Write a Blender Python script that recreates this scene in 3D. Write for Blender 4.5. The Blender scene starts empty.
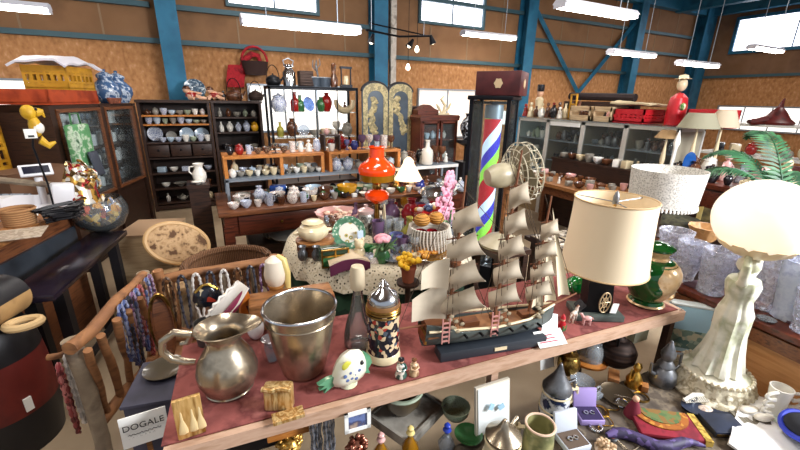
import bpy, bmesh, math, random
from mathutils import Vector, Matrix, Euler
random.seed(11)
SC = bpy.context.scene
COL = SC.collection
PI = math.pi
R = math.radians
# ---------------------------------------------------------------- camera frame (room axes: X along the back wall, Y towards it)
F, CZ = 385.0, 1.65
_up = Vector((20, -1175, -385)).normalized()
_y = (Vector((0, 0, 1)) - _up * _up.z).normalized()
_x = _y.cross(_up)
C30, S30 = math.cos(R(27)), math.sin(R(27))
def cam2w(v):
    a, b, c = _x.dot(v), _y.dot(v), _up.dot(v)
    return Vector((C30 * a + S30 * b, -S30 * a + C30 * b, c))
BR, BD, BF = cam2w(Vector((1, 0, 0))), cam2w(Vector((0, 1, 0))), cam2w(Vector((0, 0, 1)))
C0 = Vector((.33, .26, CZ))
def ray(px, py): return BR * (px - 400) + BD * (py - 225) + BF * F
def at(px, py, z):
    r = ray(px, py); return r * ((z - CZ) / r.z) + C0
def onY(px, py, Y):
    r = ray(px, py); return r * ((Y - C0.y) / r.y) + C0
def onX(px, py, X):
    r = ray(px, py); return r * ((X - C0.x) / r.x) + C0
def dep(p): return BF.dot(Vector(p) - C0)
def mp(p): return dep(p) / F
def H(P, py):
    v = Vector((P[0], P[1], 0)) - C0; k = py - 225
    return (F * BD.dot(v) - k * BF.dot(v)) / (k * BF.z - F * BD.z)

# ---------------------------------------------------------------- materials
def lin(h):
    h = h.lstrip('#')
    f = lambda c: c / 12.92 if c <= .04045 else ((c + .055) / 1.055) ** 2.4
    return tuple(f(int(h[i:i + 2], 16) / 255) for i in (0, 2, 4)) + (1,)
MATS = {}
def mat(name, c, rough=.5, metal=0, kind=None, cols=None, scale=8, stretch=None, bump=0, emit=0, trans=0, alpha=1, ior=1.45, coat=0, sub=0, detail=4, pos=None):
    if name in MATS: return MATS[name]
    m = bpy.data.materials.new(name); m.use_nodes = True
    nt = m.node_tree; N, L = nt.nodes, nt.links
    b = N['Principled BSDF']; I = b.inputs
    I['Base Color'].default_value = lin(c); I['Roughness'].default_value = rough; I['Metallic'].default_value = metal
    I['IOR'].default_value = ior
    if coat: I['Coat Weight'].default_value = coat; I['Coat Roughness'].default_value = .08
    if trans: I['Transmission Weight'].default_value = trans
    if sub: I['Subsurface Weight'].default_value = sub; I['Subsurface Radius'].default_value = (.05, .04, .03)
    if emit: I['Emission Color'].default_value = lin(c); I['Emission Strength'].default_value = emit
    if alpha < 1: I['Alpha'].default_value = alpha
    if kind:
        tc = N.new('ShaderNodeTexCoord'); mp_ = N.new('ShaderNodeMapping')
        L.new(tc.outputs['Object'], mp_.inputs['Vector'])
        if stretch: mp_.inputs['Scale'].default_value = stretch
        if kind == 'vor':
            t = N.new('ShaderNodeTexVoronoi'); t.inputs['Scale'].default_value = scale; fac = t.outputs['Distance']
        elif kind == 'cell':
            t = N.new('ShaderNodeTexVoronoi'); t.inputs['Scale'].default_value = scale
            s = N.new('ShaderNodeSeparateColor'); L.new(t.outputs['Color'], s.inputs['Color']); fac = s.outputs['Red']
        elif kind == 'wave':
            t = N.new('ShaderNodeTexWave'); t.inputs['Scale'].default_value = scale; t.inputs['Distortion'].default_value = 4; t.inputs['Detail'].default_value = 3; fac = t.outputs['Fac']
        elif kind == 'band':
            t = N.new('ShaderNodeTexWave'); t.bands_direction = 'Z'; t.inputs['Scale'].default_value = scale; fac = t.outputs['Fac']
        else:
            t = N.new('ShaderNodeTexNoise'); t.inputs['Scale'].default_value = scale; t.inputs['Detail'].default_value = detail; fac = t.outputs['Fac']
        L.new(mp_.outputs['Vector'], t.inputs['Vector'])
        cr = N.new('ShaderNodeValToRGB'); e = cr.color_ramp
        cs = [c] + list(cols or [])
        if kind in ('noise',): p0, p1 = .35, .65
        elif kind == 'vor': p0, p1 = .1, .6
        else: p0, p1 = 0, 1
        if pos: pos = ([0] * 9 + list(pos))[-len(cs):]
        for i, h in enumerate(cs):
            q = pos[i] if pos else p0 + (p1 - p0) * i / max(1, len(cs) - 1)
            el = e.elements[i] if i < 2 else e.elements.new(q)
            el.position = q; el.color = lin(h)
        if kind == 'cell' or (pos and kind == 'vor'): e.interpolation = 'CONSTANT'
        L.new(fac, cr.inputs['Fac']); L.new(cr.outputs['Color'], I['Base Color'])
        if bump:
            bp = N.new('ShaderNodeBump'); bp.inputs['Strength'].default_value = bump; bp.inputs['Distance'].default_value = .01
            L.new(fac, bp.inputs['Height']); L.new(bp.outputs['Normal'], I['Normal'])
    MATS[name] = m
    return m
def glassy(name, c, alpha=.25, rough=.05, ior=1.3):
    """clear thin glass: mostly see-through with a glossy skin"""
    if name in MATS: return MATS[name]
    m = bpy.data.materials.new(name); m.use_nodes = True
    nt = m.node_tree; N, L = nt.nodes, nt.links; N.remove(N['Principled BSDF'])
    tr = N.new('ShaderNodeBsdfTransparent'); tr.inputs['Color'].default_value = lin(c)
    gl = N.new('ShaderNodeBsdfGlossy'); gl.inputs['Roughness'].default_value = rough
    df = N.new('ShaderNodeBsdfPrincipled'); df.inputs['Base Color'].default_value = lin(c); df.inputs['Roughness'].default_value = .1
    fr = N.new('ShaderNodeFresnel'); fr.inputs['IOR'].default_value = ior
    mx = N.new('ShaderNodeMixShader'); mx.inputs[0].default_value = alpha
    L.new(tr.outputs[0], mx.inputs[1]); L.new(df.outputs[0], mx.inputs[2])
    m2 = N.new('ShaderNodeMixShader'); L.new(fr.outputs[0], m2.inputs[0]); L.new(mx.outputs[0], m2.inputs[1]); L.new(gl.outputs[0], m2.inputs[2])
    L.new(m2.outputs[0], N['Material Output'].inputs['Surface'])
    MATS[name] = m
    return m

# ---------------------------------------------------------------- mesh builder
class MB:
    def __init__(s): s.bm = bmesh.new()
    def _x(s, vs, M):
        if M is not None: bmesh.ops.transform(s.bm, matrix=M, verts=vs)
    def box(s, c, d, rz=0, M=None, bev=0, rot=None):
        r = bmesh.ops.create_cube(s.bm, size=1); vs = r['verts']
        T = Matrix.Translation(c) @ (Euler(rot).to_matrix().to_4x4() if rot else Matrix.Rotation(rz, 4, 'Z')) @ Matrix.Diagonal((*d, 1))
        if M is not None: T = M @ T
        s._x(vs, T)
        if bev:
            es = list({e for v in vs for e in v.link_edges})
            bmesh.ops.bevel(s.bm, geom=es, offset=bev, segments=2, affect='EDGES', profile=.5)
        return s
    def lathe(s, prof, c=(0, 0, 0), n=24, M=None, sy=1, fl=None):
        rings = []; c = Vector(c)
        for r, z in prof:
            if r < 1e-5: rings.append([s.bm.verts.new(c + Vector((0, 0, z)))])
            else:
                rings.append([])
                for k in range(n):
                    a = 2 * PI * k / n; q = r if fl is None else fl(r, z, a)
                    rings[-1].append(s.bm.verts.new(c + Vector((q * math.cos(a), q * math.sin(a) * sy, z))))
        for A, B in zip(rings, rings[1:]):
            if len(A) == 1 and len(B) == 1: continue
            for k in range(n):
                j = (k + 1) % n
                if len(A) == 1: f = [A[0], B[k], B[j]]
                elif len(B) == 1: f = [A[k], A[j], B[0]]
                else: f = [A[k], A[j], B[j], B[k]]
                s.bm.faces.new(f)
        if M is not None: s._x([v for g in rings for v in g], M)
        return s
    def tube(s, pts, r, n=8, closed=False, M=None):
        pts = [Vector(p) for p in pts]; m = len(pts)
        rr = list(r) if isinstance(r, (list, tuple)) else [r] * m
        rings = []; prev = None
        for i, p in enumerate(pts):
            if closed: t = pts[(i + 1) % m] - pts[i - 1]
            else: t = pts[min(i + 1, m - 1)] - pts[max(i - 1, 0)]
            t.normalize()
            if prev is None:
                u = t.cross(Vector((0, 0, 1)))
                if u.length < .05: u = t.cross(Vector((0, 1, 0)))
            else:
                u = prev - t * prev.dot(t)
                if u.length < 1e-4: u = t.orthogonal()
            u.normalize(); w = t.cross(u); prev = u
            rings.append([s.bm.verts.new(p + (u * math.cos(2 * PI * k / n) + w * math.sin(2 * PI * k / n)) * rr[i]) for k in range(n)])
        for i in range(m if closed else m - 1):
            A, B = rings[i], rings[(i + 1) % m]
            for k in range(n): s.bm.faces.new([A[k], A[(k + 1) % n], B[(k + 1) % n], B[k]])
        if not closed:
            s.bm.faces.new(rings[0][::-1]); s.bm.faces.new(rings[-1])
        if M is not None: s._x([v for g in rings for v in g], M)
        return s
    def ball(s, c, r, n=12, M=None):
        r3 = r if isinstance(r, (tuple, list)) else (r, r, r)
        q = bmesh.ops.create_uvsphere(s.bm, u_segments=n, v_segments=max(6, n // 2 + 2), radius=1)
        T = Matrix.Translation(c) @ Matrix.Diagonal((*r3, 1))
        s._x(q['verts'], T if M is None else M @ T); return s
    def prism(s, poly, h, M=None, z0=0):
        a = [s.bm.verts.new((x, y, z0)) for x, y in poly]; b = [s.bm.verts.new((x, y, z0 + h)) for x, y in poly]
        n = len(poly)
        s.bm.faces.new(a[::-1]); s.bm.faces.new(b)
        for k in range(n): s.bm.faces.new([a[k], a[(k + 1) % n], b[(k + 1) % n], b[k]])
        if M is not None: s._x(a + b, M)
        return s
    def sheet(s, g, th=.002, M=None):
        """grid of points g[i][j] -> closed sheet th thick"""
        ni, nj = len(g), len(g[0]); P = [[Vector(p) for p in r] for r in g]
        def nrm(i, j):
            a = P[min(i + 1, ni - 1)][j] - P[max(i - 1, 0)][j]; b = P[i][min(j + 1, nj - 1)] - P[i][max(j - 1, 0)]
            c = a.cross(b); return c.normalized() if c.length > 1e-9 else Vector((0, 0, 1))
        A = [[s.bm.verts.new(P[i][j] + nrm(i, j) * th / 2) for j in range(nj)] for i in range(ni)]
        B = [[s.bm.verts.new(P[i][j] - nrm(i, j) * th / 2) for j in range(nj)] for i in range(ni)]
        for i in range(ni - 1):
            for j in range(nj - 1):
                s.bm.faces.new([A[i][j], A[i + 1][j], A[i + 1][j + 1], A[i][j + 1]])
                s.bm.faces.new([B[i][j], B[i][j + 1], B[i + 1][j + 1], B[i + 1][j]])
        for i in range(ni - 1):
            for j in (0, nj - 1): s.bm.faces.new([A[i][j], A[i + 1][j], B[i + 1][j], B[i][j]])
        for j in range(nj - 1):
            for i in (0, ni - 1): s.bm.faces.new([A[i][j], A[i][j + 1], B[i][j + 1], B[i][j]])
        if M is not None: s._x([v for r in A + B for v in r], M)
        return s
    def mesh(s, name, m, sharp=.7):
        bmesh.ops.recalc_face_normals(s.bm, faces=s.bm.faces[:])
        for f in s.bm.faces: f.smooth = True
        for e in s.bm.edges:
            if len(e.link_faces) == 2 and e.calc_face_angle(0) > sharp: e.smooth = False
        me = bpy.data.meshes.new(name); s.bm.to_mesh(me); s.bm.free()
        me.materials.append(m); return me
    def put(s, name, m, parent=None, loc=(0, 0, 0), rot=(0, 0, 0), label=None, sharp=.7):
        o = bpy.data.objects.new(name, s.mesh(name, m, sharp)); COL.objects.link(o)
        o.location = loc; o.rotation_euler = rot
        if parent is not None: o.parent = parent
        if label: o['label'] = label
        return o
LABELS = {}
def tag(o, label, cat, group=None):
    o['label'] = label; o['category'] = cat
    if group: o['group'] = group
    LABELS.setdefault(label.lower(), []).append((o.name, group))
    return o
def T(name, label, cat, loc=(0, 0, 0), rz=0, group=None):
    o = bpy.data.objects.new(name, None); COL.objects.link(o); o.location = loc; o.rotation_euler = (0, 0, rz); o.empty_display_size = .05
    return tag(o, label, cat, group)
def one(mb, name, label, cat, m, loc=(0, 0, 0), rot=(0, 0, 0), group=None, sharp=.7):
    return tag(mb.put(name, m, None, loc, rot, sharp=sharp), label, cat, group)
def struct(mb, name, m, parent=None, loc=(0, 0, 0)):
    o = mb.put(name, m, parent, loc)
    if parent is None: o['kind'] = 'structure'
    return o
def copy_tree(o, parent=None):
    c = o.copy(); COL.objects.link(c)
    if parent is not None: c.parent = parent
    for ch in list(o.children): copy_tree(ch, c)
    return c
def text(s, size, m, parent, loc, rot, name='lettering', depth=.0005):
    cu = bpy.data.curves.new(name, 'FONT'); cu.body = s; cu.size = size; cu.extrude = depth; cu.align_x = 'CENTER'; cu.align_y = 'CENTER'
    q = bpy.data.objects.new(name, cu); COL.objects.link(q); bpy.context.view_layer.update()
    me = bpy.data.meshes.new_from_object(q.evaluated_get(bpy.context.evaluated_depsgraph_get())); bpy.data.objects.remove(q)
    me.materials.clear(); me.materials.append(m)
    o = bpy.data.objects.new(name, me); COL.objects.link(o); o.location = loc; o.rotation_euler = rot
    if parent is not None: o.parent = parent
    return o
ORD = 'first second third fourth fifth sixth seventh eighth ninth tenth eleventh twelfth thirteenth fourteenth fifteenth sixteenth seventeenth eighteenth nineteenth twentieth'.split()

# ---------------------------------------------------------------- palette
WOODD = mat('dark_wood', '#2a1a14', .45, kind='noise', cols=['#3a241a', '#1f1410'], scale=6, stretch=(1, 1, 12))
WOODB = mat('brown_wood', '#5e3622', .4, kind='noise', cols=['#7a4a2c', '#4c2a1a'], scale=5, stretch=(1, 6, 14))
WOODR = mat('red_wood', '#4d2316', .35, kind='noise', cols=['#662f1d', '#3a1a10'], scale=5, stretch=(1, 6, 12))
WOODM = mat('mid_wood', '#8a5a34', .45, kind='noise', cols=['#a06c3e', '#70451f'], scale=5, stretch=(2, 8, 10))
WOODO = mat('orange_wood', '#b06a2c', .45, kind='noise', cols=['#c27c38', '#9a5820'], scale=5, stretch=(2, 8, 10))
PLY = mat('plywood', '#b59a78', .6, kind='noise', cols=['#c4aa86', '#a58a68'], scale=4, stretch=(1, 1, 10))
LOG = mat('log_wood', '#7c5234', .7, kind='noise', cols=['#96663f', '#5c3a24'], scale=7, stretch=(1, 1, 3), bump=.4)
LOGG = mat('grey_log', '#83725f', .8, kind='noise', cols=['#978670', '#5f5044'], scale=9, bump=.5)
BLACKM = mat('black_metal', '#14151a', .4, .6)
BLACK = mat('black_paint', '#17161a', .45)
STEEL = mat('blue_steel', '#1f6283', .5, .1, kind='noise', cols=['#2a7294', '#1b5775'], scale=2)
STEELD = mat('grey_blue_steel', '#3d5c66', .5, .1)
GREYM = mat('grey_metal', '#9aa3ad', .4, .5)
WHITE = mat('white_glaze', '#e9e4da', .2, coat=.4)
CREAM = mat('cream_glaze', '#d9c7a2', .25, coat=.4)
BLUEW = mat('blue_white_glaze', '#e6e8ea', .2, coat=.4, kind='noise', cols=['#dfe3e8', '#4a62a0', '#2c3f86'], scale=28, pos=[.3, .5, .56, .7])
BLUEW2 = mat('pale_blue_glaze', '#b9cfe0', .2, coat=.4, kind='noise', cols=['#cfe0ea', '#7ea0c4'], scale=20)
IMARI = mat('red_blue_glaze', '#e2dcd0', .2, coat=.4, kind='cell', cols=['#a5382a', '#e5ddd2', '#2e3d7c', '#e9e4da'], scale=40, pos=[0, .3, .42, .7, .8])
CELAD = mat('grey_green_glaze', '#98a58c', .25, coat=.4, kind='noise', cols=['#a8b49c', '#7f8c74'], scale=12)
BROWNG = mat('brown_glaze', '#4c2d1d', .2, coat=.5, kind='noise', cols=['#6a4028', '#2c1a12'], scale=9)
GREYG = mat('grey_glaze', '#8d877d', .35, kind='noise', cols=['#a09a8f', '#6f6a62'], scale=14)
DARKG = mat('dark_glaze', '#1c1b20', .2, coat=.5)
REDG = mat('red_glaze', '#8f1c18', .15, coat=.5)
PINKG = mat('pink_glaze', '#d8a6a0', .3, coat=.3)
YELG = mat('yellow_glaze', '#d99a1e', .2, coat=.5, kind='noise', cols=['#e0a828', '#c07c14'], scale=14)
GREENG = mat('green_glaze', '#2e5a34', .2, coat=.5, kind='noise', cols=['#3f7444', '#1c4022'], scale=12)
FLORALD = mat('dark_floral_glaze', '#171a22', .25, coat=.4, kind='cell', cols=['#d8c8a0', '#20242e', '#a83828', '#1b1e28'], scale=38, pos=[0, .42, .56, .7, .8])
GOLD = mat('gold', '#c9963e', .3, 1, kind='noise', cols=['#e0b45a', '#8f6420'], scale=30, bump=.3)
BRASS = mat('brass', '#a07c3c', .28, 1, kind='noise', cols=['#b99450', '#6a4f22'], scale=18)
PEWTER = mat('pewter', '#a99b86', .27, .88, kind='noise', cols=['#bcae98', '#8c7f6c'], scale=14, bump=.12)
DPEWTER = mat('dark_pewter', '#77787a', .42, .85, kind='noise', cols=['#88898c', '#56575a'], scale=16, bump=.2)
SILVER = mat('silver', '#c4c6ca', .18, 1)
IRON = mat('cast_iron', '#3a2c26', .55, .5, kind='band', cols=['#4a3830', '#2c201c'], scale=9, bump=.3)
GLASS = glassy('clear_glass', '#eef2f4', .22)
GLASSW = glassy('white_sparkle_glass', '#fafcfe', .8, ior=1.4)  # sparkle of the cabinet glasses painted in as a whitish body
GLASSC = glassy('thin_bowl_glass', '#eef2f4', .07)
GLASSB = glassy('bluish_glass', '#dbe2ea', .22)
GLASSP = glassy('purple_glass', '#8a6c90', .5)
GLASSR = glassy('red_glass', '#a8202a', .55)
GLASSA = glassy('amber_glass', '#b8801c', .5)
GLASSY = glassy('yellow_green_glass', '#c8c060', .45)
GLASSL = glassy('lavender_glass', '#9aa0d8', .5)
PANE = glassy('showcase_pane', '#f4f8f8', .025, ior=1.1)
COBALT = mat('cobalt_glaze', '#1f2c78', .2, coat=.5)
PAPER = mat('white_paper', '#ecebe6', .7)
FABW = mat('white_cloth', '#ddd6c8', .9)

# ---------------------------------------------------------------- small wares, one mesh per kind and glaze
def _cup(n=16): return MB().lathe([(0, .06), (.26, .0), (.3, .0), (.32, .08), (.5, .55), (.54, 1), (.5, 1), (.44, .55), (.2, .14), (0, .12)], n=n)
def _bowl(n=18): return MB().lathe([(0, .04), (.34, 0), (.38, .1), (.66, .24), (.86, .55), (.95, 1), (.9, 1), (.8, .58), (.6, .3), (0, .18)], n=n)
def _vase(n=18): return MB().lathe([(0, 0), (.17, 0), (.2, .05), (.33, .4), (.34, .55), (.22, .78), (.12, .86), (.13, .94), (.18, 1), (.14, 1), (.08, .9), (0, .5)], n=n)
def _bottle(n=14): return MB().lathe([(0, 0), (.2, 0), (.23, .04), (.24, .5), (.2, .6), (.09, .72), (.08, .92), (.1, .94), (.1, 1), (0, 1)], n=n)
def _jar(n=18): return MB().lathe([(0, 0), (.26, 0), (.4, .25), (.42, .5), (.32, .72), (.28, .76), (.34, .78), (.3, .86), (.1, .92), (.07, .95), (.08, 1), (0, 1)], n=n)
def _tumbler(n=14): return MB().lathe([(0, .02), (.24, 0), (.27, .02), (.33, 1), (.3, 1), (.25, .1), (0, .08)], n=n)
def _goblet(n=14): return MB().lathe([(0, 0), (.28, 0), (.28, .03), (.06, .07), (.05, .42), (.2, .52), (.31, .75), (.28, 1), (.25, 1), (.27, .75), (.16, .56), (0, .5)], n=n)
def _plate(n=24):
    return MB().lathe([(0, .02), (.25, .0), (.3, .01), (.46, .06), (.5, .09), (.5, .1), (.44, .085), (.28, .04), (0, .04)], n=n, M=Matrix.Translation((0, .08, .49)) @ Matrix.Rotation(R(76), 4, 'X'))
def _dish(n=22): return MB().lathe([(0, .1), (.5, 0), (.6, .1), (1.3, .7), (1.75, 1), (1.7, 1), (1.2, .75), (.5, .3), (0, .28)], n=n)
def _teapot(n=18):
    b = MB().lathe([(0, 0), (.3, 0), (.5, .2), (.54, .42), (.4, .68), (.22, .74), (.24, .78), (.1, .88), (.06, .9), (.08, .98), (0, 1)], n=n)
    b.tube([(.45, 0, .3), (.62, 0, .42), (.74, 0, .66)], [.12, .08, .06], 8)
    b.tube([(-.46, 0, .6), (-.68, 0, .64), (-.74, 0, .44), (-.5, 0, .26)], .05, 6); return b
def _figurine(n=12):
    b = MB().lathe([(0, 0), (.24, 0), (.26, .05), (.2, .3), (.15, .45), (.17, .58), (.14, .68), (.06, .72), (.06, .76), (.13, .82), (.14, .9), (.09, .98), (0, 1)], n=n)
    b.tube([(.14, 0, .62), (.22, -.06, .48), (.12, -.16, .42)], [.05, .05, .04], 6); b.tube([(-.14, 0, .62), (-.22, -.06, .48), (-.12, -.16, .42)], [.05, .05, .04], 6); return b
def _pitcher(n=16):
    b = MB().lathe([(0, 0), (.22, 0), (.34, .25), (.33, .5), (.2, .75), (.2, .85), (.28, 1), (.24, 1), (.15, .8), (0, .4)], n=n)
    b.tube([(-.2, 0, .86), (-.42, 0, .84), (-.46, 0, .6), (-.3, 0, .4)], .04, 6); return b
def _mug(n=16):
    b = MB().lathe([(0, .02), (.34, 0), (.36, .03), (.36, 1), (.32, 1), (.31, .1), (0, .08)], n=n)
    b.tube([(.33, 0, .8), (.56, 0, .76), (.58, 0, .36), (.33, 0, .26)], .05, 6); return b
def _box(n=0): return MB().box((0, 0, .5), (1.3, .9, 1), bev=.04)
def _book(n=0): return MB().box((0, 0, .5), (.2, .72, 1), bev=.02)
def _shade(n=0): return MB().lathe([(.5, 0), (.3, 1), (.28, 1), (.48, 0), (.5, 0)], n=20)
WARE = dict(cup=_cup, bowl=_bowl, vase=_vase, bottle=_bottle, jar=_jar, tumbler=_tumbler, goblet=_goblet, plate=_plate, dish=_dish, teapot=_teapot, figurine=_figurine, pitcher=_pitcher, mug=_mug, trinket_box=_box, book=_book)
WR = dict(cup=.54, bowl=.95, vase=.34, bottle=.24, jar=.42, tumbler=.33, goblet=.31, plate=.5, dish=1.75, teapot=.74, figurine=.3, pitcher=.46, mug=.58, trinket_box=.78, book=.4)
CACHE = {}
ADJ = {}
def adj(m, words): ADJ[m.name] = words
for m_, w_ in ((WHITE, 'plain white'), (CREAM, 'cream'), (BLUEW, 'blue-and-white'), (BLUEW2, 'pale blue'), (IMARI, 'red-and-blue'), (CELAD, 'grey-green'), (BROWNG, 'brown glazed'),
               (GREYG, 'grey stoneware'), (DARKG, 'black'), (REDG, 'red'), (PINKG, 'pink'), (YELG, 'yellow'), (GREENG, 'green'), (FLORALD, 'dark floral'), (GOLD, 'gold'), (BRASS, 'brass'), (PEWTER, 'pewter'),
               (DPEWTER, 'dark metal'), (SILVER, 'silver'), (IRON, 'cast iron'), (GLASS, 'clear glass'), (GLASSW, 'clear glass'), (GLASSB, 'bluish glass'), (GLASSP, 'purple glass'), (GLASSR, 'red glass'), (GLASSA, 'amber glass'),
               (GLASSY, 'yellow-green glass'), (GLASSL, 'lavender glass'), (WOODB, 'brown wooden'), (WOODD, 'dark wooden'), (WOODO, 'orange wooden'), (WOODM, 'wooden'), (COBALT, 'cobalt blue'), (PAPER, 'white paper'), (WOODR, 'reddish wooden')): adj(m_, w_)
def ware(kind, m, loc, h, label, cat=None, group=None, rz=None, wide=1, name=None):
    key = (kind, m.name)
    if key not in CACHE: CACHE[key] = WARE[kind]().mesh(kind, m)
    o = bpy.data.objects.new(name or kind, CACHE[key]); COL.objects.link(o)
    o.location = loc; o.scale = (h * wide, h * wide, h); o.rotation_euler = (0, 0, random.uniform(-.6, .6) if rz is None else rz)
    return tag(o, label, cat or kind.replace('_', ' '), group)
def row(p0, p1, spec, where, group, dz=0, rz=None, jit=0):
    """spec: list of (kind, material, height[, wide]) standing evenly from p0 to p1; where: e.g. 'from the pillar on the top shelf'"""
    p0, p1 = Vector(p0), Vector(p1); n = len(spec)
    gap = (p1 - p0).length / n
    for i, s in enumerate(spec):
        s = list(s) + [1] * (4 - len(s)); r_ = s[2] * s[3] * WR.get(s[0], .5); q_ = min(1, min(gap * .49, .135) / r_)
        s[2] *= q_ ** .5; s[3] *= q_ ** .5
        f = (i + .5) / n; p = p0.lerp(p1, f) + Vector((0, random.uniform(-jit, jit), dz))
        ware(s[0], s[1], p, s[2], f"{ADJ[s[1].name]} {s[0].replace('_', ' ')}, {ORD[i]} {where}", group=group, rz=rz if s[0] in ('plate', 'book') or rz is not None else None, wide=s[3] if len(s) > 3 else 1)
def mix(n, kinds, mats, h0, h1, wide=1):
    out = []
    for _ in range(n):
        k = random.choice(kinds); h = random.uniform(h0, h1)
        out.append((k, random.choice(mats), h * {'bowl': .55, 'dish': .35, 'plate': .9, 'teapot': .7, 'cup': .7, 'trinket_box': .6}.get(k, 1), wide))
    return out
# ================================================================ SETTING
YB, XR, ZC, ZG = 7.66, 14.28, 4.35, 2.42
FLOORM = mat('concrete_floor', '#97836a', .55, kind='noise', cols=['#a8947a', '#8c7860'], scale=1.3, detail=6)
OSB = mat('osb_board', '#9c6a40', .8, kind='noise', cols=['#b47e4e', '#bd8857', '#d0a078'], scale=11, stretch=(1.6, 1.6, 1.0), bump=.15, detail=8, pos=[.3, .45, .58, .72])
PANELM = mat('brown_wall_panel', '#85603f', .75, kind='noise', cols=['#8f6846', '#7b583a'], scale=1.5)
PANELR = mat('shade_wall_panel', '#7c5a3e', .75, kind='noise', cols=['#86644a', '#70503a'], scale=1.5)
CEILM = mat('ceiling_board', '#75553c', .8, kind='noise', cols=['#6c4f38', '#7d5d44'], scale=2)
DAY = mat('window_daylight', '#f6f4ff', .5, emit=3.2)
DAYL = mat('low_window_daylight', '#f3efe9', .5, emit=1.35)
DAYF = mat('frosted_window', '#f4e6da', .5, emit=.72)
struct(MB().box((4, 1.5, -.05), (24, 14, .1)), 'floor', FLOORM)
wb = struct(MB().box((4.2, YB + .06, ZG / 2), (22.6, .12, ZG)), 'wall_back', OSB)
struct(MB().box((4.2, YB + .06, (ZG + ZC) / 2), (22.6, .12, ZC - ZG)), 'upper_panel', PANELM, wb)
sb = MB()
for k in range(24): sb.box((-6.2 + k * .91, YB - .002, (ZG + ZC) / 2), (.025, .012, ZC - ZG))
SEAM = mat('panel_joint', '#93785c', .7)
s_ = struct(sb, 'panel_seam', SEAM, wb)
wr = struct(MB().box((XR + .06, 1.5, ZG / 2), (.12, 13, ZG)), 'wall_right', OSB)
struct(MB().box((XR + .06, 1.5, (ZG + ZC) / 2), (.12, 13, ZC - ZG)), 'upper_panel', PANELR, wr)
struct(MB().box((4.2, 1.8, ZC + .05), (22.6, 12.6, .1)), 'ceiling', CEILM)
tn = [0]
def trim(mb, m=STEEL):
    tn[0] += 1; return struct(mb, f'trim_{tn[0]}', m)
for x in (.1, 3.5, 7.12, 10.92):                                   # steel H columns
    b = MB(); b.box((x, YB - .29, ZC / 2), (.27, .025, ZC)).box((x, YB - .02, ZC / 2), (.27, .025, ZC)).box((x, YB - .15, ZC / 2), (.02, .25, ZC)); trim(b)
b = MB(); b.box((XR - .28, YB - .3, ZC / 2), (.5, .03, ZC)).box((XR - .28, YB - .03, ZC / 2), (.5, .03, ZC)).box((XR - .28, YB - .16, ZC / 2), (.03, .25, ZC)); trim(b)
trim(MB().box((4.2, YB - .05, ZG), (22.4, .08, .07)), STEELD)       # girts of the back wall
for x0, x1, z in ((-6, -.11, 2.9), (.15, 3.38, 2.9), (3.66, 7.06, 3.5), (7.34, 10.84, 3.0), (7.34, 10.84, 3.5), (11.12, 13.8, 3.0), (11.12, 13.8, 3.5)):
    trim(MB().box(((x0 + x1) / 2, YB - .05, z), (x1 - x0, .08, .07)), STEELD)
trim(MB().box((XR - .05, 1.5, ZG), (.08, 12.6, .07)), STEELD)
trim(MB().box((4.2, YB - .16, ZC - .14), (22.4, .2, .26)))           # eaves beams
trim(MB().box((XR - .16, 1.5, ZC - .14), (.2, 12.4, .26)))
trim(MB().box((12.6, 5.2, ZC - .16), (.22, 4.7, .3)))                # roof rafters
trim(MB().box((8.6, 4.2, ZC - .16), (.22, 6.7, .3)))
for a, c in (((7.34, 3.62), (9.25, 1.72)), ((10.84, 3.62), (8.95, 1.72))):   # cross bracing
    trim(MB().tube([(a[0], YB - .12, a[1]), (c[0], YB - .12, c[1])], .06, 4))
trim(MB().box((3.78, YB - .2, ZC / 2), (.11, .09, ZC)), mat('pale_pipe', '#b8aea2', .5, kind='noise', cols=['#cfc6ba', '#8c8378'], scale=7))
wn = [0]
def window(cx, cz, w, h, plane, m, mull=1, fr=STEELD, ft=.05):
    wn[0] += 1
    o = bpy.data.objects.new(f'window_{wn[0]}', None); COL.objects.link(o); o['kind'] = 'structure'
    o.location = (cx, YB - .012, cz) if plane == 'Y' else (XR - .012, cx, cz)
    if plane == 'X': o.rotation_euler = (0, 0, -PI / 2)
    MB().box((0, 0, 0), (w, .01, h)).put('pane', m, o)
    b = MB()
    for s in (-1, 1): b.box((s * (w / 2 + ft / 2), -.03, 0), (ft, .07, h + 2 * ft)); b.box((0, -.03, s * (h / 2 + ft / 2)), (w, .07, ft))
    for k in range(mull):
        x = -w / 2 + w * (k + 1) / (mull + 1); b.box((x, -.012, 0), (.025, .03, h))
    b.put('window_frame', fr, o)
    return o
window(onY(274, 5, YB).x, 3.47, 1.4, .85, 'Y', DAY, 1)
window(onY(452, 12, YB).x, 3.56, 1.5, .88, 'Y', DAY, 1)
window(5.45, 3.5, 2.6, .8, 'X', DAY, 1, STEEL, .08)
window(onY(14, 86, YB).x, 1.55, 1.65, .5, 'Y', DAYL, 0, GREYM, .03)
window(onY(300, 90, YB).x, 1.45, 1.75, .75, 'Y', DAYL, 2, GREYM, .03)
window(onY(447, 95, YB).x, 1.35, 1.45, .97, 'Y', DAYF, 1, GREYM, .03)
window(5.45, 1.28, 2.5, .6, 'X', DAYL, 3, GREYM, .04)

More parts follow.
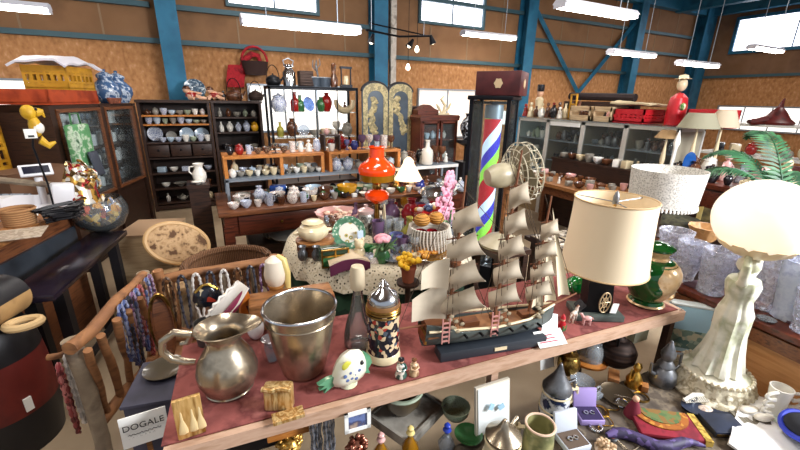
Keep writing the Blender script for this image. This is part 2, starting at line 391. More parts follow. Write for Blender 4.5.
# ---------------------------------------------------------------- hanging fluorescent lamps
TUBE = mat('lit_tube', '#fff6ea', .5, emit=26)
HOUS = mat('lamp_housing', '#d9dbe6', .4)
def fluo(p, label, n=2, L=1.25, w=.2, rod=True):
    t = T('fluorescent_lamp', label, 'ceiling lamp', p, 0, 'hanging fluorescent lamps')
    MB().prism([(-w / 2, 0), (w / 2, 0), (w / 4, .05), (-w / 4, .05)], L, Matrix.Translation((-L / 2, 0, 0)) @ Matrix(((0, 0, 1, 0), (1, 0, 0, 0), (0, 1, 0, 0), (0, 0, 0, 1)))).put('lamp_housing', HOUS, t)
    for k in range(n):
        y = (k - (n - 1) / 2) * .11
        MB().tube([(-L / 2 + .02, y, -.025), (L / 2 - .02, y, -.025)], .018, 10).put('tube', TUBE, t)
    b = MB()
    for s in (-1, 1): b.box((s * (L / 2 - .012), 0, -.02), (.02, w * .8, .045))
    b.box((0, 0, -.004), (L - .02, .02, .012)); b.put('tube_holder', HOUS, t)
    if rod:
        for s in (-1, 1): MB().tube([(s * L * .3, 0, .05), (s * L * .3, 0, ZC - p[2])], .006, 6).put('hanging_rod', GREYM, t)
    return t
for l_, r_, z, lab in (((240, 22), (363, 29), 2.37, 'largest twin-tube fluorescent lamp, hanging above the lit glass case'), ((461, 33), (516, 38), 2.83, 'fluorescent lamp hanging under the frosted window beside a blue column'),
                       ((561, 3), (631, 16), 2.66, 'bright fluorescent lamp hanging above the crossed steel braces'), ((613, 51), (650, 56), 2.52, 'small distant fluorescent lamp in front of the second blue column from the corner'),
                       ((682, 62), (713, 66), 2.37, 'small distant fluorescent lamp in front of the corner column')):
    a, c = at(*l_, z), at(*r_, z); fluo((a + c) / 2, lab)
fluo(at(766, 49, 2.75), 'fluorescent lamp hanging in front of the side wall window')
fluo(at(-30, 2, 2.5), 'fluorescent lamp over the yellow crates, mostly cut off by the picture edge', w=.16)
# spotlight track with bulbs
t = T('spotlight_track', 'black ceiling spotlight track with small lamps beside the blue column', 'track light', (2.42, 5.44, 2.46))
b = MB(); b.tube([(0, 0, .04), (.5, .02, .0), (1.0, .06, .05)], .014, 8).tube([(.1, .1, .14), (.95, .1, .06)], .01, 6); b.put('rail', BLACKM, t)
for x in (.1, .9): MB().tube([(x, .05, .03), (x, .05, ZC - 2.46)], .005, 6).put('hanging_rod', GREYM, t)
for x, z, ry in ((.72, -.02, .6), (1.0, .06, -.4), (.12, 0, .3)):
    l = MB().lathe([(0, 0), (.02, 0), (.025, -.03), (.05, -.12), (.045, -.12), (0, -.06)], n=14).put('spotlight', BLACKM, t, (x, .03, z), (0, ry, 0))
    MB().ball((0, 0, -.1), .03, 10).put('bulb', mat('lit_bulb', '#fff2dc', .4, emit=4), l)
for px_, py_ in ((408, 66), (417, 48)):
    p = onY(px_, py_, 5.9)
    o = T('hanging_bulb', f"bare bulb hanging on a wire {'low ' if py_ > 60 else ''}beside the spotlight track{', the higher one' if py_ < 60 else ''}", 'bulb', p)
    MB().lathe([(0, -.07), (.03, -.05), (.035, -.02), (.015, .03), (0, .035)], n=12).put('bulb', mat('lit_bulb', '#fff2dc'), o)
    MB().tube([(0, 0, .03), (0, 0, ZC - p.z)], .004, 5).put('wire', BLACKM, o)

# ================================================================ DARK HUTCH (back, left)
def carcass(parent, w, d, h, m, th=.035, x0=0, zb=0, back=None):
    b = MB(); b.box((x0 + th / 2, d / 2, (h + zb) / 2), (th, d, h - zb)).box((x0 + w - th / 2, d / 2, (h + zb) / 2), (th, d, h - zb)).box((x0 + w / 2, d / 2, h - th / 2 + .002), (w + .03, d + .03, th)).box((x0 + w / 2, d / 2, zb + .05), (w - .01, d - .01, .06))
    b.put('carcass', m, parent)
    MB().box((x0 + w / 2, d - .01, (h + zb) / 2), (w - 2 * th, .012, h - zb - .04)).put('back_panel', back or m, parent)
HY = 6.76
hut = T('hutch', 'wide dark wooden hutch with shelves of blue and white porcelain by the blue column', 'cabinet', (-.41, HY, 0))
carcass(hut, .9, .42, 1.58, WOODD)
zz = lambda y, Y=HY, px=175: H(onY(px, 100, Y), y)
hz = [zz(115), zz(124), zz(142), zz(157), zz(172), zz(187), zz(201)]
for i, z in enumerate(hz):
    MB().box((.45, .21, z - .012), (.83, .39, .022)).put('shelf', WOODO if i < 2 else WOODD, hut, label='lighter orange wood shelf' if i < 2 else None)
for k in range(3):
    d = MB().box((.17 + k * .28, .005, (hz[2] + hz[3]) / 2 - .012), (.26, .03, hz[2] - hz[3] - .05), bev=.006).put('drawer', WOODD, hut)
    MB().ball((.17 + k * .28, -.02, (hz[2] + hz[3]) / 2), .014, 10).put('knob', BLACKM, d)
P3 = lambda x0, x1, z, y=HY + .13: ((x0, y, z), (x1, y, z))
bl = [BLUEW, BLUEW2, WHITE, CELAD, BLUEW]
row(*P3(-.36, .44, hz[0]), [('teapot', BROWNG, .09), ('jar', GREYG, .1), ('cup', BLUEW, .09), ('bowl', BLUEW2, .08), ('bowl', GREYG, .07), ('bowl', CELAD, .08), ('cup', WHITE, .08), ('jar', IMARI, .09)], 'from the blue column on the hutch top shelf', 'hutch top shelf porcelain')
row(*P3(-.36, .44, hz[1]), [('cup', BLUEW, .1, 1.2), ('cup', BLUEW2, .1, 1.2), ('cup', CELAD, .07), ('cup', GREYG, .08), ('cup', BLUEW, .09), ('bowl', BLUEW2, .07), ('bowl', CELAD, .05), ('bowl', GREYG, .05)], 'from the blue column on the hutch second shelf', 'hutch second shelf porcelain')
row(*P3(-.37, .44, hz[2], HY + .22), [('plate', BLUEW, .22), ('plate', GREYG, .14), ('plate', BLUEW2, .19), ('plate', BLUEW2, .2, 1.2)], 'from the blue column, standing behind hutch third shelf bowls', 'standing plates in the hutch', rz=0)
row(*P3(-.22, .46, hz[2], HY + .07), [('bowl', BLUEW, .08), ('bowl', BLUEW2, .1, 1.2), ('bowl', BLUEW, .08), ('cup', WHITE, .1), ('bowl', CELAD, .09), ('cup', BLUEW, .11), ('cup', WHITE, .09)], 'from the blue column, hutch third shelf edge', 'hutch third shelf porcelain')
row(*P3(-.33, .44, hz[4]), [('trinket_box', BLUEW2, .08), ('bowl', WHITE, .06), ('trinket_box', BLUEW, .07), ('cup', WHITE, .08), ('bowl', BLUEW, .06)], 'from the blue column under the hutch drawers', 'wares under the hutch drawers')
row(*P3(-.33, .44, hz[5]), [('bowl', WHITE, .06), ('dish', GREYG, .06), ('bowl', CELAD, .07), ('cup', BROWNG, .08)], 'from the blue column on the hutch second lowest shelf', 'hutch second lowest shelf wares')
row(*P3(-.33, .44, hz[6]), [('bottle', WHITE, .12), ('teapot', GREYG, .1), ('bowl', WHITE, .07), ('jar', CREAM, .1)], 'from the blue column on the hutch lowest shelf', 'hutch lowest shelf wares')
h2 = T('hutch', 'narrower dark wooden hutch with small vases beside the wide hutch', 'cabinet', (.51, HY, 0))
carcass(h2, .7, .42, 1.58, WOODD)
kz = [zz(117, px=235), zz(132, px=235), zz(150, px=235), zz(185, px=235)]
for z in kz: MB().box((.33, .21, z - .012), (.6, .39, .022)).put('shelf', WOODD, h2)
row(*P3(.56, 1.16, kz[0]), [('bottle', GREYG, .13), ('vase', BROWNG, .12), ('bowl', GREYG, .08), ('vase', CELAD, .11), ('jar', GREYG, .1)], 'from the wide hutch on the narrow hutch top shelf', 'narrow hutch top shelf vases')
row(*P3(.56, 1.16, kz[1]), [('bottle', WHITE, .15), ('vase', WHITE, .15), ('vase', BLUEW, .14), ('vase', BLUEW, .16), ('jar', YELG, .15)], 'from the wide hutch on the narrow hutch second shelf', 'narrow hutch second shelf vases')
row(*P3(.56, 1.16, kz[2]), [('bowl', DARKG, .08), ('jar', BROWNG, .1), ('bowl', GREYG, .07)], 'from the wide hutch on the narrow hutch third shelf', 'narrow hutch third shelf wares')
# things on top of the hutches
zt = 1.585
def plateup(px, py, r, lab, m):
    p = onY(px, py, HY + .3); ware('plate', m, (p.x, p.y, zt), 2 * r, lab, rz=0)
plateup(194, 84, .15, 'dark blue plate standing on the hutch top behind the dolls', mat('dark_blue_glaze', '#2f4254', .2, coat=.5, kind='noise', cols=['#3c5468', '#b8c6d0', '#253544'], scale=9, pos=[.3, .5, .62, .7]))
SKIN = mat('doll_skin', '#d9a98a', .6); 
def doll(p, lab, rz=0):
    t = T('doll', lab, 'doll', p, rz)
    b = MB(); b.ball((0, 0, .07), (.075, .055, .06), 12); b.tube([(.04, -.02, .06), (.11, -.08, .03), (.17, -.09, .025)], [.03, .026, .02], 8); b.tube([(-.04, -.02, .06), (-.06, -.1, .03), (-.02, -.16, .025)], [.03, .026, .02], 8); b.tube([(.06, 0, .1), (.13, -.03, .09)], [.02, .015], 8); b.ball((-.06, 0, .14), .05, 12); b.put('body', SKIN, t)
    MB().lathe([(.052, 0), (.05, .02), (.03, .045), (0, .052)], (-.06, 0, .145), 12).put('hair', BROWNG, t)
    MB().lathe([(.08, .0), (.082, .03), (.06, .06), (.058, .06), (.078, .03), (.076, 0)], (0, 0, .045), 12, sy=.75).put('red_skirt', REDG, t)
p = onY(192, 98, HY + .1); doll((p.x, p.y, zt), 'pale baby doll lying on the hutch top', .3)
p = onY(215, 98, HY + .2); doll((p.x, p.y, zt), 'baby doll in a red skirt lying beside the blue plate', -.4)
row((.4, HY + .32, zt), (.75, HY + .2, zt), [('bottle', GREENG, .1), ('bottle', DARKG, .12), ('jar', DARKG, .13), ('figurine', DARKG, .14)], 'past the dolls on the hutch top', 'dark bottles on the hutch top')
# red cloth bag and basket on the wall
p = onY(234, 73, YB - .1); REDC = mat('red_cloth', '#a01c26', .85, kind='noise', cols=['#b5222c', '#7c1420'], scale=12)
t = T('shoulder_bag', 'red cloth bag slung on the board wall above the hutch', 'bag', (p.x, YB - .08, p.z))
MB().sheet([[(x + .02 * i, -.05 - .03 * math.sin(j * .8) * math.sin(i), z) for j, x in enumerate([-.14 + k * .045 for k in range(7)])] for i, z in enumerate([-.22, -.1, 0, .12])], .05).put('pouch', REDC, t)
MB().tube([(.08, -.05, .02), (.15, -.05, .1), (.2, -.05, .22), (.3, -.06, .3), (.4, -.06, .28), (.43, -.05, .16)], [.05, .06, .05, .05, .04, .03], 8).put('strap', REDC, t)
p = onY(254, 63, YB - .1)
t = T('wicker_basket', 'small dark basket hung on the board wall beside the red bag', 'basket', (p.x, YB - .2, p.z))
MB().lathe([(0, -.2), (.16, -.19), (.2, -.05), (.21, .02), (.19, .02), (.17, -.17), (0, -.18)], n=18, sy=.55).put('basket_body', mat('dark_wicker', '#3a2320', .8, kind='band', cols=['#4a302a', '#251614'], scale=20, bump=.6), t)
MB().tube([(.2 * math.cos(a), 0, .02 + .22 * math.sin(a)) for a in [PI * k / 10 for k in range(11)]], .02, 8).put('handle', REDC, t)
# dark kettles at hutch end
p = onY(234, 93, HY + .2)
def kettle(p, s, lab, m=DARKG, cat='kettle', hoop=True, name='iron_kettle'):
    t = T(name, lab, cat, p)
    b = MB().lathe([(0, 0), (.5 * s, 0), (.62 * s, .2 * s), (.6 * s, .5 * s), (.42 * s, .7 * s), (.3 * s, .72 * s), (.28 * s, .78 * s), (0, .86 * s)], n=20); b.tube([(.52 * s, 0, .35 * s), (.75 * s, 0, .55 * s), (.82 * s, 0, .7 * s)], [.12 * s, .08 * s, .06 * s], 8); b.put('kettle_body', m, t)
    MB().ball((0, 0, .9 * s), .07 * s, 10).put('lid_knob', m, t)
    if hoop: MB().tube([(.5 * s * math.cos(a), 0, .6 * s + 1.0 * s * math.sin(a)) for a in [PI * k / 12 for k in range(13)]], .035 * s, 6).put('handle', BLACKM, t)
    return t
kettle((p.x, p.y, zt), .2, 'dark brown kettle on the hutch top under the red bag', BROWNG)
p = onY(256, 98, HY + .15); kettle((p.x, p.y, zt), .18, 'dark kettle standing against the bright low window', IRON)

# ================================================================ LIT GLASS CASE
GY = 5.76
a, c = onY(268, 88, GY), onY(358, 88, GY); cw = c.x - a.x; ch = 1.78
gc = T('glass_case', 'black framed glass display case standing before the bright low window', 'display case', (a.x, GY, 0))
b = MB()
for x in (.015, cw - .015):
    for y in (.015, .385): b.box((x, y, ch / 2), (.03, .03, ch))
for z in (.1, ch - .015):
    for y in (.015, .385): b.box((cw / 2, y, z), (cw, .03, .03))
    for x in (.015, cw - .015): b.box((x, .2, z), (.03, .4, .03))
b.put('frame', BLACKM, gc)
MB().box((cw / 2, .2, ch), (cw, .4, .02)).put('top_panel', BLACKM, gc)
MB().box((cw / 2, .2, .3), (cw - .04, .36, .35)).put('base_box', WOODD, gc)
cz = [H(onY(310, 100, GY), y) for y in (112, 137, 150)]
for z in cz: MB().box((cw / 2, .2, z - .008), (cw - .05, .35, .012)).put('shelf', PANE, gc)
for k in (1, 2, 3): MB().box((cw * k / 4, .012, (ch + .5) / 2), (.012, .015, ch - .5)).put('door_frame', BLACKM, gc)
X = lambda px: onY(px, 100, GY + .15).x
yv_ = GY + .17
def inv(px, z, kind, m, h, lab, wide=1): ware(kind, m, (X(px), yv_, z), h, lab, wide=wide, group='wares in the lit glass case')
inv(279, cz[0], 'jar', BLUEW, .24, 'blue and white ginger jar on the glass case top shelf', 1.05)
inv(295, cz[0], 'bottle', REDG, .26, 'tall red bottle beside the green bottle in the glass case'); inv(300, cz[0], 'bottle', GREENG, .22, 'green bottle in the glass case top shelf', 1.2)
inv(309, cz[0], 'plate', mat('bright_blue_glaze', '#6f9ff0', .2, kind='noise', cols=['#8fb8ff', '#2c50b8', '#dfe9ff'], scale=16), .2, 'bright blue plate standing in the glass case')
inv(321, cz[0], 'vase', GREENG, .2, 'green vase in the glass case beside a red vase'); inv(327, cz[0], 'vase', REDG, .26, 'dark red vase on the glass case top shelf', .9)
# pale ring-shaped wooden yoke
t = one(MB().tube([(.13 * math.cos(q), 0, .13 * math.sin(q) + .165) for q in [PI * (.95 + 1.1 * k / 16) for k in range(17)]], [.03 + .02 * math.sin(PI * k / 16) for k in range(17)], 10), 'wooden_yoke', 'pale curved wooden yoke shaped like a crescent in the glass case', 'yoke', CREAM, (X(345), yv_, cz[0] - .02))
inv(345, cz[0] + .0, 'figurine', BROWNG, .14, 'brown figurine sitting inside the pale wooden yoke')
row((X(272), yv_, cz[1]), (X(352), yv_, cz[1]), [('bottle', GLASSY, .2), ('vase', BROWNG, .26), ('plate', GLASSB, .16), ('bowl', GREYG, .1, 1.2), ('bowl', CREAM, .13, 1.1), ('goblet', WHITE, .2), ('jar', GREYG, .2)], 'from the narrow hutch on the glass case middle shelf', 'wares in the lit glass case')
row((X(272), yv_, cz[2]), (X(352), yv_, cz[2]), [('bowl', BLUEW, .08), ('cup', BLUEW2, .1), ('vase', BLUEW, .12), ('jar', REDG, .14), ('jar', GREYG, .12)], 'from the narrow hutch on the glass case low shelf', 'wares in the lit glass case')
# on top of the case
zt2 = ch + .012
kettle((X(275), yv_, zt2), .16, 'small black hoop-handled kettle on top of the glass case', BLACKM)
t = T('milk_can', 'silver lidded milk can on top of the glass case', 'can', (X(291), yv_, zt2))
MB().lathe([(0, 0), (.085, 0), (.085, .17), (.05, .22), (.05, .24), (.07, .25), (.065, .27), (0, .28)], n=18).put('can_body', SILVER, t)
MB().tube([(.05, 0, .25), (.07, 0, .32), (0, 0, .35), (-.07, 0, .32), (-.05, 0, .25)], .008, 6).put('handle', GREYM, t)
one(MB().box((0, 0, .1), (.19, .16, .2), bev=.01), 'iron_box', 'dark square iron box on top of the glass case', 'box', IRON, (X(307), yv_, zt2))
for px_, lb in ((316, 'shallow grey pail beside the dark iron box'), (325, 'shallow grey pail beneath the thin bronze figure')):
    t = T('pail', lb, 'pail', (X(px_), yv_, zt2)); MB().lathe([(0, 0), (.085, 0), (.1, .12), (.095, .12), (.08, .01), (0, .01)], n=18).put('pail_body', mat('grey_blue_tin', '#46505c', .5, .3), t); MB().lathe([(.1, .115), (.106, .12), (.1, .128), (.094, .12), (.1, .115)], n=18).put('rim', GREYM, t)
b = MB(); b.tube([(0, 0, 0), (.01, 0, .15), (-.01, 0, .28), (0, 0, .36)], [.02, .014, .018, .006], 8).tube([(-.01, 0, .24), (.05, 0, .3), (.04, 0, .38)], .008, 6).tube([(0, 0, .2), (-.06, 0, .27), (-.05, 0, .36)], .008, 6).box((0, 0, .01), (.08, .06, .02))
one(b, 'figurine', 'thin bronze figure with raised arms standing behind the grey pails', 'statuette', DPEWTER, (X(321), yv_ + .12, zt2))
one(MB().lathe([(0, 0), (.05, 0), (.06, .1), (.03, .18), (.035, .3), (.02, .32), (0, .32)], n=14), 'coffee_mill', 'brown tall coffee mill on top of the glass case', 'mill', BROWNG, (X(335), yv_, zt2))
t = T('lantern', 'black hooped lantern at the screen end of the glass case top', 'lantern', (X(347), yv_, zt2))
MB().box((0, 0, .02), (.16, .1, .04)).put('lantern_base', BLACKM, t); MB().tube([(-.07, 0, .04), (-.07, 0, .26), (.07, 0, .26), (.07, 0, .04)], .012, 6).put('hoop', BLACKM, t)
MB().lathe([(0, .04), (.035, .04), (.04, .1), (.03, .16), (0, .16)], n=12).put('lantern_glass', CREAM, t); MB().box((0, 0, .27), (.17, .05, .03)).put('handle', BLACKM, t)
# ================================================================ LEFT: GLASSWARE CABINET
A0, A1 = Vector((-.80, 4.66, 0)), Vector((-.36, 6.2, 0))
aL = (A1 - A0).length; arz = math.atan2(A1.y - A0.y, A1.x - A0.x)      # local x runs along the front, local +y goes behind it
lc = T('glass_cabinet', 'long dark cabinet with glass doors full of drinking glasses', 'cabinet', A0, arz)
AW = Matrix.Translation(A0) @ Matrix.Rotation(arz, 4, 'Z')
CH_ = 1.545
b = MB()
for x in (.03, aL * .52, aL - .03): b.box((x, .02, CH_ / 2), (.07, .04, CH_))
for x in (.02, aL - .02): b.box((x, .24, CH_ / 2), (.04, .44, CH_))
b.box((aL / 2, .24, CH_ - .03), (aL, .46, .06)).box((aL / 2, .24, .04), (aL, .44, .08))
b.put('carcass', WOODD, lc)
MB().box((aL / 2, .455, CH_ / 2), (aL - .06, .012, CH_ - .1)).put('back_panel', mat('grey_back', '#7c7872', .5), lc)
MB().box((aL / 2, .23, .36), (aL - .1, .4, .56)).put('lower_cupboard', WOODD, lc)
gz = [.68, .9, 1.12, 1.33]
for z in gz: MB().box((aL / 2, .24, z - .01), (aL - .09, .4, .014)).put('shelf', WOODD, lc)
for k in range(2):
    x0, x1 = (.08, aL * .52 - .04) if k == 0 else (aL * .52 + .04, aL - .07)
    d = MB().box(((x0 + x1) / 2, .012, 1.08), (x1 - x0, .006, .84)).put('door', PANE, lc, label='glass door')
    b = MB()
    for x in (x0 + .015, x1 - .015): b.box((x, .006, 1.08), (.03, .022, .84))
    for z in (.655, 1.5): b.box(((x0 + x1) / 2, .006, z), (x1 - x0, .022, .03))
    b.put('door_frame', WOODB, d)
for si, z in enumerate(gz):
    for ri, y in enumerate((.14, .3)):
        n = 13
        row(AW @ Vector((.12, y, z)), AW @ Vector((aL - .1, y, z)), [(random.choice(['goblet', 'tumbler', 'tumbler', 'goblet']), random.choice([GLASSW, GLASSW, GLASSB]), random.uniform(.1, .15)) for _ in range(n)],
            f"from near end, {'front' if ri == 0 else 'rear'} row, {['lowest', 'second', 'third', 'top'][si]} shelf of glassware cabinet", 'drinking glasses in the glassware cabinet')
# crates and porcelain above the cabinet
YELP = mat('yellow_plastic', '#c08a1e', .45, kind='noise', cols=['#cc9626', '#a97416'], scale=5)
REDP = mat('orange_red_plastic', '#a8401e', .45, kind='noise', cols=['#b84a24', '#8c3014'], scale=5)
CRED = mat('red_plastic', '#b01a24', .4)
def crate(name, p, d, m, lab, rz=0, group=None, rows=3, cols=6):
    t = T(name, lab, 'crate', p, rz, group); w, l, h = d; th = .018
    MB().box((0, 0, .012), (w, l, .024)).put('base', m, t)
    for (cx, cy, ww, ll, ax) in ((0, -l / 2 + th / 2, w, th, 0), (0, l / 2 - th / 2, w, th, 0), (-w / 2 + th / 2, 0, th, l, 1), (w / 2 - th / 2, 0, th, l, 1)):
        b = MB(); L_ = w if ax == 0 else l
        b.box((cx, cy, h - .03), (ww, ll, .06)).box((cx, cy, .035), (ww, ll, .05))
        for k in range(cols + 1):
            q = (-.5 + k / cols) * (L_ - .03)
            b.box((cx + (q if ax == 0 else 0), cy + (q if ax else 0), h / 2), (.028 if ax == 0 else th * .9, .028 if ax else th * .9, h * .98))
        for r_ in range(1, rows): b.box((cx, cy, h * r_ / rows), (ww, ll * .95 if ax == 0 else ll, .02) if ax == 0 else (ww * .95, ll, .02))
        b.put('side_panel', m, t)
    return t
ctop = CH_ + .004
q = AW @ Vector((.55, .28, ctop)); crate('bottle_crate', q, (.8, .42, .13), REDP, 'long orange-red crate on the near end of the glassware cabinet', arz, cols=5, rows=2)
q = AW @ Vector((.85, .33, ctop + .132))
crate('plastic_crate', q, (.46, .38, .22), YELP, 'yellow crate on the glassware cabinet with white cloth over it', arz)
q = AW @ Vector((.86, .33, ctop + .355))
cl = MB().sheet([[(-.33 + .066 * i, -.24 + .08 * j, .03 + .05 * math.cos((i - 5) * .3) + .012 * math.sin(i * 1.3 + j) - .05 * max(0, abs(j - 3) - 2)) for j in range(7)] for i in range(11)], .02)
one(cl, 'folded_cloth', 'white blue-edged cloth folded over the yellow crate', 'cloth', mat('white_plastic_cloth', '#e9e8f2', .5), q, (0, 0, arz))
for i, (x, lb) in enumerate(((1.23, 'fat blue and white ginger jar beside the yellow crate'), (1.5, 'second blue ginger jar, standing at the hutch end of the glassware cabinet'))):
    t = T('ginger_jar', lb, 'jar', AW @ Vector((x, .1, ctop)), 0, 'blue ginger jars on the cabinet')
    BJ = mat('deep_blue_glaze', '#3d5a80', .2, coat=.5, kind='noise', cols=['#40608a', '#c8d4e2', '#27406a'], scale=18, pos=[.3, .5, .6, .7])
    MB().lathe([(0, 0), (.08, 0), (.14, .1), (.14, .17), (.09, .23), (.07, .25), (.07, .27), (0, .27)], n=22).put('jar_body', BJ, t)
    MB().lathe([(.08, .27), (.082, .3), (.04, .33), (.015, .335), (.02, .36), (0, .365)], n=18).put('lid', BJ, t)
for i in range(4): ware('cup', mat('copper_glaze', '#b4705a', .25, .6), AW @ Vector((1.04 + i * .06, -.0, ctop)), .06, f'small copper cup, {ORD[i]} from the yellow crate along the cabinet edge', group='copper cups on the cabinet')
adj(MATS['copper_glaze'], 'copper')
# stack of yellow crates at the far left
for i in range(5):
    p = at(4, 130, 1.4); crate('plastic_crate', (-1.42, 4.45, .0 + i * .302 + .1), (.56, .42, .3), YELP, ['lowest yellow crate in the stack at the picture edge', 'yellow crate second from the floor in the stack at the picture edge', 'middle yellow crate of the stack at the picture edge', 'yellow crate just under the topmost of the edge stack', 'topmost yellow crate of the stack at the picture edge'][i], arz, 'stacked yellow crates')
one(MB().box((0, 0, .049), (.62, .5, .098)), 'pallet', 'low wooden pallet under the stacked yellow crates', 'pallet', WOODM, (-1.42, 4.45, 0), (0, 0, arz))

# ================================================================ CASH COUNTER
CT = .9
K0, K1 = Vector((-.67, 2.84, 0)), Vector((-.46, 3.62, 0))
krz = math.atan2(K1.y - K0.y, K1.x - K0.x)
KD = (K1 - K0).normalized(); KN = Vector((-KD.y, KD.x, 0))        # KN: away from the aisle
k0 = K0 - KD * .06 + KN * .07; kl = (K1 - k0).length
ct = T('sales_counter', 'wooden sales counter carrying the white cash register', 'counter', k0, krz)
MB().box((kl / 2, .45, CT - .02), (kl, .94, .04), bev=.006).put('worktop', WOODM, ct)
MB().box((kl / 2, .46, .44), (kl - .04, .86, .86)).put('counter_body', WOODB, ct)
MB().box((kl / 2, .02, .66), (kl - .1, .02, .2)).put('front_panel', mat('blue_grey_sheet', '#2b3036', .3, kind='noise', cols=['#343a42', '#22262c'], scale=3), ct, label='blue-grey glossy strip')
KW = Matrix.Translation(k0) @ Matrix.Rotation(krz, 4, 'Z')
def kp(px, py, z=CT + .002): return at(px, py, z)
WPL = mat('white_plastic', '#dddce0', .35)
# cash register
p = kp(32, 212); t = T('cash_register', 'white cash register with paper tray on the wooden counter', 'cash register', (p.x - .22, p.y + .1, CT + .002), krz)
MB().prism([(-.24, 0), (.2, 0), (.2, .06), (-.1, .13), (-.24, .13)], .42, Matrix.Translation((0, .2, 0)) @ Matrix.Rotation(PI / 2, 4, 'X')).put('register_body', WPL, t)
MB().box((.06, 0, .098), (.16, .3, .012), rot=(0, .23, 0)).put('keypad', mat('grey_keys', '#5a5f66', .5, kind='cell', cols=['#8d9298', '#44484e'], scale=30), t)
MB().box((-.16, .05, .15), (.1, .2, .04)).put('printer_cover', WPL, t)
p = kp(46, 206); t = T('customer_display', 'white customer price display on a stalk above the counter', 'display', p, krz)
MB().tube([(0, 0, 0), (0, 0, .2)], .022, 10).put('stalk', WPL, t)
MB().lathe([(0, 0), (.07, 0), (.06, .015), (0, .02)], n=18).put('base', WPL, t)
hd = MB().box((0, 0, .25), (.17, .025, .08), rot=(-.5, 0, -krz + .4), bev=.005).put('display_head', WPL, t)
MB().box((-.0062, -.0048, .2545), (.135, .014, .05), rot=(-.5, 0, -krz + .4)).put('screen', mat('dark_screen', '#14172a', .2), hd)
for i, (px_, py_, w, l, rz, lb) in enumerate(((6, 216, .3, .24, .3, 'white paper sheet lying in front of the cash register'), (36, 200, .22, .3, .8, 'pale sheet of paper behind the display stalk'), (4, 236, .34, .22, .1, 'newspaper sheet on the counter corner near the black table'))):
    one(MB().box((0, 0, .002), (w, l, .004)), 'paper_sheet', lb, 'paper', PAPER if i < 2 else mat('newsprint', '#9b8a78', .8, kind='cell', cols=['#b8a894', '#7c6c5c'], scale=60), kp(px_, py_, CT + .002 + .0005 * i), (0, 0, rz))
p = kp(21, 224); t = T('round_basket', 'round tan basket on the counter edge', 'basket', p); MB().lathe([(0, 0), (.075, 0), (.085, .09), (.078, .09), (.07, .01), (0, .01)], n=20).put('basket_body', mat('tan_wicker', '#a5774c', .8, kind='band', cols=['#b88a5c', '#8a5f3a'], scale=24, bump=.5), t)
MB().lathe([(.083, .085), (.09, .092), (.083, .1), (.076, .092), (.083, .085)], n=20).put('rim', mat('tan_wicker', '#a5774c'), t)
b = MB()
for k in range(6): b.tube([(.08 * math.cos(k + i * .9) * (1 + .1 * k), .06 * math.sin(1.3 * i + k), .012 + .016 * k + .01 * math.sin(i)) for i in range(12)], .007, 6)
one(b, 'cable_tangle', 'dark tangle of cables beside the glass bowl of trinkets', 'cable', BLACK, kp(64, 220))
one(MB().box((0, 0, .08), (.12, .08, .16), bev=.015), 'white_box', 'white carton with a slit leaning by the jewellery heap', 'box', WPL, kp(64, 206, CT + .012), (0, .12, .4))
b = MB().tube([(0, 0, .0), (.5, -.1, -.16)], .025, 8)
b = MB(); b.tube([(-.28, .1, .1), (.25, -.12, .04)], .022, 8)
one(b, 'wooden_pole', 'grey wooden pole lying slantwise over cartons behind the display', 'pole', LOGG, kp(32, 192, CT + .1))
one(MB().box((0, 0, .09), (.5, .26, .18)), 'cardboard_box', 'wide brown carton under the slanting grey pole', 'box', mat('brown_card', '#6a4a34', .7), kp(30, 197, CT + .003) + Vector((-.02, .22, 0)), (0, 0, .9))
# bird on its stand
p = kp(56, 214); t = T('toy_parrot', 'yellow and white wooden parrot perched on a wire stand with a tag', 'ornament', p, .4); t.scale = (.7, .7, 1)
top = H(p, 130)
MB().tube([(0, 0, 0), (0, 0, .2), (-.03, 0, top - CT - .1), (.0, 0, top - CT)], .008, 8).put('stand', BLACKM, t)
MB().lathe([(0, 0), (.06, 0), (.06, .012), (0, .015)], n=16).put('base', BLACKM, t)
z = top - CT
b = MB(); b.ball((0, 0, z + .1), (.055, .05, .045), 14); b.ball((.02, 0, z + .02), (.045, .045, .065), 14); b.tube([(.05, 0, z + .1), (.09, 0, z + .1), (.1, 0, z + .07)], [.03, .02, .004], 8); b.tube([(.03, 0, z - .06), (.08, 0, z - .1), (.13, 0, z - .08)], [.03, .022, .008], 8)
b.put('bird_body', mat('parrot_yellow', '#c79a1c', .5, kind='noise', cols=['#d6aa28', '#b08414'], scale=9), t)
MB().ball((.03, 0, z + .01), (.05, .05, .04), 12).put('white_chest', WHITE, t); MB().ball((.05, -.03, z + .12), .01, 8).put('eye', BLACK, t)
MB().box((-.03, -.06, z - .02), (.08, .004, .055), bev=.0015).put('price_tag', PAPER, t); MB().box((-.03, -.0625, z - .035), (.04, .002, .012)).put('tag_print', BLACK, t)
# green patterned bag and things hanging at the cabinet end
p = AW @ Vector((-.06, -.02, 1.25))
GRB = mat('green_pattern_cloth', '#4f8a58', .8, kind='noise', cols=['#5f9a66', '#c8d8c0', '#2f5a3a'], scale=14, pos=[.3, .5, .58, .7])
t = T('shopping_bag', 'green patterned cloth bag hung on the glassware cabinet corner', 'bag', AW @ Vector((.1, -.12, 1.02)), arz)
MB().box((0, 0, .18), (.26, .08, .38), bev=.02).put('bag_body', GRB, t); MB().tube([(-.07, 0, .36), (-.06, 0, .46), (.06, 0, .46), (.07, 0, .36)], .008, 6).put('handle', GREENG, t)
one(MB().box((0, 0, .11), (.14, .01, .22), bev=.01), 'slate_board', 'blue-grey slate board propped before the green bag', 'board', mat('slate', '#3f4450', .5), AW @ Vector((.12, -.22, .93)), (-.15, 0, arz))
JEW = mat('mixed_jewellery', '#b88c3c', .25, .5, kind='cell', cols=['#d9c08a', '#a02c2c', '#e6e2d8', '#5c4420', '#2f6a5a'], scale=30)
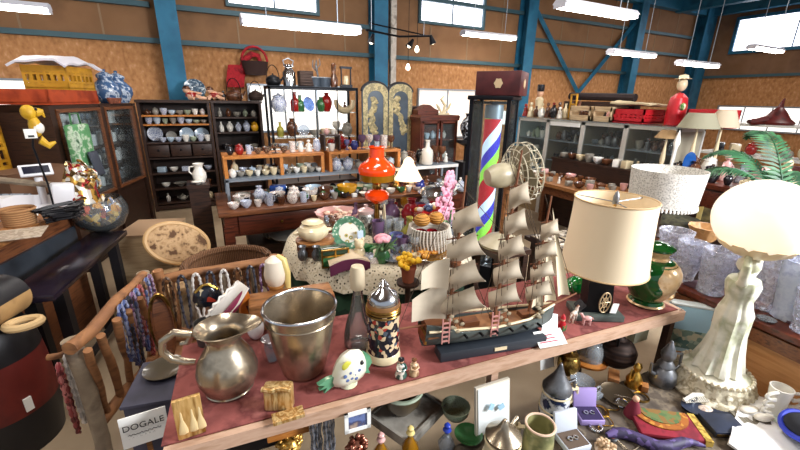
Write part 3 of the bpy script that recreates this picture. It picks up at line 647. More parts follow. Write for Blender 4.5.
rj = random.Random(5)
b = MB()
for k in range(26):
    a = rj.uniform(0, 6.28); r_ = rj.uniform(.03, .055); c_ = Vector((rj.uniform(-.1, .1), rj.uniform(-.12, .1), rj.uniform(.03, .28) * (1)))
    c_.x *= 1 - c_.z * 1.6; c_.y *= 1 - c_.z * 1.6
    e = Euler((rj.uniform(0, 3), rj.uniform(0, 3), 0)).to_matrix()
    b.tube([c_ + e @ Vector((r_ * math.cos(q), r_ * math.sin(q), 0)) for q in [2 * PI * i / 10 for i in range(10)]], .009, 6, closed=True)
b.lathe([(0, 0), (.12, 0), (.1, .12), (.05, .25), (0, .28)], n=12)
o = one(b, 'jewellery_heap', 'tall heap of gold, red and white bangles at the counter end', 'jewellery', JEW, kp(86, 203) + Vector((-.03, .04, 0))); o['kind'] = 'stuff'
# glass bowl of trinkets on the black table
BT = .7
p = at(104, 229, BT + .001); t = T('glass_bowl', 'round glass bowl filled with colourful trinkets on the black table', 'bowl', p)
prof = [(r * 1.12, z * 1.12) for r, z in [(0, 0), (.08, 0), (.12, .03), (.155, .1), (.155, .15), (.13, .21), (.125, .21), (.149, .15), (.149, .1), (.115, .035), (.07, .008), (0, .008)]]
MB().lathe(prof, n=28).put('bowl_glass', GLASSC, t)
b = MB()
for k in range(90):
    a = rj.uniform(0, 6.28); z = rj.uniform(.03, .2); rm = .135 * math.sqrt(max(.1, 1 - ((z - .11) / .14) ** 2)); r_ = rm * math.sqrt(rj.random())
    b.box((r_ * math.cos(a), r_ * math.sin(a), z + .01), (rj.uniform(.035, .075), rj.uniform(.025, .045), rj.uniform(.01, .03)), rot=(rj.uniform(0, 3), rj.uniform(0, 3), rj.uniform(0, 3)))
o = b.put('trinkets', mat('trinket_colours', '#c9a24a', .4, kind='cell', cols=['#8e9ab8', '#b84a2c', '#e2dccf', '#5a4634', '#dc9a2c', '#4a5a80', '#d6cfc4'], scale=18), t); o['kind'] = 'stuff'

# ================================================================ BLACK TABLE
n0, n1 = at(52, 295, BT), at(126, 230, BT)
E_ = (n1 - n0); el = E_.length; ed = E_.normalized(); en = Vector((-ed.y, ed.x, 0)); brz = math.atan2(ed.y, ed.x)
bt = T('console_table', 'glossy black table along the sales counter on square legs', 'table', (n0.x, n0.y, 0), brz)
BW = Matrix.Translation((n0.x, n0.y, 0)) @ Matrix.Rotation(brz, 4, 'Z')
MB().box((el / 2, .11, BT - .018), (el, .23, .035), bev=.004).put('tabletop', mat('black_lacquer', '#15101a', .22, kind='noise', cols=['#1d1622', '#100c10'], scale=4), bt)
for x in (.16, el - .14):
    for y in (.05, .18): MB().box((x, y, (BT - .035) / 2), (.055, .055, BT - .035)).put('leg', BLACK, bt)
MB().box((el / 2, .06, .14), (el - .4, .03, .03)).put('stretcher', BLACK, bt)
# plywood box
p = at(124, 240, .62); q = at(147, 229, .62)
t = T('plywood_box', 'tall open plywood box standing on the floor past the black table', 'box', (p.x + .16, p.y + .24, 0), arz)
b = MB(); b.box((0, -.17, .31), (.42, .02, .62)).box((0, .17, .31), (.42, .02, .62)).box((-.2, 0, .31), (.02, .32, .62)); b.put('side_panel', PLY, t)
MB().box((0, 0, .01), (.4, .32, .02)).put('base', PLY, t); MB().box((.0, 0, .625), (.43, .37, .012)).put('top', mat('pink_ply', '#a98a6c', .6), t)
b = MB(); 
for s in (-1, 1): b.box((.215, s * .16, .31), (.03, .03, .62))
b.put('edge_batten', mat('pale_batten', '#cdb896', .6), t)
# barrel
p = at(14, 438, 0) + Vector((.1, -.12, 0)); bs_ = H((p.x - .1, p.y + .12), 329) / .46
t = T('painted_barrel', 'black barrel with a dull red side standing on the floor by the black table', 'barrel', (p.x - .1, p.y + .12, 0)); t.scale = (1, 1, bs_)
MB().lathe([(0, 0), (.2, 0), (.215, .1), (.215, .16), (0, .16)], n=36).put('lower_band', BLACK, t)
MB().lathe([(0, .16), (.216, .16), (.212, .3), (.205, .36), (0, .36)], n=36).put('red_band', mat('barrel_red', '#5c1a16', .5, kind='noise', cols=['#6a201a', '#461210'], scale=5), t)
MB().lathe([(0, .36), (.206, .36), (.195, .43), (.17, .46), (0, .46)], n=36).put('upper_band', BLACK, t)
MB().box((.158, -.15, .2), (.03, .008, .05), rz=.8).put('white_patch', PAPER, t)
bx, by = p.x - .1, p.y + .12
mq = at(-1, 322, .461 * bs_); t = T('wooden_mallet', 'round wooden mallet head with a dark top standing on the barrel', 'mallet', (mq.x, mq.y, .461 * bs_), -.35)
MR = .1; Mm = Matrix.Translation((0, .09, MR)) @ Matrix.Rotation(PI / 2, 4, 'X'); q0 = R(12)
low = [(MR * math.cos(u), MR * math.sin(u)) for u in [PI - q0 + (PI + 2 * q0) * k / 24 for k in range(25)]]; upp = [(MR * math.cos(u), MR * math.sin(u)) for u in [q0 + (PI - 2 * q0) * k / 18 for k in range(19)]]
MB().prism(low, .18, Mm).put('head', mat('mallet_wood', '#9a774c', .5, kind='noise', cols=['#ab8758', '#846440'], scale=6), t)
MB().prism(upp, .18, Mm).put('dark_top', BLACK, t)
MB().lathe([(0, 0), (.018, 0), (.018, .004), (0, .004)], n=16, M=Matrix.Translation((.03, -.091, MR * .75)) @ Matrix.Rotation(PI / 2, 4, 'X')).put('peg_hole', BLACK, t)
rq = at(12, 331, .462); one(MB().tube([(.06 * math.cos(a), .045 * math.sin(a), .018) for a in [2 * PI * k / 24 for k in range(24)]], .018, 8, closed=True), 'rope_coil', 'pale rope ring lying on the barrel under the mallet', 'rope', mat('rope', '#c8a878', .8), (mq.x + .12, mq.y - .1, .461 * bs_))
# ================================================================ LOG DISPLAY BENCH with necklaces
def log(mbx, a, c, r0, r1=None, n=10):
    a, c = Vector(a), Vector(c); r1 = r1 or r0
    pts, rr = [], []
    for i in range(6):
        f = i / 5; pts.append(a.lerp(c, f) + Vector((rj.uniform(-.006, .006), rj.uniform(-.006, .006), rj.uniform(-.006, .006)))); rr.append((r0 + (r1 - r0) * f) * rj.uniform(.92, 1.08))
    mbx.tube(pts, rr, n)
lb = T('log_bench', 'rustic bench made of peeled logs, hung with necklaces', 'bench', (0, 0, 0))
fa = at(75, 348, .75); fb = at(146, 285, .75); rl = at(160, 280, .75); rr_ = at(274, 264, .75)
def part_log(nm, a, c, r0, m=LOG, lab=None):
    b = MB(); log(b, a, c, r0); return b.put(nm, m, lb, label=lab)
part_log('post', (fa.x, fa.y, 0), (fa.x, fa.y, .79), .03, LOGG, 'grey log post'); part_log('post', (fb.x, fb.y, 0), (fb.x, fb.y, .82), .028, LOGG)
part_log('post', (rl.x, rl.y, 0), (rl.x, rl.y, .8), .026); part_log('post', (rr_.x, rr_.y, 0), (rr_.x, rr_.y, .8), .026)
part_log('arm_rail', fa + Vector((0, -.04, .02)), fb + Vector((0, 0, .05)), .025); part_log('arm_rail', (fa.x, fa.y, .38), (fb.x, fb.y, .38), .022)
part_log('peg', (fa.x - .09, fa.y + .03, .715), (fa.x, fa.y + .03, .72), .012)
part_log('back_rail', rl + Vector((0, 0, .0)), rr_ + Vector((.05, 0, .02)), .027); part_log('back_rail', (rl.x, rl.y, .4), (rr_.x, rr_.y, .4), .028)
for k in range(5):
    f = (k + .7) / 5.5; q = fa.lerp(fb, f); part_log('spindle', (q.x, q.y, .38), (q.x + .02, q.y - .1, .76), .016)
for k in range(7):
    f = (k + .6) / 7; q = rl.lerp(rr_, f); part_log('slat', (q.x, q.y, .4), (q.x, q.y, .74), .014, LOGG if k % 2 else LOG)
MB().box(((rl.x + rr_.x) / 2 + .02, (fa.y + rl.y) / 2 + .15, .36), (rr_.x - rl.x + .2, .5, .03)).put('seat', LOG, lb)
NCOL = [mat('bead_blue', '#4a5680', .3, kind='cell', cols=['#8e94b0', '#3a3f66', '#c8c8d4'], scale=60), mat('bead_purple', '#6a4a66', .3, kind='cell', cols=['#a08aa0', '#4a2c48', '#c9b9bd'], scale=60), mat('bead_brown', '#5a4030', .3, kind='cell', cols=['#8a6a4c', '#35241a', '#b89a78'], scale=60),
        mat('bead_red', '#8a3a3c', .3, kind='cell', cols=['#b06a66', '#5a2024', '#d0b4ac'], scale=60), mat('bead_black', '#22222a', .3, kind='cell', cols=['#4a4a54', '#121216'], scale=60), mat('bead_white', '#b8b2ac', .3, kind='cell', cols=['#dcd6ce', '#8a8480'], scale=60)]
NN = ['blue', 'purple', 'brown', 'dull red', 'black', 'pearl white']
def necklace(p, L_, ci, lab, dirv, w=.02):
    d = Vector(dirv).normalized() * w
    pts = [Vector((0, 0, .0)) + d * .9, Vector((0, 0, -.2 * L_)) + d * 1.2, Vector((0, 0, -.7 * L_)) + d * 1.1, Vector((0, 0, -.97 * L_)) + d * .5, Vector((0, 0, -L_)), Vector((0, 0, -.97 * L_)) - d * .5, Vector((0, 0, -.7 * L_)) - d * 1.1, Vector((0, 0, -.2 * L_)) - d * 1.2, Vector((0, 0, .0)) - d * .9, Vector((0, 0, .02))]
    # beads: chain of small bulges
    res = []
    for i in range(len(pts)):
        a, c = pts[i], pts[(i + 1) % len(pts)]
        m_ = max(2, int((c - a).length / .014))
        for k in range(m_): res.append(a.lerp(c, k / m_))
    one(MB().tube(res, [.005 + .004 * (k % 2) for k in range(len(res))], 6, closed=True), 'bead_necklace', lab, 'necklace', NCOL[ci], p, group='necklaces on the log bench')
ni = 0
for k in range(9):
    f = .42 + .57 * (k + .4) / 9.5; q = (fa + Vector((0, -.04, .02))).lerp(fb + Vector((0, 0, .05)), f); ci = [0, 0, 4, 1, 0, 3, 2, 0, 1][k]
    necklace((q.x + .04, q.y, q.z), .26 + .05 * (k % 3), ci, f'{NN[ci]} bead necklace, {ORD[k]} along the bench arm rail from its grey post', (fb - fa), .016)
for k in range(8):
    f = (k + .5) / 8.5; q = rl.lerp(rr_, f); ci = [2, 4, 5, 4, 5, 2, 4, 1][k]
    necklace((q.x, q.y - .05, q.z + .012), .24 + .05 * (k % 2), ci, f'{NN[ci]} bead necklace, {ORD[k]} along the back rail from the oval mirror', Vector((1, 0, 0)), .016)
for k in range(4):
    ci = [3, 5, 3, 1][k]; necklace((fa.x - .05 + .01 * k, fa.y - .03 + .05 * k, .7), .3, ci, f'{NN[ci]} bead necklace, {ORD[k]} of those outside the grey post', Vector((0, 1, 0)), .014)
# oval wooden tray leaning
p = at(168, 345, .5)
ov = T('oval_tray', 'oval brown wooden tray leaning upright in the log bench', 'tray', (at(167, 345, .55).x, at(167, 345, .55).y, .52), .2)
M_ = Matrix.Rotation(R(72), 4, 'Y') 
MB().lathe([(0, 0), (.08, 0), (.1, .02), (.112, .03), (.105, .032), (.09, .014), (0, .01)], n=28, sy=.0 + .62, M=Matrix.Translation((0, 0, .14)) @ Matrix.Rotation(R(70), 4, 'X') @ Matrix.Rotation(PI / 2, 4, 'Z') @ Matrix.Diagonal((1.35, .62, 1, 1))).put('tray_body', WOODB, ov)
MB().tube([(.151 * math.cos(a) * .0 + 0.044 * math.cos(a), .004, .14 + .148 * math.sin(a)) for a in [2 * PI * k / 28 for k in range(28)]], .008, 6, closed=True).put('rim', BRASS, ov)

# ================================================================ WICKER CHAIRS behind the bench
WICK = mat('wicker', '#6e4a30', .75, kind='wave', cols=['#8c6240', '#3c2618'], scale=22, bump=.6)
p = at(265, 300, .45)
wc = T('wicker_armchair', 'brown wicker armchair behind the log bench', 'chair', (.38, 2.8, 0), .15); wc.scale = (.78, .78, .93)
wcM = None
b = MB(); b.sheet([[(.3 * math.cos(a) * (1 + .06 * j / 5), .27 * math.sin(a) * (1 + .06 * j / 5), .4 + .27 * j / 5 + .0 * i) for j in range(6)] for i, a in enumerate([PI * (-.1 + 1.2 * k / 16) for k in range(17)])], .025); b.put('backrest', WICK, wc)
MB().tube([(.325 * math.cos(a), .295 * math.sin(a), .68) for a in [PI * (-.1 + 1.2 * k / 16) for k in range(17)]], .03, 8).put('arm_rail', WICK, wc)
MB().box((0, 0, .38), (.5, .46, .07), bev=.02).put('seat', WICK, wc)
for sx in (-1, 1):
    for sy in (-1, 1): MB().tube([(sx * .22, sy * .2, 0), (sx * .22, sy * .2, .36)], .02, 8).put('leg', WICK, wc)
p = at(205, 262, .62)
t = T('cane_chair', 'round-backed cane chair with a patterned leopard cloth over it', 'chair', (.05, 3.34, 0), .25)
LEO = mat('leopard_cloth', '#5a3e28', .85, kind='noise', cols=['#a88660', '#bb9a72', '#7a5a3c'], scale=16, detail=5, pos=[.38, .45, .56, .66])
M_ = Matrix.Translation((.05, .1, .58)) @ Matrix.Rotation(R(25), 4, 'Y') @ Matrix.Rotation(R(72), 4, 'X') @ Matrix.Diagonal((.92, .62, 1, 1))
MB().lathe([(0, .01), (.2, .01), (.235, .0), (.24, -.02), (.22, -.03), (0, -.03)], n=30, M=M_).put('backrest', LEO, t)
MB().tube([M_ @ Vector((.24 * math.cos(a), .24 * math.sin(a), -.01)) for a in [2 * PI * k / 30 for k in range(30)]], .018, 8, closed=True).put('back_hoop', mat('cane', '#c09a68', .5), t)
MB().box((0, -.12, .38), (.42, .42, .06), bev=.02).put('seat', LEO, t)
for sx in (-1, 1):
    for sy in (-1, 1): MB().tube([(sx * .18, -.12 + sy * .18, 0), (sx * .18, -.12 + sy * .18, .36)], .018, 8).put('leg', WICK, t)
# ================================================================ DISPLAY DESK
DX0, DX1, DY0, DY1, DZ = .37, 2.9, 3.57, 4.3, .75
dk = T('display_desk', 'long reddish wooden desk crowded with porcelain dishes', 'desk', (DX0, DY0, 0))
w_ = DX1 - DX0
MB().box((w_ / 2, .375, DZ - .02), (w_, .78, .04), bev=.006).put('desktop', WOODB, dk)
MB().box((w_ / 2, .4, DZ - .14), (w_ - .08, .66, .2)).put('apron', WOODR, dk)
for k in range(3):
    d = MB().box((.5 + k * .78, .06, DZ - .14), (.7, .02, .15), bev=.004).put('drawer', WOODR, dk); MB().ball((.5 + k * .78, .04, DZ - .14), .014, 10).put('knob', BRASS, d)
MB().box((.93, .045, DZ - .12), (.09, .012, .05)).put('price_card', PAPER, dk)
for x in (.07, w_ - .07):
    for y in (.1, .68): MB().box((x, y, .3), (.08, .08, .6)).put('leg', WOODR, dk)
# grey metal showcase and the wooden rack on the desk
sh0 = .06
SZ = .945
s1 = T('metal_showcase', 'low grey metal framed glass showcase on the display desk', 'showcase', (.47, 3.93, DZ + .001))
sw = 1.42; hgt = SZ - DZ
def showc(t, sw, d=.32, hgt=hgt):
    b = MB()
    for x in (.012, sw - .012):
        for y in (.012, d): b.box((x, y, hgt / 2), (.024, .024, hgt))
    for y in (.012, d): b.box((sw / 2, y, hgt - .012), (sw, .024, .024))
    for x in (.012, sw - .012): b.box((x, d / 2, hgt - .012), (.024, d, .024))
    b.put('frame', GREYM, t); MB().box((sw / 2, d / 2, hgt + .002), (sw, d + .02, .006)).put('glass_top', mat('grey_shelf_glass', '#7d8792', .2), t)
showc(s1, sw)
s2 = T('metal_showcase', 'white-edged glass showcase on the desk behind the orange oil lamp', 'showcase', (1.92, 3.93, DZ + .001)); showc(s2, 1.02)
MB().box((.5, -.012, hgt - .012), (1.02, .022, .03)).put('white_edge', mat('white_edge', '#e6e4e0', .4), s2)
RZ = 1.145
for nm, x0, x1, lb in (('tiered_rack', .47, 1.37, 'orange wooden rack full of bowls above the grey showcase'), ('tiered_rack', 1.42, 2.2, 'orange wooden rack behind the orange oil lamp shade')):
    t = T('shelf_rack', lb, 'rack', (x0, 3.95, SZ + .008)); hh = RZ - SZ - .008; ww = x1 - x0
    MB().box((ww / 2, .15, hh - .012), (ww, .32, .024)).put('top_board', WOODO, t)
    for x in ((.015, ww * .55, ww - .015)): MB().box((x, .15, (hh - .024) / 2), (.03, .3, hh - .024)).put('upright', WOODO, t)
# wares on the desk front
wy = 3.66
row((.45, wy, DZ), (2.0, wy, DZ), [('bowl', IMARI, .055), ('bowl', BLUEW, .085, 1.1), ('cup', IMARI, .06), ('mug', BLUEW, .13), ('cup', BROWNG, .06), ('jar', IMARI, .12), ('mug', BLUEW, .1), ('cup', CREAM, .05), ('bowl', BROWNG, .07), ('cup', GREYG, .06), ('bowl', DARKG, .06), ('trinket_box', PAPER, .035), ('dish', WHITE, .05), ('bowl', CELAD, .06), ('dish', CREAM, .045), ('bowl', WHITE, .05)], 'from the hutch end, display desk front edge', 'desk front row dishes')
row((.48, wy + .07, DZ), (2.0, wy + .07, DZ), mix(18, ['cup', 'bowl', 'cup', 'jar', 'goblet'], [IMARI, BLUEW, BROWNG, CELAD, WHITE, DARKG, GREENG], .05, .09), 'from the hutch end, between the desk front rows', 'desk in-between dishes')
row((.5, wy + .13, DZ), (2.0, wy + .13, DZ), [('bowl', IMARI, .08), ('vase', BLUEW, .15), ('bowl', IMARI, .08), ('jar', IMARI, .13), ('bowl', IMARI, .1), ('bowl', BROWNG, .1), ('bowl', GREENG, .06, 1.2), ('dish', GREENG, .06, .9), ('bowl', CELAD, .07), ('bowl', GREYG, .06)], 'from the hutch end, display desk second row', 'desk second row dishes')
row((.52, wy + .25, DZ), (1.95, wy + .25, DZ), [('bowl', GREYG, .07), ('bowl', BLUEW2, .06), ('jar', BLUEW, .11), ('bowl', DARKG, .08), ('bowl', BLUEW2, .09), ('dish', CELAD, .06, .8), ('dish', YELG, .07, .9), ('dish', CREAM, .05, .9), ('bowl', GLASSB, .07)], 'from the hutch end, display desk third row', 'desk third row dishes')
row((2.02, wy, DZ), (2.84, wy, DZ), [('bowl', GREENG, .05), ('cup', WHITE, .06), ('bowl', IMARI, .05), ('jar', BROWNG, .09), ('cup', DARKG, .07), ('goblet', GLASSB, .1), ('cup', IMARI, .06), ('bowl', GREYG, .05), ('figurine', WHITE, .1)], 'from the oil lamp, display desk front edge', 'desk right front wares')
row((2.0, wy + .14, DZ), (2.5, wy + .14, DZ), [('bowl', BROWNG, .06), ('goblet', GLASSP, .12), ('jar', BLUEW, .1), ('cup', CREAM, .07), ('figurine', BROWNG, .12)], 'from the oil lamp, display desk second row', 'desk right second row wares')
ware('bowl', YELG, (1.53, wy + .1, DZ), .1, 'large yellow glazed bowl standing on the display desk', wide=1.05)
ware('trinket_box', mat('blue_tin', '#2f56a8', .3), (.92, 4.0, DZ), .1, 'shiny blue tin box inside the grey showcase')
row((.5, 4.05, DZ), (1.85, 4.05, DZ), mix(9, ['bowl', 'dish', 'bowl', 'plate'], [GREYG, BLUEW2, BLUEW, CELAD, DARKG], .06, .11), 'inside the grey showcase from the hutch end', 'dishes inside the grey showcase')
# wares in the racks
row((.5, 4.0, SZ + .01), (1.36, 4.0, SZ + .01), [('jar', WHITE, .08), ('bowl', GREYG, .05), ('bowl', CREAM, .07), ('cup', WHITE, .05), ('bowl', CREAM, .06), ('cup', CREAM, .07), ('bowl', GREYG, .08), ('dish', GREYG, .05, .7), ('bowl', WHITE, .07), ('cup', CREAM, .06), ('bowl', GREYG, .06), ('bowl', WHITE, .05)], 'from the hutch end, front of first orange rack', 'front dishes in the orange rack', jit=.01)
row((.5, 4.07, SZ + .01), (1.36, 4.07, SZ + .01), mix(14, ['bowl', 'cup', 'bowl', 'jar'], [WHITE, CREAM, GREYG, BLUEW2, BLUEW, CELAD], .06, .1), 'from the hutch end, middle of first orange rack', 'middle dishes in the orange rack')
row((.53, 4.14, SZ + .01), (1.36, 4.14, SZ + .01), [('bottle', CREAM, .14), ('bowl', BLUEW, .08), ('teapot', BLUEW2, .1), ('bowl', CREAM, .11), ('mug', BLUEW, .09), ('cup', BROWNG, .08), ('bowl', BLUEW2, .1), ('teapot', GREYG, .1), ('bowl', CELAD, .11), ('bowl', WHITE, .12), ('bowl', BLUEW2, .1)], 'from the hutch end, back of first orange rack', 'rear dishes in the orange rack', jit=.01)
row((1.45, 4.02, SZ + .01), (2.18, 4.02, SZ + .01), [('jar', BLUEW, .13), ('jar', BLUEW, .13), ('teapot', GREYG, .11), ('bowl', GREYG, .08), ('bowl', WHITE, .07), ('jar', BLUEW2, .1)], 'at the front of the second orange rack', 'front wares in the second rack')
row((1.45, 4.15, SZ + .01), (2.18, 4.15, SZ + .01), [('bowl', BLUEW, .1), ('bowl', BLUEW2, .1), ('dish', BLUEW, .07, .7), ('jar', BLUEW, .12), ('bowl', CREAM, .1)], 'at the back of the second orange rack', 'rear wares in the second rack')
# things on the rack tops
rt = RZ + .002
row((.5, 4.06, rt), (1.37, 4.06, rt), [('pitcher', DARKG, .1), ('jar', REDG, .1), ('mug', BLUEW, .1), ('bowl', FLORALD, .07), ('bowl', FLORALD, .09), ('goblet', FLORALD, .1, 1.6), ('bowl', FLORALD, .1, 1.1), ('tumbler', IMARI, .1), ('pitcher', WHITE, .12), ('figurine', WHITE, .13, 1.3), ('jar', BLUEW, .18)], 'from the hutch end, top of first orange rack', 'wares on the first rack top')
row((1.6, 4.06, rt), (2.18, 4.06, rt), [('goblet', GLASSL, .1), ('jar', COBALT, .1), ('goblet', GLASSP, .16), ('goblet', IMARI, .16), ('goblet', GLASSP, .15), ('tumbler', IMARI, .15), ('goblet', BROWNG, .13)], 'from the wooden stand, top of second orange rack', 'wares on the second rack top')
t = T('display_stand', 'small dark wooden stand with a white cup inside on the rack tops', 'stand', (1.47, 4.06, rt)); hh = .15
MB().box((0, 0, hh), (.17, .16, .015)).put('top', WOODD, t)
for x in (-.075, .075): MB().box((x, 0, hh / 2), (.015, .15, hh - .012)).put('side_panel', WOODD, t)
ware('cup', WHITE, (1.47, 4.03, rt), .07, 'white cup standing inside the small dark wooden stand', wide=1)
row((1.4, 4.06, rt + hh + .008), (1.54, 4.06, rt + hh + .008), [('teapot', PINKG, .08, .8), ('cup', WHITE, .05)], 'on top of the small dark wooden stand', 'wares on the small wooden stand')
ware('teapot', REDG, (1.62, 4.18, rt), .15, 'dark red teapot behind the glass goblets on the rack top')
# pitcher at the desk end near hutch
t = T('side_stool', 'dark wooden side stand at the hutch end of the display desk', 'stand', (.25, 4.12, 0)); MB().box((0, 0, .89), (.18, .26, .03)).put('top', WOODD, t); MB().box((0, 0, .4375), (.16, .22, .875)).put('stand_body', WOODD, t)
ware('pitcher', WHITE, (.27, 4.12, .906), .17, 'white enamel pitcher on the dark stand beside the rack', rz=0)
ware('dish', WHITE, (.25, 4.04, .906), .025, 'flat white dish lying before the white pitcher', wide=1.2)
# plastic bag under desk
o = one(MB().lathe([(0, 0), (.22, 0), (.25, .05), (.15, .1), (.05, .13), (0, .13)], n=14, fl=lambda r, z, a: r * (1 + .18 * math.sin(3 * a + 20 * z))), 'plastic_bag', 'crumpled clear plastic bag under the display desk', 'bag', glassy('plastic_film', '#a8a8a4', .5, .2), (.98, 3.9, .362))
one(MB().box((0, 0, .18), (.9, .4, .35)), 'storage_box', 'dark box under the display desk carrying a plastic bag', 'box', WOODD, (1.05, 3.95, .005))
# ---------------------------------------------------------------- right end of desk
def onDesk(px, py, kind, m, h, lab, wide=1, z=DZ, rz=None): 
    p = at(px, py, z); return ware(kind, m, (p.x, p.y, z + .001), h, lab, wide=wide, rz=rz)
p = at(437, 197, DZ); t = T('serving_dish', 'round silver covered serving dish beside the black post', 'dish', (p.x, p.y, DZ + .001))
MB().lathe([(0, .02), (.1, 0), (.17, .03), (.19, .05), (.165, .045), (0, .04)], n=28).put('dish_body', SILVER, t); MB().lathe([(.165, .046), (.15, .08), (.08, .11), (.02, .115), (.03, .14), (0, .145)], n=28).put('lid', SILVER, t)
onDesk(450, 192, 'teapot', WHITE, .13, 'white teapot next to the silver serving dish', rz=2.5); onDesk(461, 191, 'teapot', BLUEW, .12, 'blue and white teapot by the barber pole case'); onDesk(443, 189, 'cup', WHITE, .08, 'small white cup behind the silver serving dish')
onDesk(420, 190, 'jar', COBALT, .12, 'cobalt blue jar between the lit lamp and the silver serving dish')
# bric-a-brac inside / above the white-edged showcase
row((2.05, 4.05, SZ + .01), (2.9, 4.05, SZ + .01), mix(8, ['figurine', 'cup', 'jar', 'goblet', 'trinket_box'], [DARKG, BROWNG, DPEWTER, WHITE, GREYG, IMARI], .07, .15), 'from the orange lamp, front of white-edged showcase', 'small wares on the white-edged showcase')
ware('bottle', WHITE, (2.56, 3.99, SZ + .01), .27, 'tall white ceramic bottle on the white-edged showcase')
row((2.2, 4.15, SZ + .01), (2.9, 4.15, SZ + .01), mix(7, ['figurine', 'jar', 'goblet', 'vase'], [DARKG, BROWNG, DPEWTER, WOODB, GREYG], .12, .22), 'from the orange lamp, back of white-edged showcase', 'rear wares on the white-edged showcase')

# ================================================================ SCREEN and small cabinets behind
SY = 5.13
a, c = onY(361.5, 110, SY), onY(411, 110, SY); sw = (c.x - a.x) / 2
LACQ = mat('blue_black_lacquer', '#36424e', .35, kind='noise', cols=['#3e4a56', '#2c3640'], scale=4)
GILT = mat('dull_gilt', '#a8966a', .5, .1, kind='noise', cols=['#baa878', '#78704e', '#938460'], scale=30)
t = T('folding_screen', 'tall double-arched black lacquer screen with gilt figures', 'screen', (a.x, SY, 0))
zs, zp = H(onY(386, 100, SY), 92), H(onY(375, 100, SY), 82.5)
for k in range(2):
    poly = [(.0, .35), (sw - .004, .35), (sw - .004, zs)] + [(sw / 2 + (sw / 2 - .006) * math.cos(q), zs + (zp - zs) * math.sin(q)) for q in [PI * i / 16 for i in range(1, 16)]] + [(.0, zs)]
    Mx = Matrix.Translation((k * sw, 0, 0)) @ Matrix.Rotation(PI / 2, 4, 'X')
    pn = MB().prism(poly, .04, Mx).put('arched_panel', LACQ, t)
    b = MB()                                                       # gilt border
    inn = lambda s: [(sw / 2 + (x - sw / 2) * s, (z - 1.2) * (1 - (1 - s) * .4) + 1.2) for x, z in poly]
    o_, i_ = inn(.97), inn(.62)
    for j in range(len(o_)):
        j2 = (j + 1) % len(o_)
        vs = [b.bm.verts.new(Mx @ Vector((x, z, .046))) for x, z in (o_[j], o_[j2], i_[j2], i_[j])]
        b.bm.faces.new(vs)
        vs2 = [b.bm.verts.new(Mx @ Vector((x, z, .042))) for x, z in (o_[j], o_[j2], i_[j2], i_[j])]
        b.bm.faces.new(vs2[::-1])
    b.put('gilt_border', GILT, pn)
    b = MB(); rs = random.Random(3 + k)                            # gilt flower and figure relief
    for i in range(26):
        f = i / 25; z = 1.2 + (zs - 1.28) * f; x = sw / 2 + sw * .17 * math.sin(f * 3 + k * 2) * (1 if k else -1) + rs.uniform(-.03, .03)
        b.ball((x, -.042, z), (rs.uniform(.025, .05), .006, rs.uniform(.02, .04)), 8, M=Matrix.Translation((k * sw, 0, 0)))
    b.put('gilt_relief', GILT, pn)
    MB().tube([Mx @ Vector((sw / 2 + (sw / 2) * math.cos(q), zs + (zp - zs) * math.sin(q), .02)) for q in [PI * i / 16 for i in range(17)]], .022, 8).put('arched_rail', BLACK, pn)
MY = 4.81
a, c = onY(421, 119, MY), onY(458, 118, MY); mw = c.x - a.x; mh = 1.42
t = T('curio_cabinet', 'small reddish-brown curio cabinet with glass doors beside the screen', 'cabinet', (a.x, MY, 0))
carcass(t, mw, .35, mh, WOODR, .04)
for z in (.55, .85, 1.12): MB().box((mw / 2, .18, z), (mw - .09, .3, .014)).put('shelf', WOODR, t)
for k in range(2):
    d = MB().box((mw * (.25 + .5 * k), .0, 1.0), (mw * .36, .006, .66)).put('door', PANE, t, label='glass door')
    b = MB()
    for s in (-1, 1): b.box((mw * (.25 + .5 * k) + s * mw * .2, -.004, 1.0), (.03, .022, .74)); b.box((mw * (.25 + .5 * k), -.004, 1.0 + s * .36), (mw * .42, .022, .03))
    b.put('door_frame', WOODR, d)
MB().prism([(-.0, 0), (mw + .06, 0), (mw + .03, .03), (.03 - .0, .03)], .4, Matrix.Translation((-.03, .38, mh)) @ Matrix.Rotation(PI / 2, 4, 'X')).put('cornice', WOODR, t)
for zi, z in enumerate((.56, .86, 1.13)):
    row((a.x + .06, MY + .17, z), (a.x + mw - .06, MY + .17, z), mix(5, ['figurine', 'cup', 'vase', 'jar'], [WHITE, BLUEW2, GREYG, DARKG], .09, .16), f"from the screen, {['low', 'middle', 'upper'][zi]} shelf of curio cabinet", 'wares in the curio cabinet')
b = MB().prism([(0, 0), (.32, 0), (.32, .06), (.26, .08), (.2, .12), (.16, .13), (.12, .12), (.06, .08), (0, .06)], .16, Matrix.Translation((0, .16, 0)) @ Matrix.Rotation(PI / 2, 4, 'X'))
one(b, 'carved_crest', 'carved wooden crest lying on top of the curio cabinet', 'carving', WOODR, (a.x + .02, MY + .12, mh + .032))
one(MB().tube([(0, 0, 0), (.04, 0, .12), (-.03, 0, .2), (.02, 0, .25)], [.012, .02, .016, .006], 8).tube([(0, 0, 0), (-.07, 0, .1), (-.1, 0, .14)], [.012, .02, .008], 8).tube([(0, 0, 0), (.1, 0, .09), (.14, 0, .16)], [.012, .018, .008], 8).box((0, 0, .012), (.2, .06, .024)), 'driftwood_ornament', 'pale branching ornament on top of the curio cabinet', 'ornament', CREAM, (a.x + mw * .72, MY + .15, mh + .032))
p = onY(418, 116, 5.1)
t = T('wall_cupboard', 'dark narrow cupboard between the screen and the curio cabinet', 'cupboard', (p.x - .18, 5.3, 0)); carcass(t, .4, .3, 1.55, WOODD)
t = T('magazine_rack', 'small orange wooden box shelf in front of the curio cabinet', 'shelf', (2.62, 4.53, 0)); MB().box((0, 0, .92), (.5, .3, .03)).put('top_board', WOODO, t); MB().box((0, 0, .45), (.46, .26, .9)).put('shelf_body', WOODD, t)
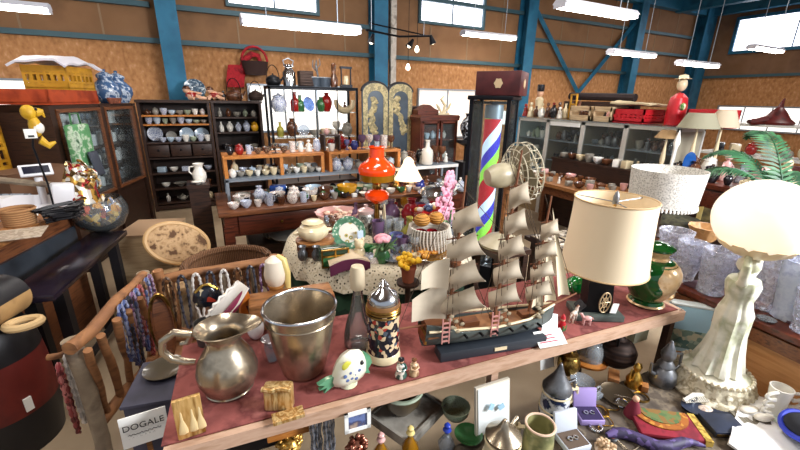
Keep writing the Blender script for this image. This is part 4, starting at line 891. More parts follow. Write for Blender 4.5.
row((2.42, 4.5, .937), (2.84, 4.5, .937), mix(6, ['trinket_box', 'figurine', 'jar', 'cup'], [WOODO, CREAM, BROWNG, WOODB, WHITE], .09, .2), 'on the orange box shelf from the screen', 'wares on the orange box shelf')
p = onY(461, 150, 4.6)
t = T('plant_stand', 'slim black stand carrying a dark painted vase by the curio cabinet', 'stand', (p.x + .1, 4.6, 0)); MB().lathe([(0, 0), (.16, 0), (.16, .03), (.05, .06), (.04, 1.05), (.15, 1.1), (.15, 1.14), (0, 1.14)], n=18).put('column', BLACK, t)
MB().box((0, .0, .6), (.24, .2, .5)).put('shelf_box', BLACK, t)
ware('vase', mat('black_painted_vase', '#17181c', .2, coat=.5, kind='noise', cols=['#17181c', '#c9ccd2', '#17181c'], scale=9, pos=[.5, .58, .66]), (p.x + .1, 4.6, 1.141), .34, 'black vase painted with white birds on the slim stand')

# ================================================================ BARBER POLE CASE
CX, CY = 2.28, 2.72
a = onY(470, 98, 2.62); bw = .29
t = T('barber_pole_case', 'tall black framed glass case with a striped barber pole inside', 'display case', (a.x, 2.62, 0), -.95); bh = 1.655; bd = .28
b = MB()
for x in (.012, bw - .012):
    for y in (.012, bd - .012): b.box((x, y, bh / 2), (.026, .026, bh))
b.put('frame', BLACKM, t)
MB().box((bw / 2, bd / 2, bh + .012), (bw + .03, bd + .03, .03), bev=.004).put('top_panel', BLACKM, t)
MB().box((bw / 2, bd / 2, .2), (bw, bd, .4)).put('base_box', BLACK, t)
for x, y, w, d in ((bw / 2, .012, bw - .05, .005), (bw / 2, bd - .012, bw - .05, .005), (.012, bd / 2, .005, bd - .05), (bw - .012, bd / 2, .005, bd - .05)): MB().box((x, y, .42 + (bh - .42) / 2), (w, d, bh - .43)).put('pane', PANE, t)
m = bpy.data.materials.new('barber_stripes'); m.use_nodes = True; nt = m.node_tree; N, L = nt.nodes, nt.links; bs = N['Principled BSDF']; bs.inputs['Roughness'].default_value = .25
tc = N.new('ShaderNodeTexCoord'); sp = N.new('ShaderNodeSeparateXYZ'); L.new(tc.outputs['Object'], sp.inputs[0])
at2 = N.new('ShaderNodeMath'); at2.operation = 'ARCTAN2'; L.new(sp.outputs['Y'], at2.inputs[0]); L.new(sp.outputs['X'], at2.inputs[1])
dv = N.new('ShaderNodeMath'); dv.operation = 'DIVIDE'; L.new(at2.outputs[0], dv.inputs[0]); dv.inputs[1].default_value = -2 * PI
mz = N.new('ShaderNodeMath'); mz.operation = 'MULTIPLY_ADD'; L.new(sp.outputs['Z'], mz.inputs[0]); mz.inputs[1].default_value = 1.95; L.new(dv.outputs[0], mz.inputs[2])
ad = N.new('ShaderNodeMath'); ad.operation = 'SUBTRACT'; L.new(mz.outputs[0], ad.inputs[0]); ad.inputs[1].default_value = .36
fr = N.new('ShaderNodeMath'); fr.operation = 'FRACT'; L.new(ad.outputs[0], fr.inputs[0])
cr = N.new('ShaderNodeValToRGB'); cr.color_ramp.interpolation = 'CONSTANT'; e = cr.color_ramp.elements
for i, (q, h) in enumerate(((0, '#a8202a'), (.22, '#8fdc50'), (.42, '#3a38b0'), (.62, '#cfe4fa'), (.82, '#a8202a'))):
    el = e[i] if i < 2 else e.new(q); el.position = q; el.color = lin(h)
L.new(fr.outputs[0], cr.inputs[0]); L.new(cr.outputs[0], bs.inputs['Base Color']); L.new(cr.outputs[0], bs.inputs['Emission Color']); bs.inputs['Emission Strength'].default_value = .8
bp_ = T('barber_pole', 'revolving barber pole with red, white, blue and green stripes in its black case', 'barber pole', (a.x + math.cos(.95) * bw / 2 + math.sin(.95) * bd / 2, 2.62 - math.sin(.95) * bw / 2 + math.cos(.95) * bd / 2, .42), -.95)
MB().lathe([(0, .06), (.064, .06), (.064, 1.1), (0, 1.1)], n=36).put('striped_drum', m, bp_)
MB().lathe([(0, 0), (.08, 0), (.08, .06), (0, .06)], n=30).put('lower_cap', SILVER, bp_)
MB().lathe([(.0, 1.1), (.066, 1.105), (.066, 1.2), (0, 1.205)], n=30).put('upper_cap', GREYM, bp_)
# maroon box on the case
MAR = mat('maroon_leather', '#45181a', .45, kind='noise', cols=['#521f20', '#3a1214'], scale=6)
t = T('maroon_box', 'maroon box with a gilt hexagon emblem on top of the barber pole case', 'box', (a.x + .02, 2.6, bh + .028), -.95); hb = .16; wb_ = bw + .02
MB().box((wb_ / 2, .15, hb / 2), (wb_, .27, hb), bev=.004).put('box_body', MAR, t); 
hexp = [(.032 * math.cos(q) * (1 if i % 2 == 0 else .8), .036 * math.sin(q) * (1 if i % 2 == 0 else .8)) for i, q in enumerate([2 * PI * k / 12 for k in range(12)])]
EMB = mat('pale_gilt', '#d2b890', .4, .3)
MB().prism(hexp, .004, Matrix.Translation((wb_ * .52, .0145, hb * .5)) @ Matrix.Rotation(PI / 2, 4, 'X')).put('emblem', EMB, t)
MB().prism(hexp, .004, Matrix.Translation((wb_ - .0005, .15, hb * .5)) @ Matrix.Rotation(PI / 2, 4, 'Y')).put('emblem', EMB, t)
# second slim black case behind
a2 = onY(511, 100, 3.0)
t = T('slim_glass_case', 'slim black framed glass case with a white card behind the barber pole', 'display case', (2.72, 3.14, 0))
b = MB()
for x in (0, .26):
    for y in (0, .26): b.box((x, y, .82), (.022, .022, 1.64))
for z in (.03, 1.63): b.box((.13, .13, z), (.28, .28, .022))
b.put('frame', BLACKM, t); MB().box((.13, -.013, 1.5), (.06, .004, .12)).put('card', PAPER, t); MB().box((.13, .13, .9), (.24, .24, .006)).put('shelf', PANE, t)

# ================================================================ ELECTRIC FAN
FC = mat('fan_cream', '#a79c80', .35, kind='noise', cols=['#b5aa8e', '#978c72'], scale=4)
p = at(507, 245, .0)
fy = 2.1; q = onY(520, 174, fy)
t = T('electric_fan', 'old cream electric fan with a wire cage beside the barber pole', 'fan', (q.x - .08, fy + .02, .0), 0)
fz = q.z
ax = Vector((1, -.16, .1)).normalized(); Mf = Matrix.Translation((0, 0, fz)) @ ax.to_track_quat('Z', 'Y').to_matrix().to_4x4()
MB().lathe([(0, -.16), (.05, -.15), (.075, -.1), (.08, -.03), (.06, .03), (.02, .05), (.02, .1), (0, .1)], n=24, M=Mf).put('motor_housing', FC, t)
MB().tube([(0, 0, fz - .07), (0, 0, .78)], .02, 12).put('neck', WOODM, t)
MB().lathe([(0, 0), (.14, 0), (.15, .02), (.1, .06), (.03, .09), (0, .09)], (0, 0, .72), n=28).put('fan_base', FC, t)
RC = .19
b = MB()
for zz_, r_ in ((.04, RC * .55), (.04, RC * .8), (.08, RC), (.13, RC * .985), (.17, RC * .7), (.185, RC * .3)): b.tube([Mf @ Vector((r_ * math.cos(u), r_ * math.sin(u), zz_)) for u in [2 * PI * k / 36 for k in range(36)]], .0035, 6, closed=True)
for k in range(20):
    u = 2 * PI * k / 20; b.tube([Mf @ Vector((r_ * math.cos(u), r_ * math.sin(u), z_)) for r_, z_ in ((.06, .02), (RC * .8, .04), (RC, .08), (RC * .985, .13), (RC * .7, .17), (.03, .188))], .0025, 5)
b.put('wire_cage', mat('cage_cream', '#b9b098', .4), t)
for k in range(4):
    u = PI / 2 * k; Mb = Mf @ Matrix.Rotation(u, 4, 'Z')
    MB().sheet([[(.03 + .14 * i / 5, (-.07 + .14 * j / 4) * (.5 + .5 * math.sin(PI * (i + 1) / 6.5)), .085 + .025 * (j / 2 - 1)) for j in range(5)] for i in range(6)], .003, M=Mb).put('blade', mat('blade_grey', '#8d846c', .35), t)
st_ = T('fan_stand', 'dark wooden stool under the electric fan', 'stool', (q.x - .08, fy + .02, 0)); MB().box((0, 0, .7), (.28, .28, .035)).put('seat', WOODD, st_)
for sx in (-1, 1):
    for sy in (-1, 1): MB().box((sx * .11, sy * .11, .34), (.04, .04, .68)).put('leg', WOODD, st_)
# ================================================================ ROUND TABLE with green cloth
TZ = .75
rc = Vector((1.34, 2.58, TZ)); RR = .58
rt_ = T('round_table', 'round wooden table hidden under a green cloth', 'table', (rc.x, rc.y, 0))
MB().lathe([(0, 0), (RR - .03, 0), (RR - .03, .025), (0, .025)], (0, 0, TZ - .03), n=40).put('tabletop', WOODB, rt_)
MB().lathe([(0, 0), (.25, 0), (.22, .04), (.05, .1), (.05, .7), (.2, .72), (0, .72)], n=24).put('pedestal', WOODD, rt_)
GCL = mat('green_leaf_cloth', '#1f3a28', .9, kind='vor', cols=['#5a6f5a', '#22402c', '#182e20'], scale=9, pos=[0, .12, .25, .6])
MB().lathe([(0, TZ + .002), (RR, TZ), (RR + .02, TZ - .03), (RR + .05, .12), (RR + .045, .12), (RR + .012, TZ - .03), (RR - .006, TZ - .005), (0, TZ - .004)], n=72, fl=lambda r, z, a: r * (1 + (.035 * math.sin(12 * a) if z < .6 else 0))).put('x', GCL, None)
o = bpy.data.objects['x']; o.name = 'tablecloth'; o.location = (rc.x, rc.y, 0); tag(o, 'dark green leaf-patterned tablecloth on the round table', 'tablecloth')
LACE = mat('lace', '#3c342a', .9, kind='vor', cols=['#cbbda2', '#d8ccb4', '#c4b598'], scale=52, pos=[0, .24, .4, .7])
o = one(MB().lathe([(0, TZ + .0065), (RR + .006, TZ + .0065), (RR + .038, TZ - .02), (RR + .065, TZ - .12), (RR + .06, TZ - .12), (RR + .032, TZ - .02), (RR + .003, TZ + .0035), (0, TZ + .0035)], n=72, fl=lambda r, z, a: r * (1 + (.03 * math.sin(24 * a) if z < TZ - .05 else 0))), 'lace_overlay', 'cream crochet lace overlay hanging over the green cloth', 'tablecloth', LACE, (rc.x, rc.y, 0))
ZT = TZ + .008
def onT(px, py, kind, m, h, lab, wide=1, rz=None, name=None):
    p = at(px, py, ZT); return ware(kind, m, (p.x, p.y, ZT), h, lab, wide=wide, rz=rz, name=name)
p = at(318, 254, ZT); p = Vector((p.x, p.y + .05, ZT))
t = T('hat_box', 'round brown wooden drum on the lace carrying a cream tureen', 'box', p); MB().lathe([(0, 0), (.105, 0), (.11, .02), (.11, .07), (0, .07)], n=32).put('drum_body', WOODB, t); MB().lathe([(.108, .065), (.115, .068), (.115, .082), (0, .084)], n=32).put('lid', WOODM, t)
t = T('soup_tureen', 'cream lidded tureen on the round brown drum', 'tureen', (p.x - .01, p.y, ZT + .086)); t.scale = (.86, .86, .62)
MB().lathe([(0, 0), (.07, 0), (.1, .04), (.105, .08), (.1, .1), (0, .1)], n=28, fl=lambda r, z, a: r * (1 + .04 * math.sin(10 * a))).put('tureen_body', CREAM, t)
MB().lathe([(.1, .1), (.085, .13), (.05, .14), (.06, .155), (.075, .165), (.05, .185), (0, .19)], n=28).put('lid', CREAM, t); MB().ball((.11, 0, .07), (.03, .015, .02), 10).put('handle', CREAM, t); MB().ball((-.11, 0, .07), (.03, .015, .02), 10).put('handle', CREAM, t)
for i, (px_, lb) in enumerate(((303, 'small pewter jug below the brown drum, nearer the wicker chair'), (317, 'small pewter jug below the brown drum, nearer the green trinket box'))):
    q = at(px_, 260, ZT); ware('pitcher', DPEWTER, (q.x, q.y, ZT), .085, lb, wide=1, rz=1.2)
q = at(340, 236, ZT); one(MB().ball((0, 0, .05), (.05, .04, .05)).ball((0, -.02, .11), .035).ball((.02, 0, .14), .012).ball((-.02, 0, .14), .012), 'figurine', 'dark brown bear figurine between the tureen and the green plate', 'figurine', BROWNG, (q.x - .04, q.y + .02, ZT))
q = at(338, 223, ZT); t = T('bowl', 'wide pink and cream lace-edged bowl behind the tureen', 'bowl', (q.x, q.y, ZT))
MB().lathe([(0, .0), (.08, 0), (.13, .04), (.165, .09), (.16, .09), (.12, .045), (0, .01)], n=36, fl=lambda r, z, a: r * (1 + (.05 * math.sin(14 * a) if z > .05 else 0))).put('bowl_body', PINKG, t)
b = MB()
for k in range(16): u = k * 2.4; r_ = .02 + .1 * (k / 16); b.ball((r_ * math.cos(u), r_ * math.sin(u), .065 + .015 * (k % 2)), (.025, .02, .015), 8)
o = b.put('potpourri', mat('potpourri', '#d8b8a0', .8, kind='cell', cols=['#b07868', '#e2cdb8', '#8a5a4c'], scale=24), t); o['kind'] = 'stuff'
q = at(351, 250, ZT)
t = T('plate', 'green-rimmed floral plate standing on a gilt easel', 'plate', (q.x, q.y + .03, ZT), -.35)
Mp = Matrix.Translation((0, 0, .105)) @ Matrix.Rotation(R(76), 4, 'X')
MB().lathe([(0, .002), (.062, 0), (.064, .004), (0, .006)], n=32, M=Mp).put('plate_centre', mat('floral_white', '#e6e2d4', .2, kind='vor', cols=['#5e7a50', '#c9b070', '#e8e4d8'], scale=30, pos=[0, .14, .25, .4]), t, label='floral centre')
MB().lathe([(.062, 0), (.1, .012), (.102, .015), (.1, .018), (.062, .006)], n=36, M=Mp).put('plate_rim', mat('green_rim', '#5d8a70', .2, kind='vor', cols=['#d8e0cc', '#5e8b70', '#4a755c'], scale=45, pos=[0, .15, .3, .6]), t, label='green rim')
MB().tube([(-.05, -.04, .005), (-.05, .0, .02), (-.02, .06, .18)], .004, 6).tube([(.05, -.04, .005), (.05, .0, .02), (.02, .06, .18)], .004, 6).put('easel', GOLD, t); MB().box((.07, -.03, .1), (.035, .003, .05), rot=(-.2, 0, .2)).put('price_tag', mat('blue_tag', '#c3d4ee', .6), t)
q = at(337, 267, ZT); t = T('trinket_chest', 'green and gold glass trinket chest on the lace', 'chest', (q.x, q.y + .05, ZT), -.1)
MB().box((0, 0, .035), (.15, .09, .065)).put('chest_body', GREENG, t); MB().box((0, 0, .085), (.15, .09, .035), bev=.01).put('lid', mat('dark_green_glass', '#2c4030', .15), t)
b = MB()
for x in (-.073, 0, .073):
    b.box((x, -.045, .05), (.008, .008, .1))
for z in (.004, .066, .102): b.box((0, -.046, z), (.155, .008, .008)); 
b.put('gilt_frame', GOLD, t)
onT(364, 256, 'trinket_box', mat('bright_green', '#1f6a35', .35), .065, 'plain bright green box behind the carnation', wide=1.1, rz=.3)
q = at(361, 263, ZT); one(MB().ball((0, 0, .05), (.035, .03, .05)).ball((0, 0, .11), .03).ball((.02, 0, .135), .011).ball((-.02, 0, .135), .011).ball((0, -.03, .1), .012), 'figurine', 'small cream bear figurine beside the green box', 'figurine', CREAM, (q.x, q.y + .02, ZT))
q = at(350, 272, ZT); 
b = MB().sheet([[( -.11 + .022 * i, -.07 + .035 * j, .035 + .03 * math.sin(PI * i / 10) + .006 * math.sin(i + j)) for j in range(5)] for i in range(11)], .012)
t = T('folded_napkin', 'folded cream cloth with purple bands on the round table edge', 'cloth', (q.x + .02, q.y + .09, ZT), -.15)
b.put('cloth_body', mat('cream_cloth', '#cbb698', .9), t); MB().sheet([[(-.11 + .022 * i, -.072 - .004 * (i % 2), .036 - .06 * j + .03 * math.sin(PI * i / 10)) for j in range(2)] for i in range(11)], .01).put('purple_band', mat('purple_cloth', '#5a1f3c', .9), t)
# carnation
q = at(384, 263, ZT); t = T('carnation_vase', 'pink carnation with green leaves in a dark vase', 'flower', (q.x, q.y + .02, ZT))
MB().lathe([(0, 0), (.035, 0), (.045, .04), (.03, .07), (.034, .08), (0, .08)], n=18).put('vase', GREENG, t)
PINK = mat('pink_petal', '#e89aa6', .7, kind='noise', cols=['#f0b0b8', '#d87c8c'], scale=30); LEAF = mat('leaf_green', '#4f6f45', .7, kind='noise', cols=['#5f8052', '#3c5836'], scale=9)
b = MB()
for k in range(22):
    u = rj.uniform(0, 6.28); el_ = rj.uniform(-.2, 1.4); d_ = Vector((math.cos(u) * math.cos(el_), math.sin(u) * math.cos(el_), .6 * math.sin(el_))); b.ball(Vector((0, 0, .135)) + d_ * .03, (.024, .024, .016), 8)
b.put('blossom', PINK, t)
b = MB()
for k in range(14):
    u = k * 2.4; b.tube([(.01 * math.cos(u), .01 * math.sin(u), .06), (.04 * math.cos(u), .04 * math.sin(u), .1), (.085 * math.cos(u), .085 * math.sin(u), .05 + .05 * (k % 3))], [.006, .011, .002], 5)
b.tube([(0, 0, .05), (0, 0, .13)], .006, 6); b.put('leaves', LEAF, t)
# glassware
onT(378, 246, 'tumbler', GLASSP, .17, 'tall smoky glass holding slim rods beside the carnation', wide=.75); onT(387, 244, 'tumbler', GLASS, .18, 'tall clear glass behind the carnation', wide=.75)
for k in range(3): 
    q = at(383 + 3 * k, 246, ZT); one(MB().tube([(0, 0, .005), (.03 - .02 * k, .02, .26)], .004, 6), 'glass_rod', ['pale glass rod in the tall smoky glass', 'pale glass rod between the two tall glasses', 'pale glass rod leaning on the tall clear glass'][k], 'rod', CREAM, (q.x, q.y + .03, ZT))
onT(396, 252, 'tumbler', GLASSL, .12, 'lavender blue tumbler between the carnation and the yellow-green bottle', wide=1.1); onT(402, 255, 'tumbler', GLASSP, .12, 'pale violet tumbler beside the lavender one'); onT(409, 245, 'bottle', GLASSY, .19, 'yellow-green glass bottle on the round table', wide=1.2)
onT(414, 256, 'goblet', GLASS, .13, 'clear goblet in front of the yellow-green bottle'); onT(406, 262, 'tumbler', GLASS, .1, 'low clear tumbler beside the clear goblet')
def redg(px_, py_, lb):
    q = at(px_, py_, ZT); t = T('wine_glass', lb, 'glass', (q.x, q.y, ZT), 0, 'red wine glasses'); MB().lathe([(.014, .07), (.034, .085), (.038, .14), (.035, .14), (.03, .09), (0, .078)], n=18).put('bowl', GLASSR, t); MB().lathe([(0, 0), (.032, 0), (.03, .004), (.005, .01), (.005, .07), (0, .072)], n=16).put('stem', GLASS, t)
redg(420, 252, 'red-bowled wine glass nearer the yellow-green bottle'); redg(431, 252, 'red-bowled wine glass nearer the sails'); 
onT(440, 252, 'tumbler', mat('blue_glass', '#2a3fa8', .1), .07, 'small deep blue glass behind the top sail')
q = at(428, 232, ZT); t = T('glass_compote', 'large red footed bowl filled with white ornaments', 'bowl', (q.x, q.y, ZT))
MB().lathe([(0, 0), (.05, 0), (.045, .01), (.014, .03), (.014, .06), (.06, .08), (.11, .12), (.13, .17), (.125, .17), (.1, .125), (0, .09)], n=28).put('bowl_body', mat('red_glass_solid', '#a01e20', .1, coat=.6), t)
b = MB()
for k in range(12): u = k * 2.4; b.ball((.02 * (k % 5) * math.cos(u), .02 * (k % 5) * math.sin(u), .165 + .012 * (k % 3)), (.026, .02, .018), 8)
o = b.put('ornaments', mat('mixed_ornaments', '#e2dacb', .4, kind='cell', cols=['#c49a50', '#e8e2d6', '#4a5a80', '#b8402c'], scale=20), t); o['kind'] = 'stuff'
onT(411, 228, 'vase', GLASSR, .22, 'dark red flared glass vase by the oil lamp', wide=1); onT(391, 226, 'vase', GLASSP, .2, 'purple glass vase beside the oil lamp'); onT(398, 236, 'tumbler', GLASS, .12, 'clear tumbler in front of the purple vase')
onT(419, 224, 'goblet', GLASSP, .16, 'purple goblet behind the red footed bowl'); onT(402, 223, 'bowl', CREAM, .09, 'pale bowl behind the purple glass vase')
q = at(366, 232, ZT); t = T('tin_canister', 'tall silver filigree canister in front of the oil lamp', 'canister', (q.x, q.y, ZT)); MB().lathe([(0, 0), (.055, 0), (.06, .01), (.055, .13), (.05, .14), (0, .14)], n=24).put('canister_body', mat('filigree', '#8d8a84', .35, .7, kind='vor', cols=['#4a4844', '#b0ada6'], scale=40), t); MB().lathe([(.057, .14), (.057, .16), (.03, .175), (.012, .18), (.014, .2), (0, .205)], n=24).put('lid', mat('pink_silver', '#c4a8a4', .3, .5), t)
q = at(425, 258, ZT); t = T('serving_dish', 'wide amber glass dish behind the ship sails', 'dish', (q.x, q.y, ZT)); MB().lathe([(0, 0), (.06, 0), (.13, .03), (.16, .05), (.155, .053), (.06, .012), (0, .01)], n=30, fl=lambda r, z, a: r * (1 + .03 * math.sin(16 * a))).put('dish_body', GLASSA, t)
b = MB()
for k in range(10): u = k * 2.4; b.ball((.01 * k * math.cos(u), .01 * k * math.sin(u), .04), (.025, .02, .015), 8)
o = b.put('wrapped_sweets', mat('sweets', '#b8701c', .4, kind='cell', cols=['#d89a3c', '#7a4412'], scale=25), t); o['kind'] = 'stuff'
onT(404, 262, 'dish', IMARI, .03, 'flat floral dish in front of the clear tumblers', wide=1.3); onT(393, 262, 'dish', BLUEW, .028, 'blue rimmed flat dish beside the carnation', wide=1.2)
q = at(408, 281, ZT); fs_ = T('flower_stand', 'slim dark stand holding the pot of yellow flowers behind the beer stein', 'stand', (q.x, q.y, 0)); MB().lathe([(0, 0), (.1, 0), (.09, .02), (.015, .04), (.015, ZT - .03), (.06, ZT - .015), (.06, ZT - .001), (0, ZT - .001)], n=20).put('column', WOODD, fs_); MB().lathe([(0, 0), (.03, 0), (.03, .006), (0, .006)], (0, 0, .05), n=12).put('foot_ring', BRASS, fs_); t = T('flower_pot', 'small terracotta pot of yellow flowers behind the beer stein', 'flower pot', (q.x, q.y, ZT)); MB().lathe([(0, 0), (.03, 0), (.038, .07), (.042, .07), (.042, .085), (0, .085)], n=20).put('pot', mat('terracotta', '#8a4a30', .8), t)
b = MB()
for k in range(26): u = k * 2.4; r_ = .012 * math.sqrt(k); b.ball((r_ * math.cos(u), r_ * math.sin(u) - .01, .1 + .012 * (k % 4)), .014, 8)
b.put('yellow_blossom', mat('yellow_petal', '#d8a81e', .7), t)
# basket with strings, breads
q = at(475, 276, ZT); t = T('fringed_basket', 'white string-fringed basket behind the middle mast', 'basket', (1.5, 2.16, ZT)); MB().lathe([(0, 0), (.09, 0), (.12, .16), (.112, .16), (.085, .01), (0, .01)], n=24).put('basket_body', mat('pale_basket', '#b8aea0', .8, kind='band', cols=['#cfc6b8', '#8d8478'], scale=18), t)
b = MB()
for k in range(40): u = 2 * PI * k / 40; b.tube([(.122 * math.cos(u), .122 * math.sin(u), .165), (.135 * math.cos(u), .135 * math.sin(u), .1), (.13 * math.cos(u + .1), .13 * math.sin(u + .1), .03)], .005, 5)
b.put('string_fringe', FABW, t)
for k, lb in enumerate(('golden brown straw ball on the fringed basket, nearer the pink orchid', 'golden brown straw ball on the fringed basket, nearer the sails')): one(MB().ball((0, 0, .04), (.05, .05, .04), 14), 'straw_ball', lb, 'ornament', mat('straw_gold', '#b07830', .6, kind='band', cols=['#c88e3c', '#8a5818'], scale=22, bump=.5), (1.5 + (.045 if k == 0 else -.055), 2.16, ZT + .165))
# orchid
q = at(483, 258, ZT); t = T('pink_orchid', 'tall pink orchid blossoms behind the ship', 'flower', (1.74, 2.3, ZT)); MB().lathe([(0, 0), (.05, 0), (.065, .1), (.06, .1), (0, .02)], n=20).put('pot', DARKG, t)
ORC = mat('orchid_pink', '#d890a8', .6, kind='noise', cols=['#e8b0c0', '#b85a78'], scale=25)
tp = Vector((0, 0, .36))
st = [Vector((0, 0, .05)), Vector((.01, 0, .2)), Vector((-.01, 0, .33)), Vector((-.05, .02, .42))]
MB().tube(st, .006, 6).put('stem', LEAF, t)
for k in range(12):
    c_ = Vector((rj.uniform(-.09, .07), rj.uniform(-.04, .04), .12 + .028 * k)); b = MB()
    for j in range(5):
        u = 2 * PI * j / 5 + k; b.ball(c_ + Vector((.022 * math.cos(u), -.008, .022 * math.sin(u))), (.019, .006, .019), 8)
    b.ball(c_ + Vector((0, -.014, 0)), .009, 6); b.put('blossom', ORC, t)
b = MB()
for k in range(5): u = k * 1.25; b.sheet([[((.03 + .1 * i / 4) * math.cos(u) - .018 * j * math.sin(u) * math.sin(PI * (i + .6) / 5), (.03 + .1 * i / 4) * math.sin(u) + .018 * j * math.cos(u) * math.sin(PI * (i + .6) / 5), .09 + .06 * math.sin(PI * i / 5)) for j in (-1, 0, 1)] for i in range(5)], .004)
b.put('leaves', LEAF, t)
# oil lamp
q = at(377, 226, ZT); lz = q.z; t = T('oil_lamp', 'oil lamp with orange glass shade and orange reservoir', 'oil lamp', (q.x, q.y, ZT))
ORG = mat('orange_glass', '#e8430a', .12, coat=.6, emit=.12)
hz_ = lambda y: H(q, y) - ZT
z1, z2, z3 = hz_(146), hz_(172), hz_(195)
MB().lathe([(0, 0), (.07, 0), (.065, .015), (.02, .04), (.016, z3 - .08), (.03, z3 - .06), (0, z3 - .05)], n=24).put('lamp_base', BRASS, t)
MB().lathe([(0, z3 - .06), (.04, z3 - .055), (.085, z3 - .02), (.09, z3 + .01), (.06, z3 + .035), (.025, z3 + .045), (0, z3 + .045)], n=28).put('reservoir', ORG, t)
MB().lathe([(.03, z3 + .045), (.035, z3 + .06), (.03, z3 + .08), (.045, z3 + .1), (.04, z3 + .12), (0, z3 + .12)], n=20).put('burner', BRASS, t)
MB().lathe([(.022, z3 + .12), (.03, z3 + .15), (.02, z2 + .07), (.02, z1 + .03), (.018, z1 + .03), (.018, z2 + .07), (.026, z3 + .15)], n=16).put('chimney', GLASS, t)
zs_ = z1 - z2
MB().lathe([(.052, z1), (.058, z1 - .008), (.05, z1 - .018), (.052, z1 - .075), (.075, z1 - .1), (.115, z1 - .125), (.132, z1 - .155), (.13, z1 - .185), (.115, z1 - .205), (.11, z1 - .205), (.125, z1 - .18), (.126, z1 - .155), (.11, z1 - .128), (.07, z1 - .103), (.046, z1 - .075), (.046, z1)], n=36).put('lamp_shade', ORG, t)
MB().lathe([(.128, z1 - .19), (.125, z1 - .235), (.122, z1 - .235), (.124, z1 - .19)], n=36).put('glass_fringe', GLASSA, t)
# lit lamp behind
q = onDesk(396, 190, 'jar', BRASS, .1, 'brass jar stand beneath the glowing lamp'); LIT = mat('glowing_shade', '#ffdcb0', .6, emit=1.6)
t = T('table_lamp', 'small glowing cream table lamp behind the orange oil lamp', 'lamp', (q.location.x + .14, q.location.y - .0, DZ + .002)); MB().lathe([(0, 0), (.06, 0), (.05, .02), (.012, .04), (.012, .12), (0, .12)], n=18).put('lamp_base', BRASS, t); MB().lathe([(.15, .1), (.06, .26), (.055, .26), (.145, .1)], n=26).put('lamp_shade', LIT, t); MB().lathe([(.06, .26), (.05, .3), (.02, .33), (0, .335)], n=18).put('shade_cap', LIT, t)

# ================================================================ FRONT TABLE
fL, fR = at(165, 449, .75), at(683, 310, .75)
ad_ = (fR - fL); alen = ad_.length; ad_.normalize(); an = Vector((-ad_.y, ad_.x, 0)); rzA = math.atan2(ad_.y, ad_.x)
FW = Matrix.Translation((fL.x, fL.y, 0)) @ Matrix.Rotation(rzA, 4, 'Z')
FTD = .5
ft = T('front_table', 'long wooden table in front covered with red cloth', 'table', (fL.x, fL.y, 0), rzA)
TRIMW = mat('pale_edge_wood', '#b8947c', .5, kind='noise', cols=['#c2a088', '#ac886e'], scale=5, stretch=(2, 10, 10))
MB().box((alen / 2, FTD / 2, .722), (alen, FTD, .04)).put('tabletop', WOODM, ft)
MB().box((alen / 2, .0, .725), (alen + .01, .022, .044)).put('front_rail', TRIMW, ft, label='pale front edge board')
MB().box((alen, FTD / 2, .725), (.022, FTD, .044)).put('end_rail', TRIMW, ft)
for x, y in ((.04, .045), (alen * .515, .03), (alen - .02, .03), (.04, FTD - .05), (alen - .04, FTD - .05)): MB().box((x, y, .35), (.03, .03, .7)).put('leg', TRIMW if x < alen * .8 else WOODD, ft)
RCL = mat('red_velvet', '#7c3f3a', .95, kind='noise', cols=['#8d4d48', '#683230', '#a2645c'], scale=11, bump=.3, pos=[.3, .5, .6, .75])
MB().box((alen / 2, FTD - .02, .575), (alen - .02, .015, .25)).put('back_panel', WOODD, ft)  # dark board added to make the space under the table read as shade
g = [[(-.012 + (alen + .0) * i / 60, .016 + (FTD - .02) * j / 14, .7465 + .0015 * math.sin(i * .9) * math.sin(j * 1.1)) for j in range(15)] for i in range(61)]
one(MB().sheet(g, .004), 'red_cloth', 'worn dusky red velvet cloth covering the front table', 'tablecloth', RCL, (fL.x, fL.y, 0), (0, 0, rzA))
FZ = .7515
def onA(px, py, back=0): p = at(px, py, FZ); return Vector((p.x, p.y, FZ)) + an * back
def lathe_px(P, rows, axis_up=1):
    """rows: (image row, half width in pixels) down the axis of an upright thing standing at P -> profile"""
    out = []
    for y, hw in rows:
        z = H(P, y); out.append((hw * mp((P[0], P[1], z)), z - P[2]))
    return out
# --- pewter jug
P = onA(230, 393, .03); t = T('pewter_jug', 'large pewter jug with wide flared mouth and scrolled handle', 'jug', P, -.2)
zc_ = lambda y: H(P, y) - FZ
pr_ = [(0, 0), (.062, 0), (.074, .012), (.09, .05), (.092, .075), (.083, .112), (.062, .148), (.05, .172), (.05, .188), (.06, .208), (.08, .226)]
def spout(r, z, a):
    s = max(0, math.cos(a)) ** 6
    return r * (1 + .5 * s * max(0, (z - .18) / .046))
b = MB().lathe(pr_ + [(.077, .228)] + [(r - .004, z + .002) for r, z in pr_[::-1][1:-1]] + [(0, .006)], n=44, fl=spout)
b.put('jug_body', PEWTER, t)
MB().tube([(-.085, 0, .21), (-.13, 0, .225), (-.165, 0, .2), (-.17, 0, .165), (-.15, 0, .135), (-.115, 0, .118), (-.088, 0, .112)], [.011, .012, .012, .012, .012, .012, .01], 12).tube([(-.085, 0, .21), (-.1, 0, .185), (-.12, 0, .185)], [.011, .009, .006], 8).put('handle', PEWTER, t)
MB().tube([(.068 * math.cos(u), .068 * math.sin(u), .006) for u in [2 * PI * k / 36 for k in range(36)]], .006, 6, closed=True).put('foot_ring', PEWTER, t)
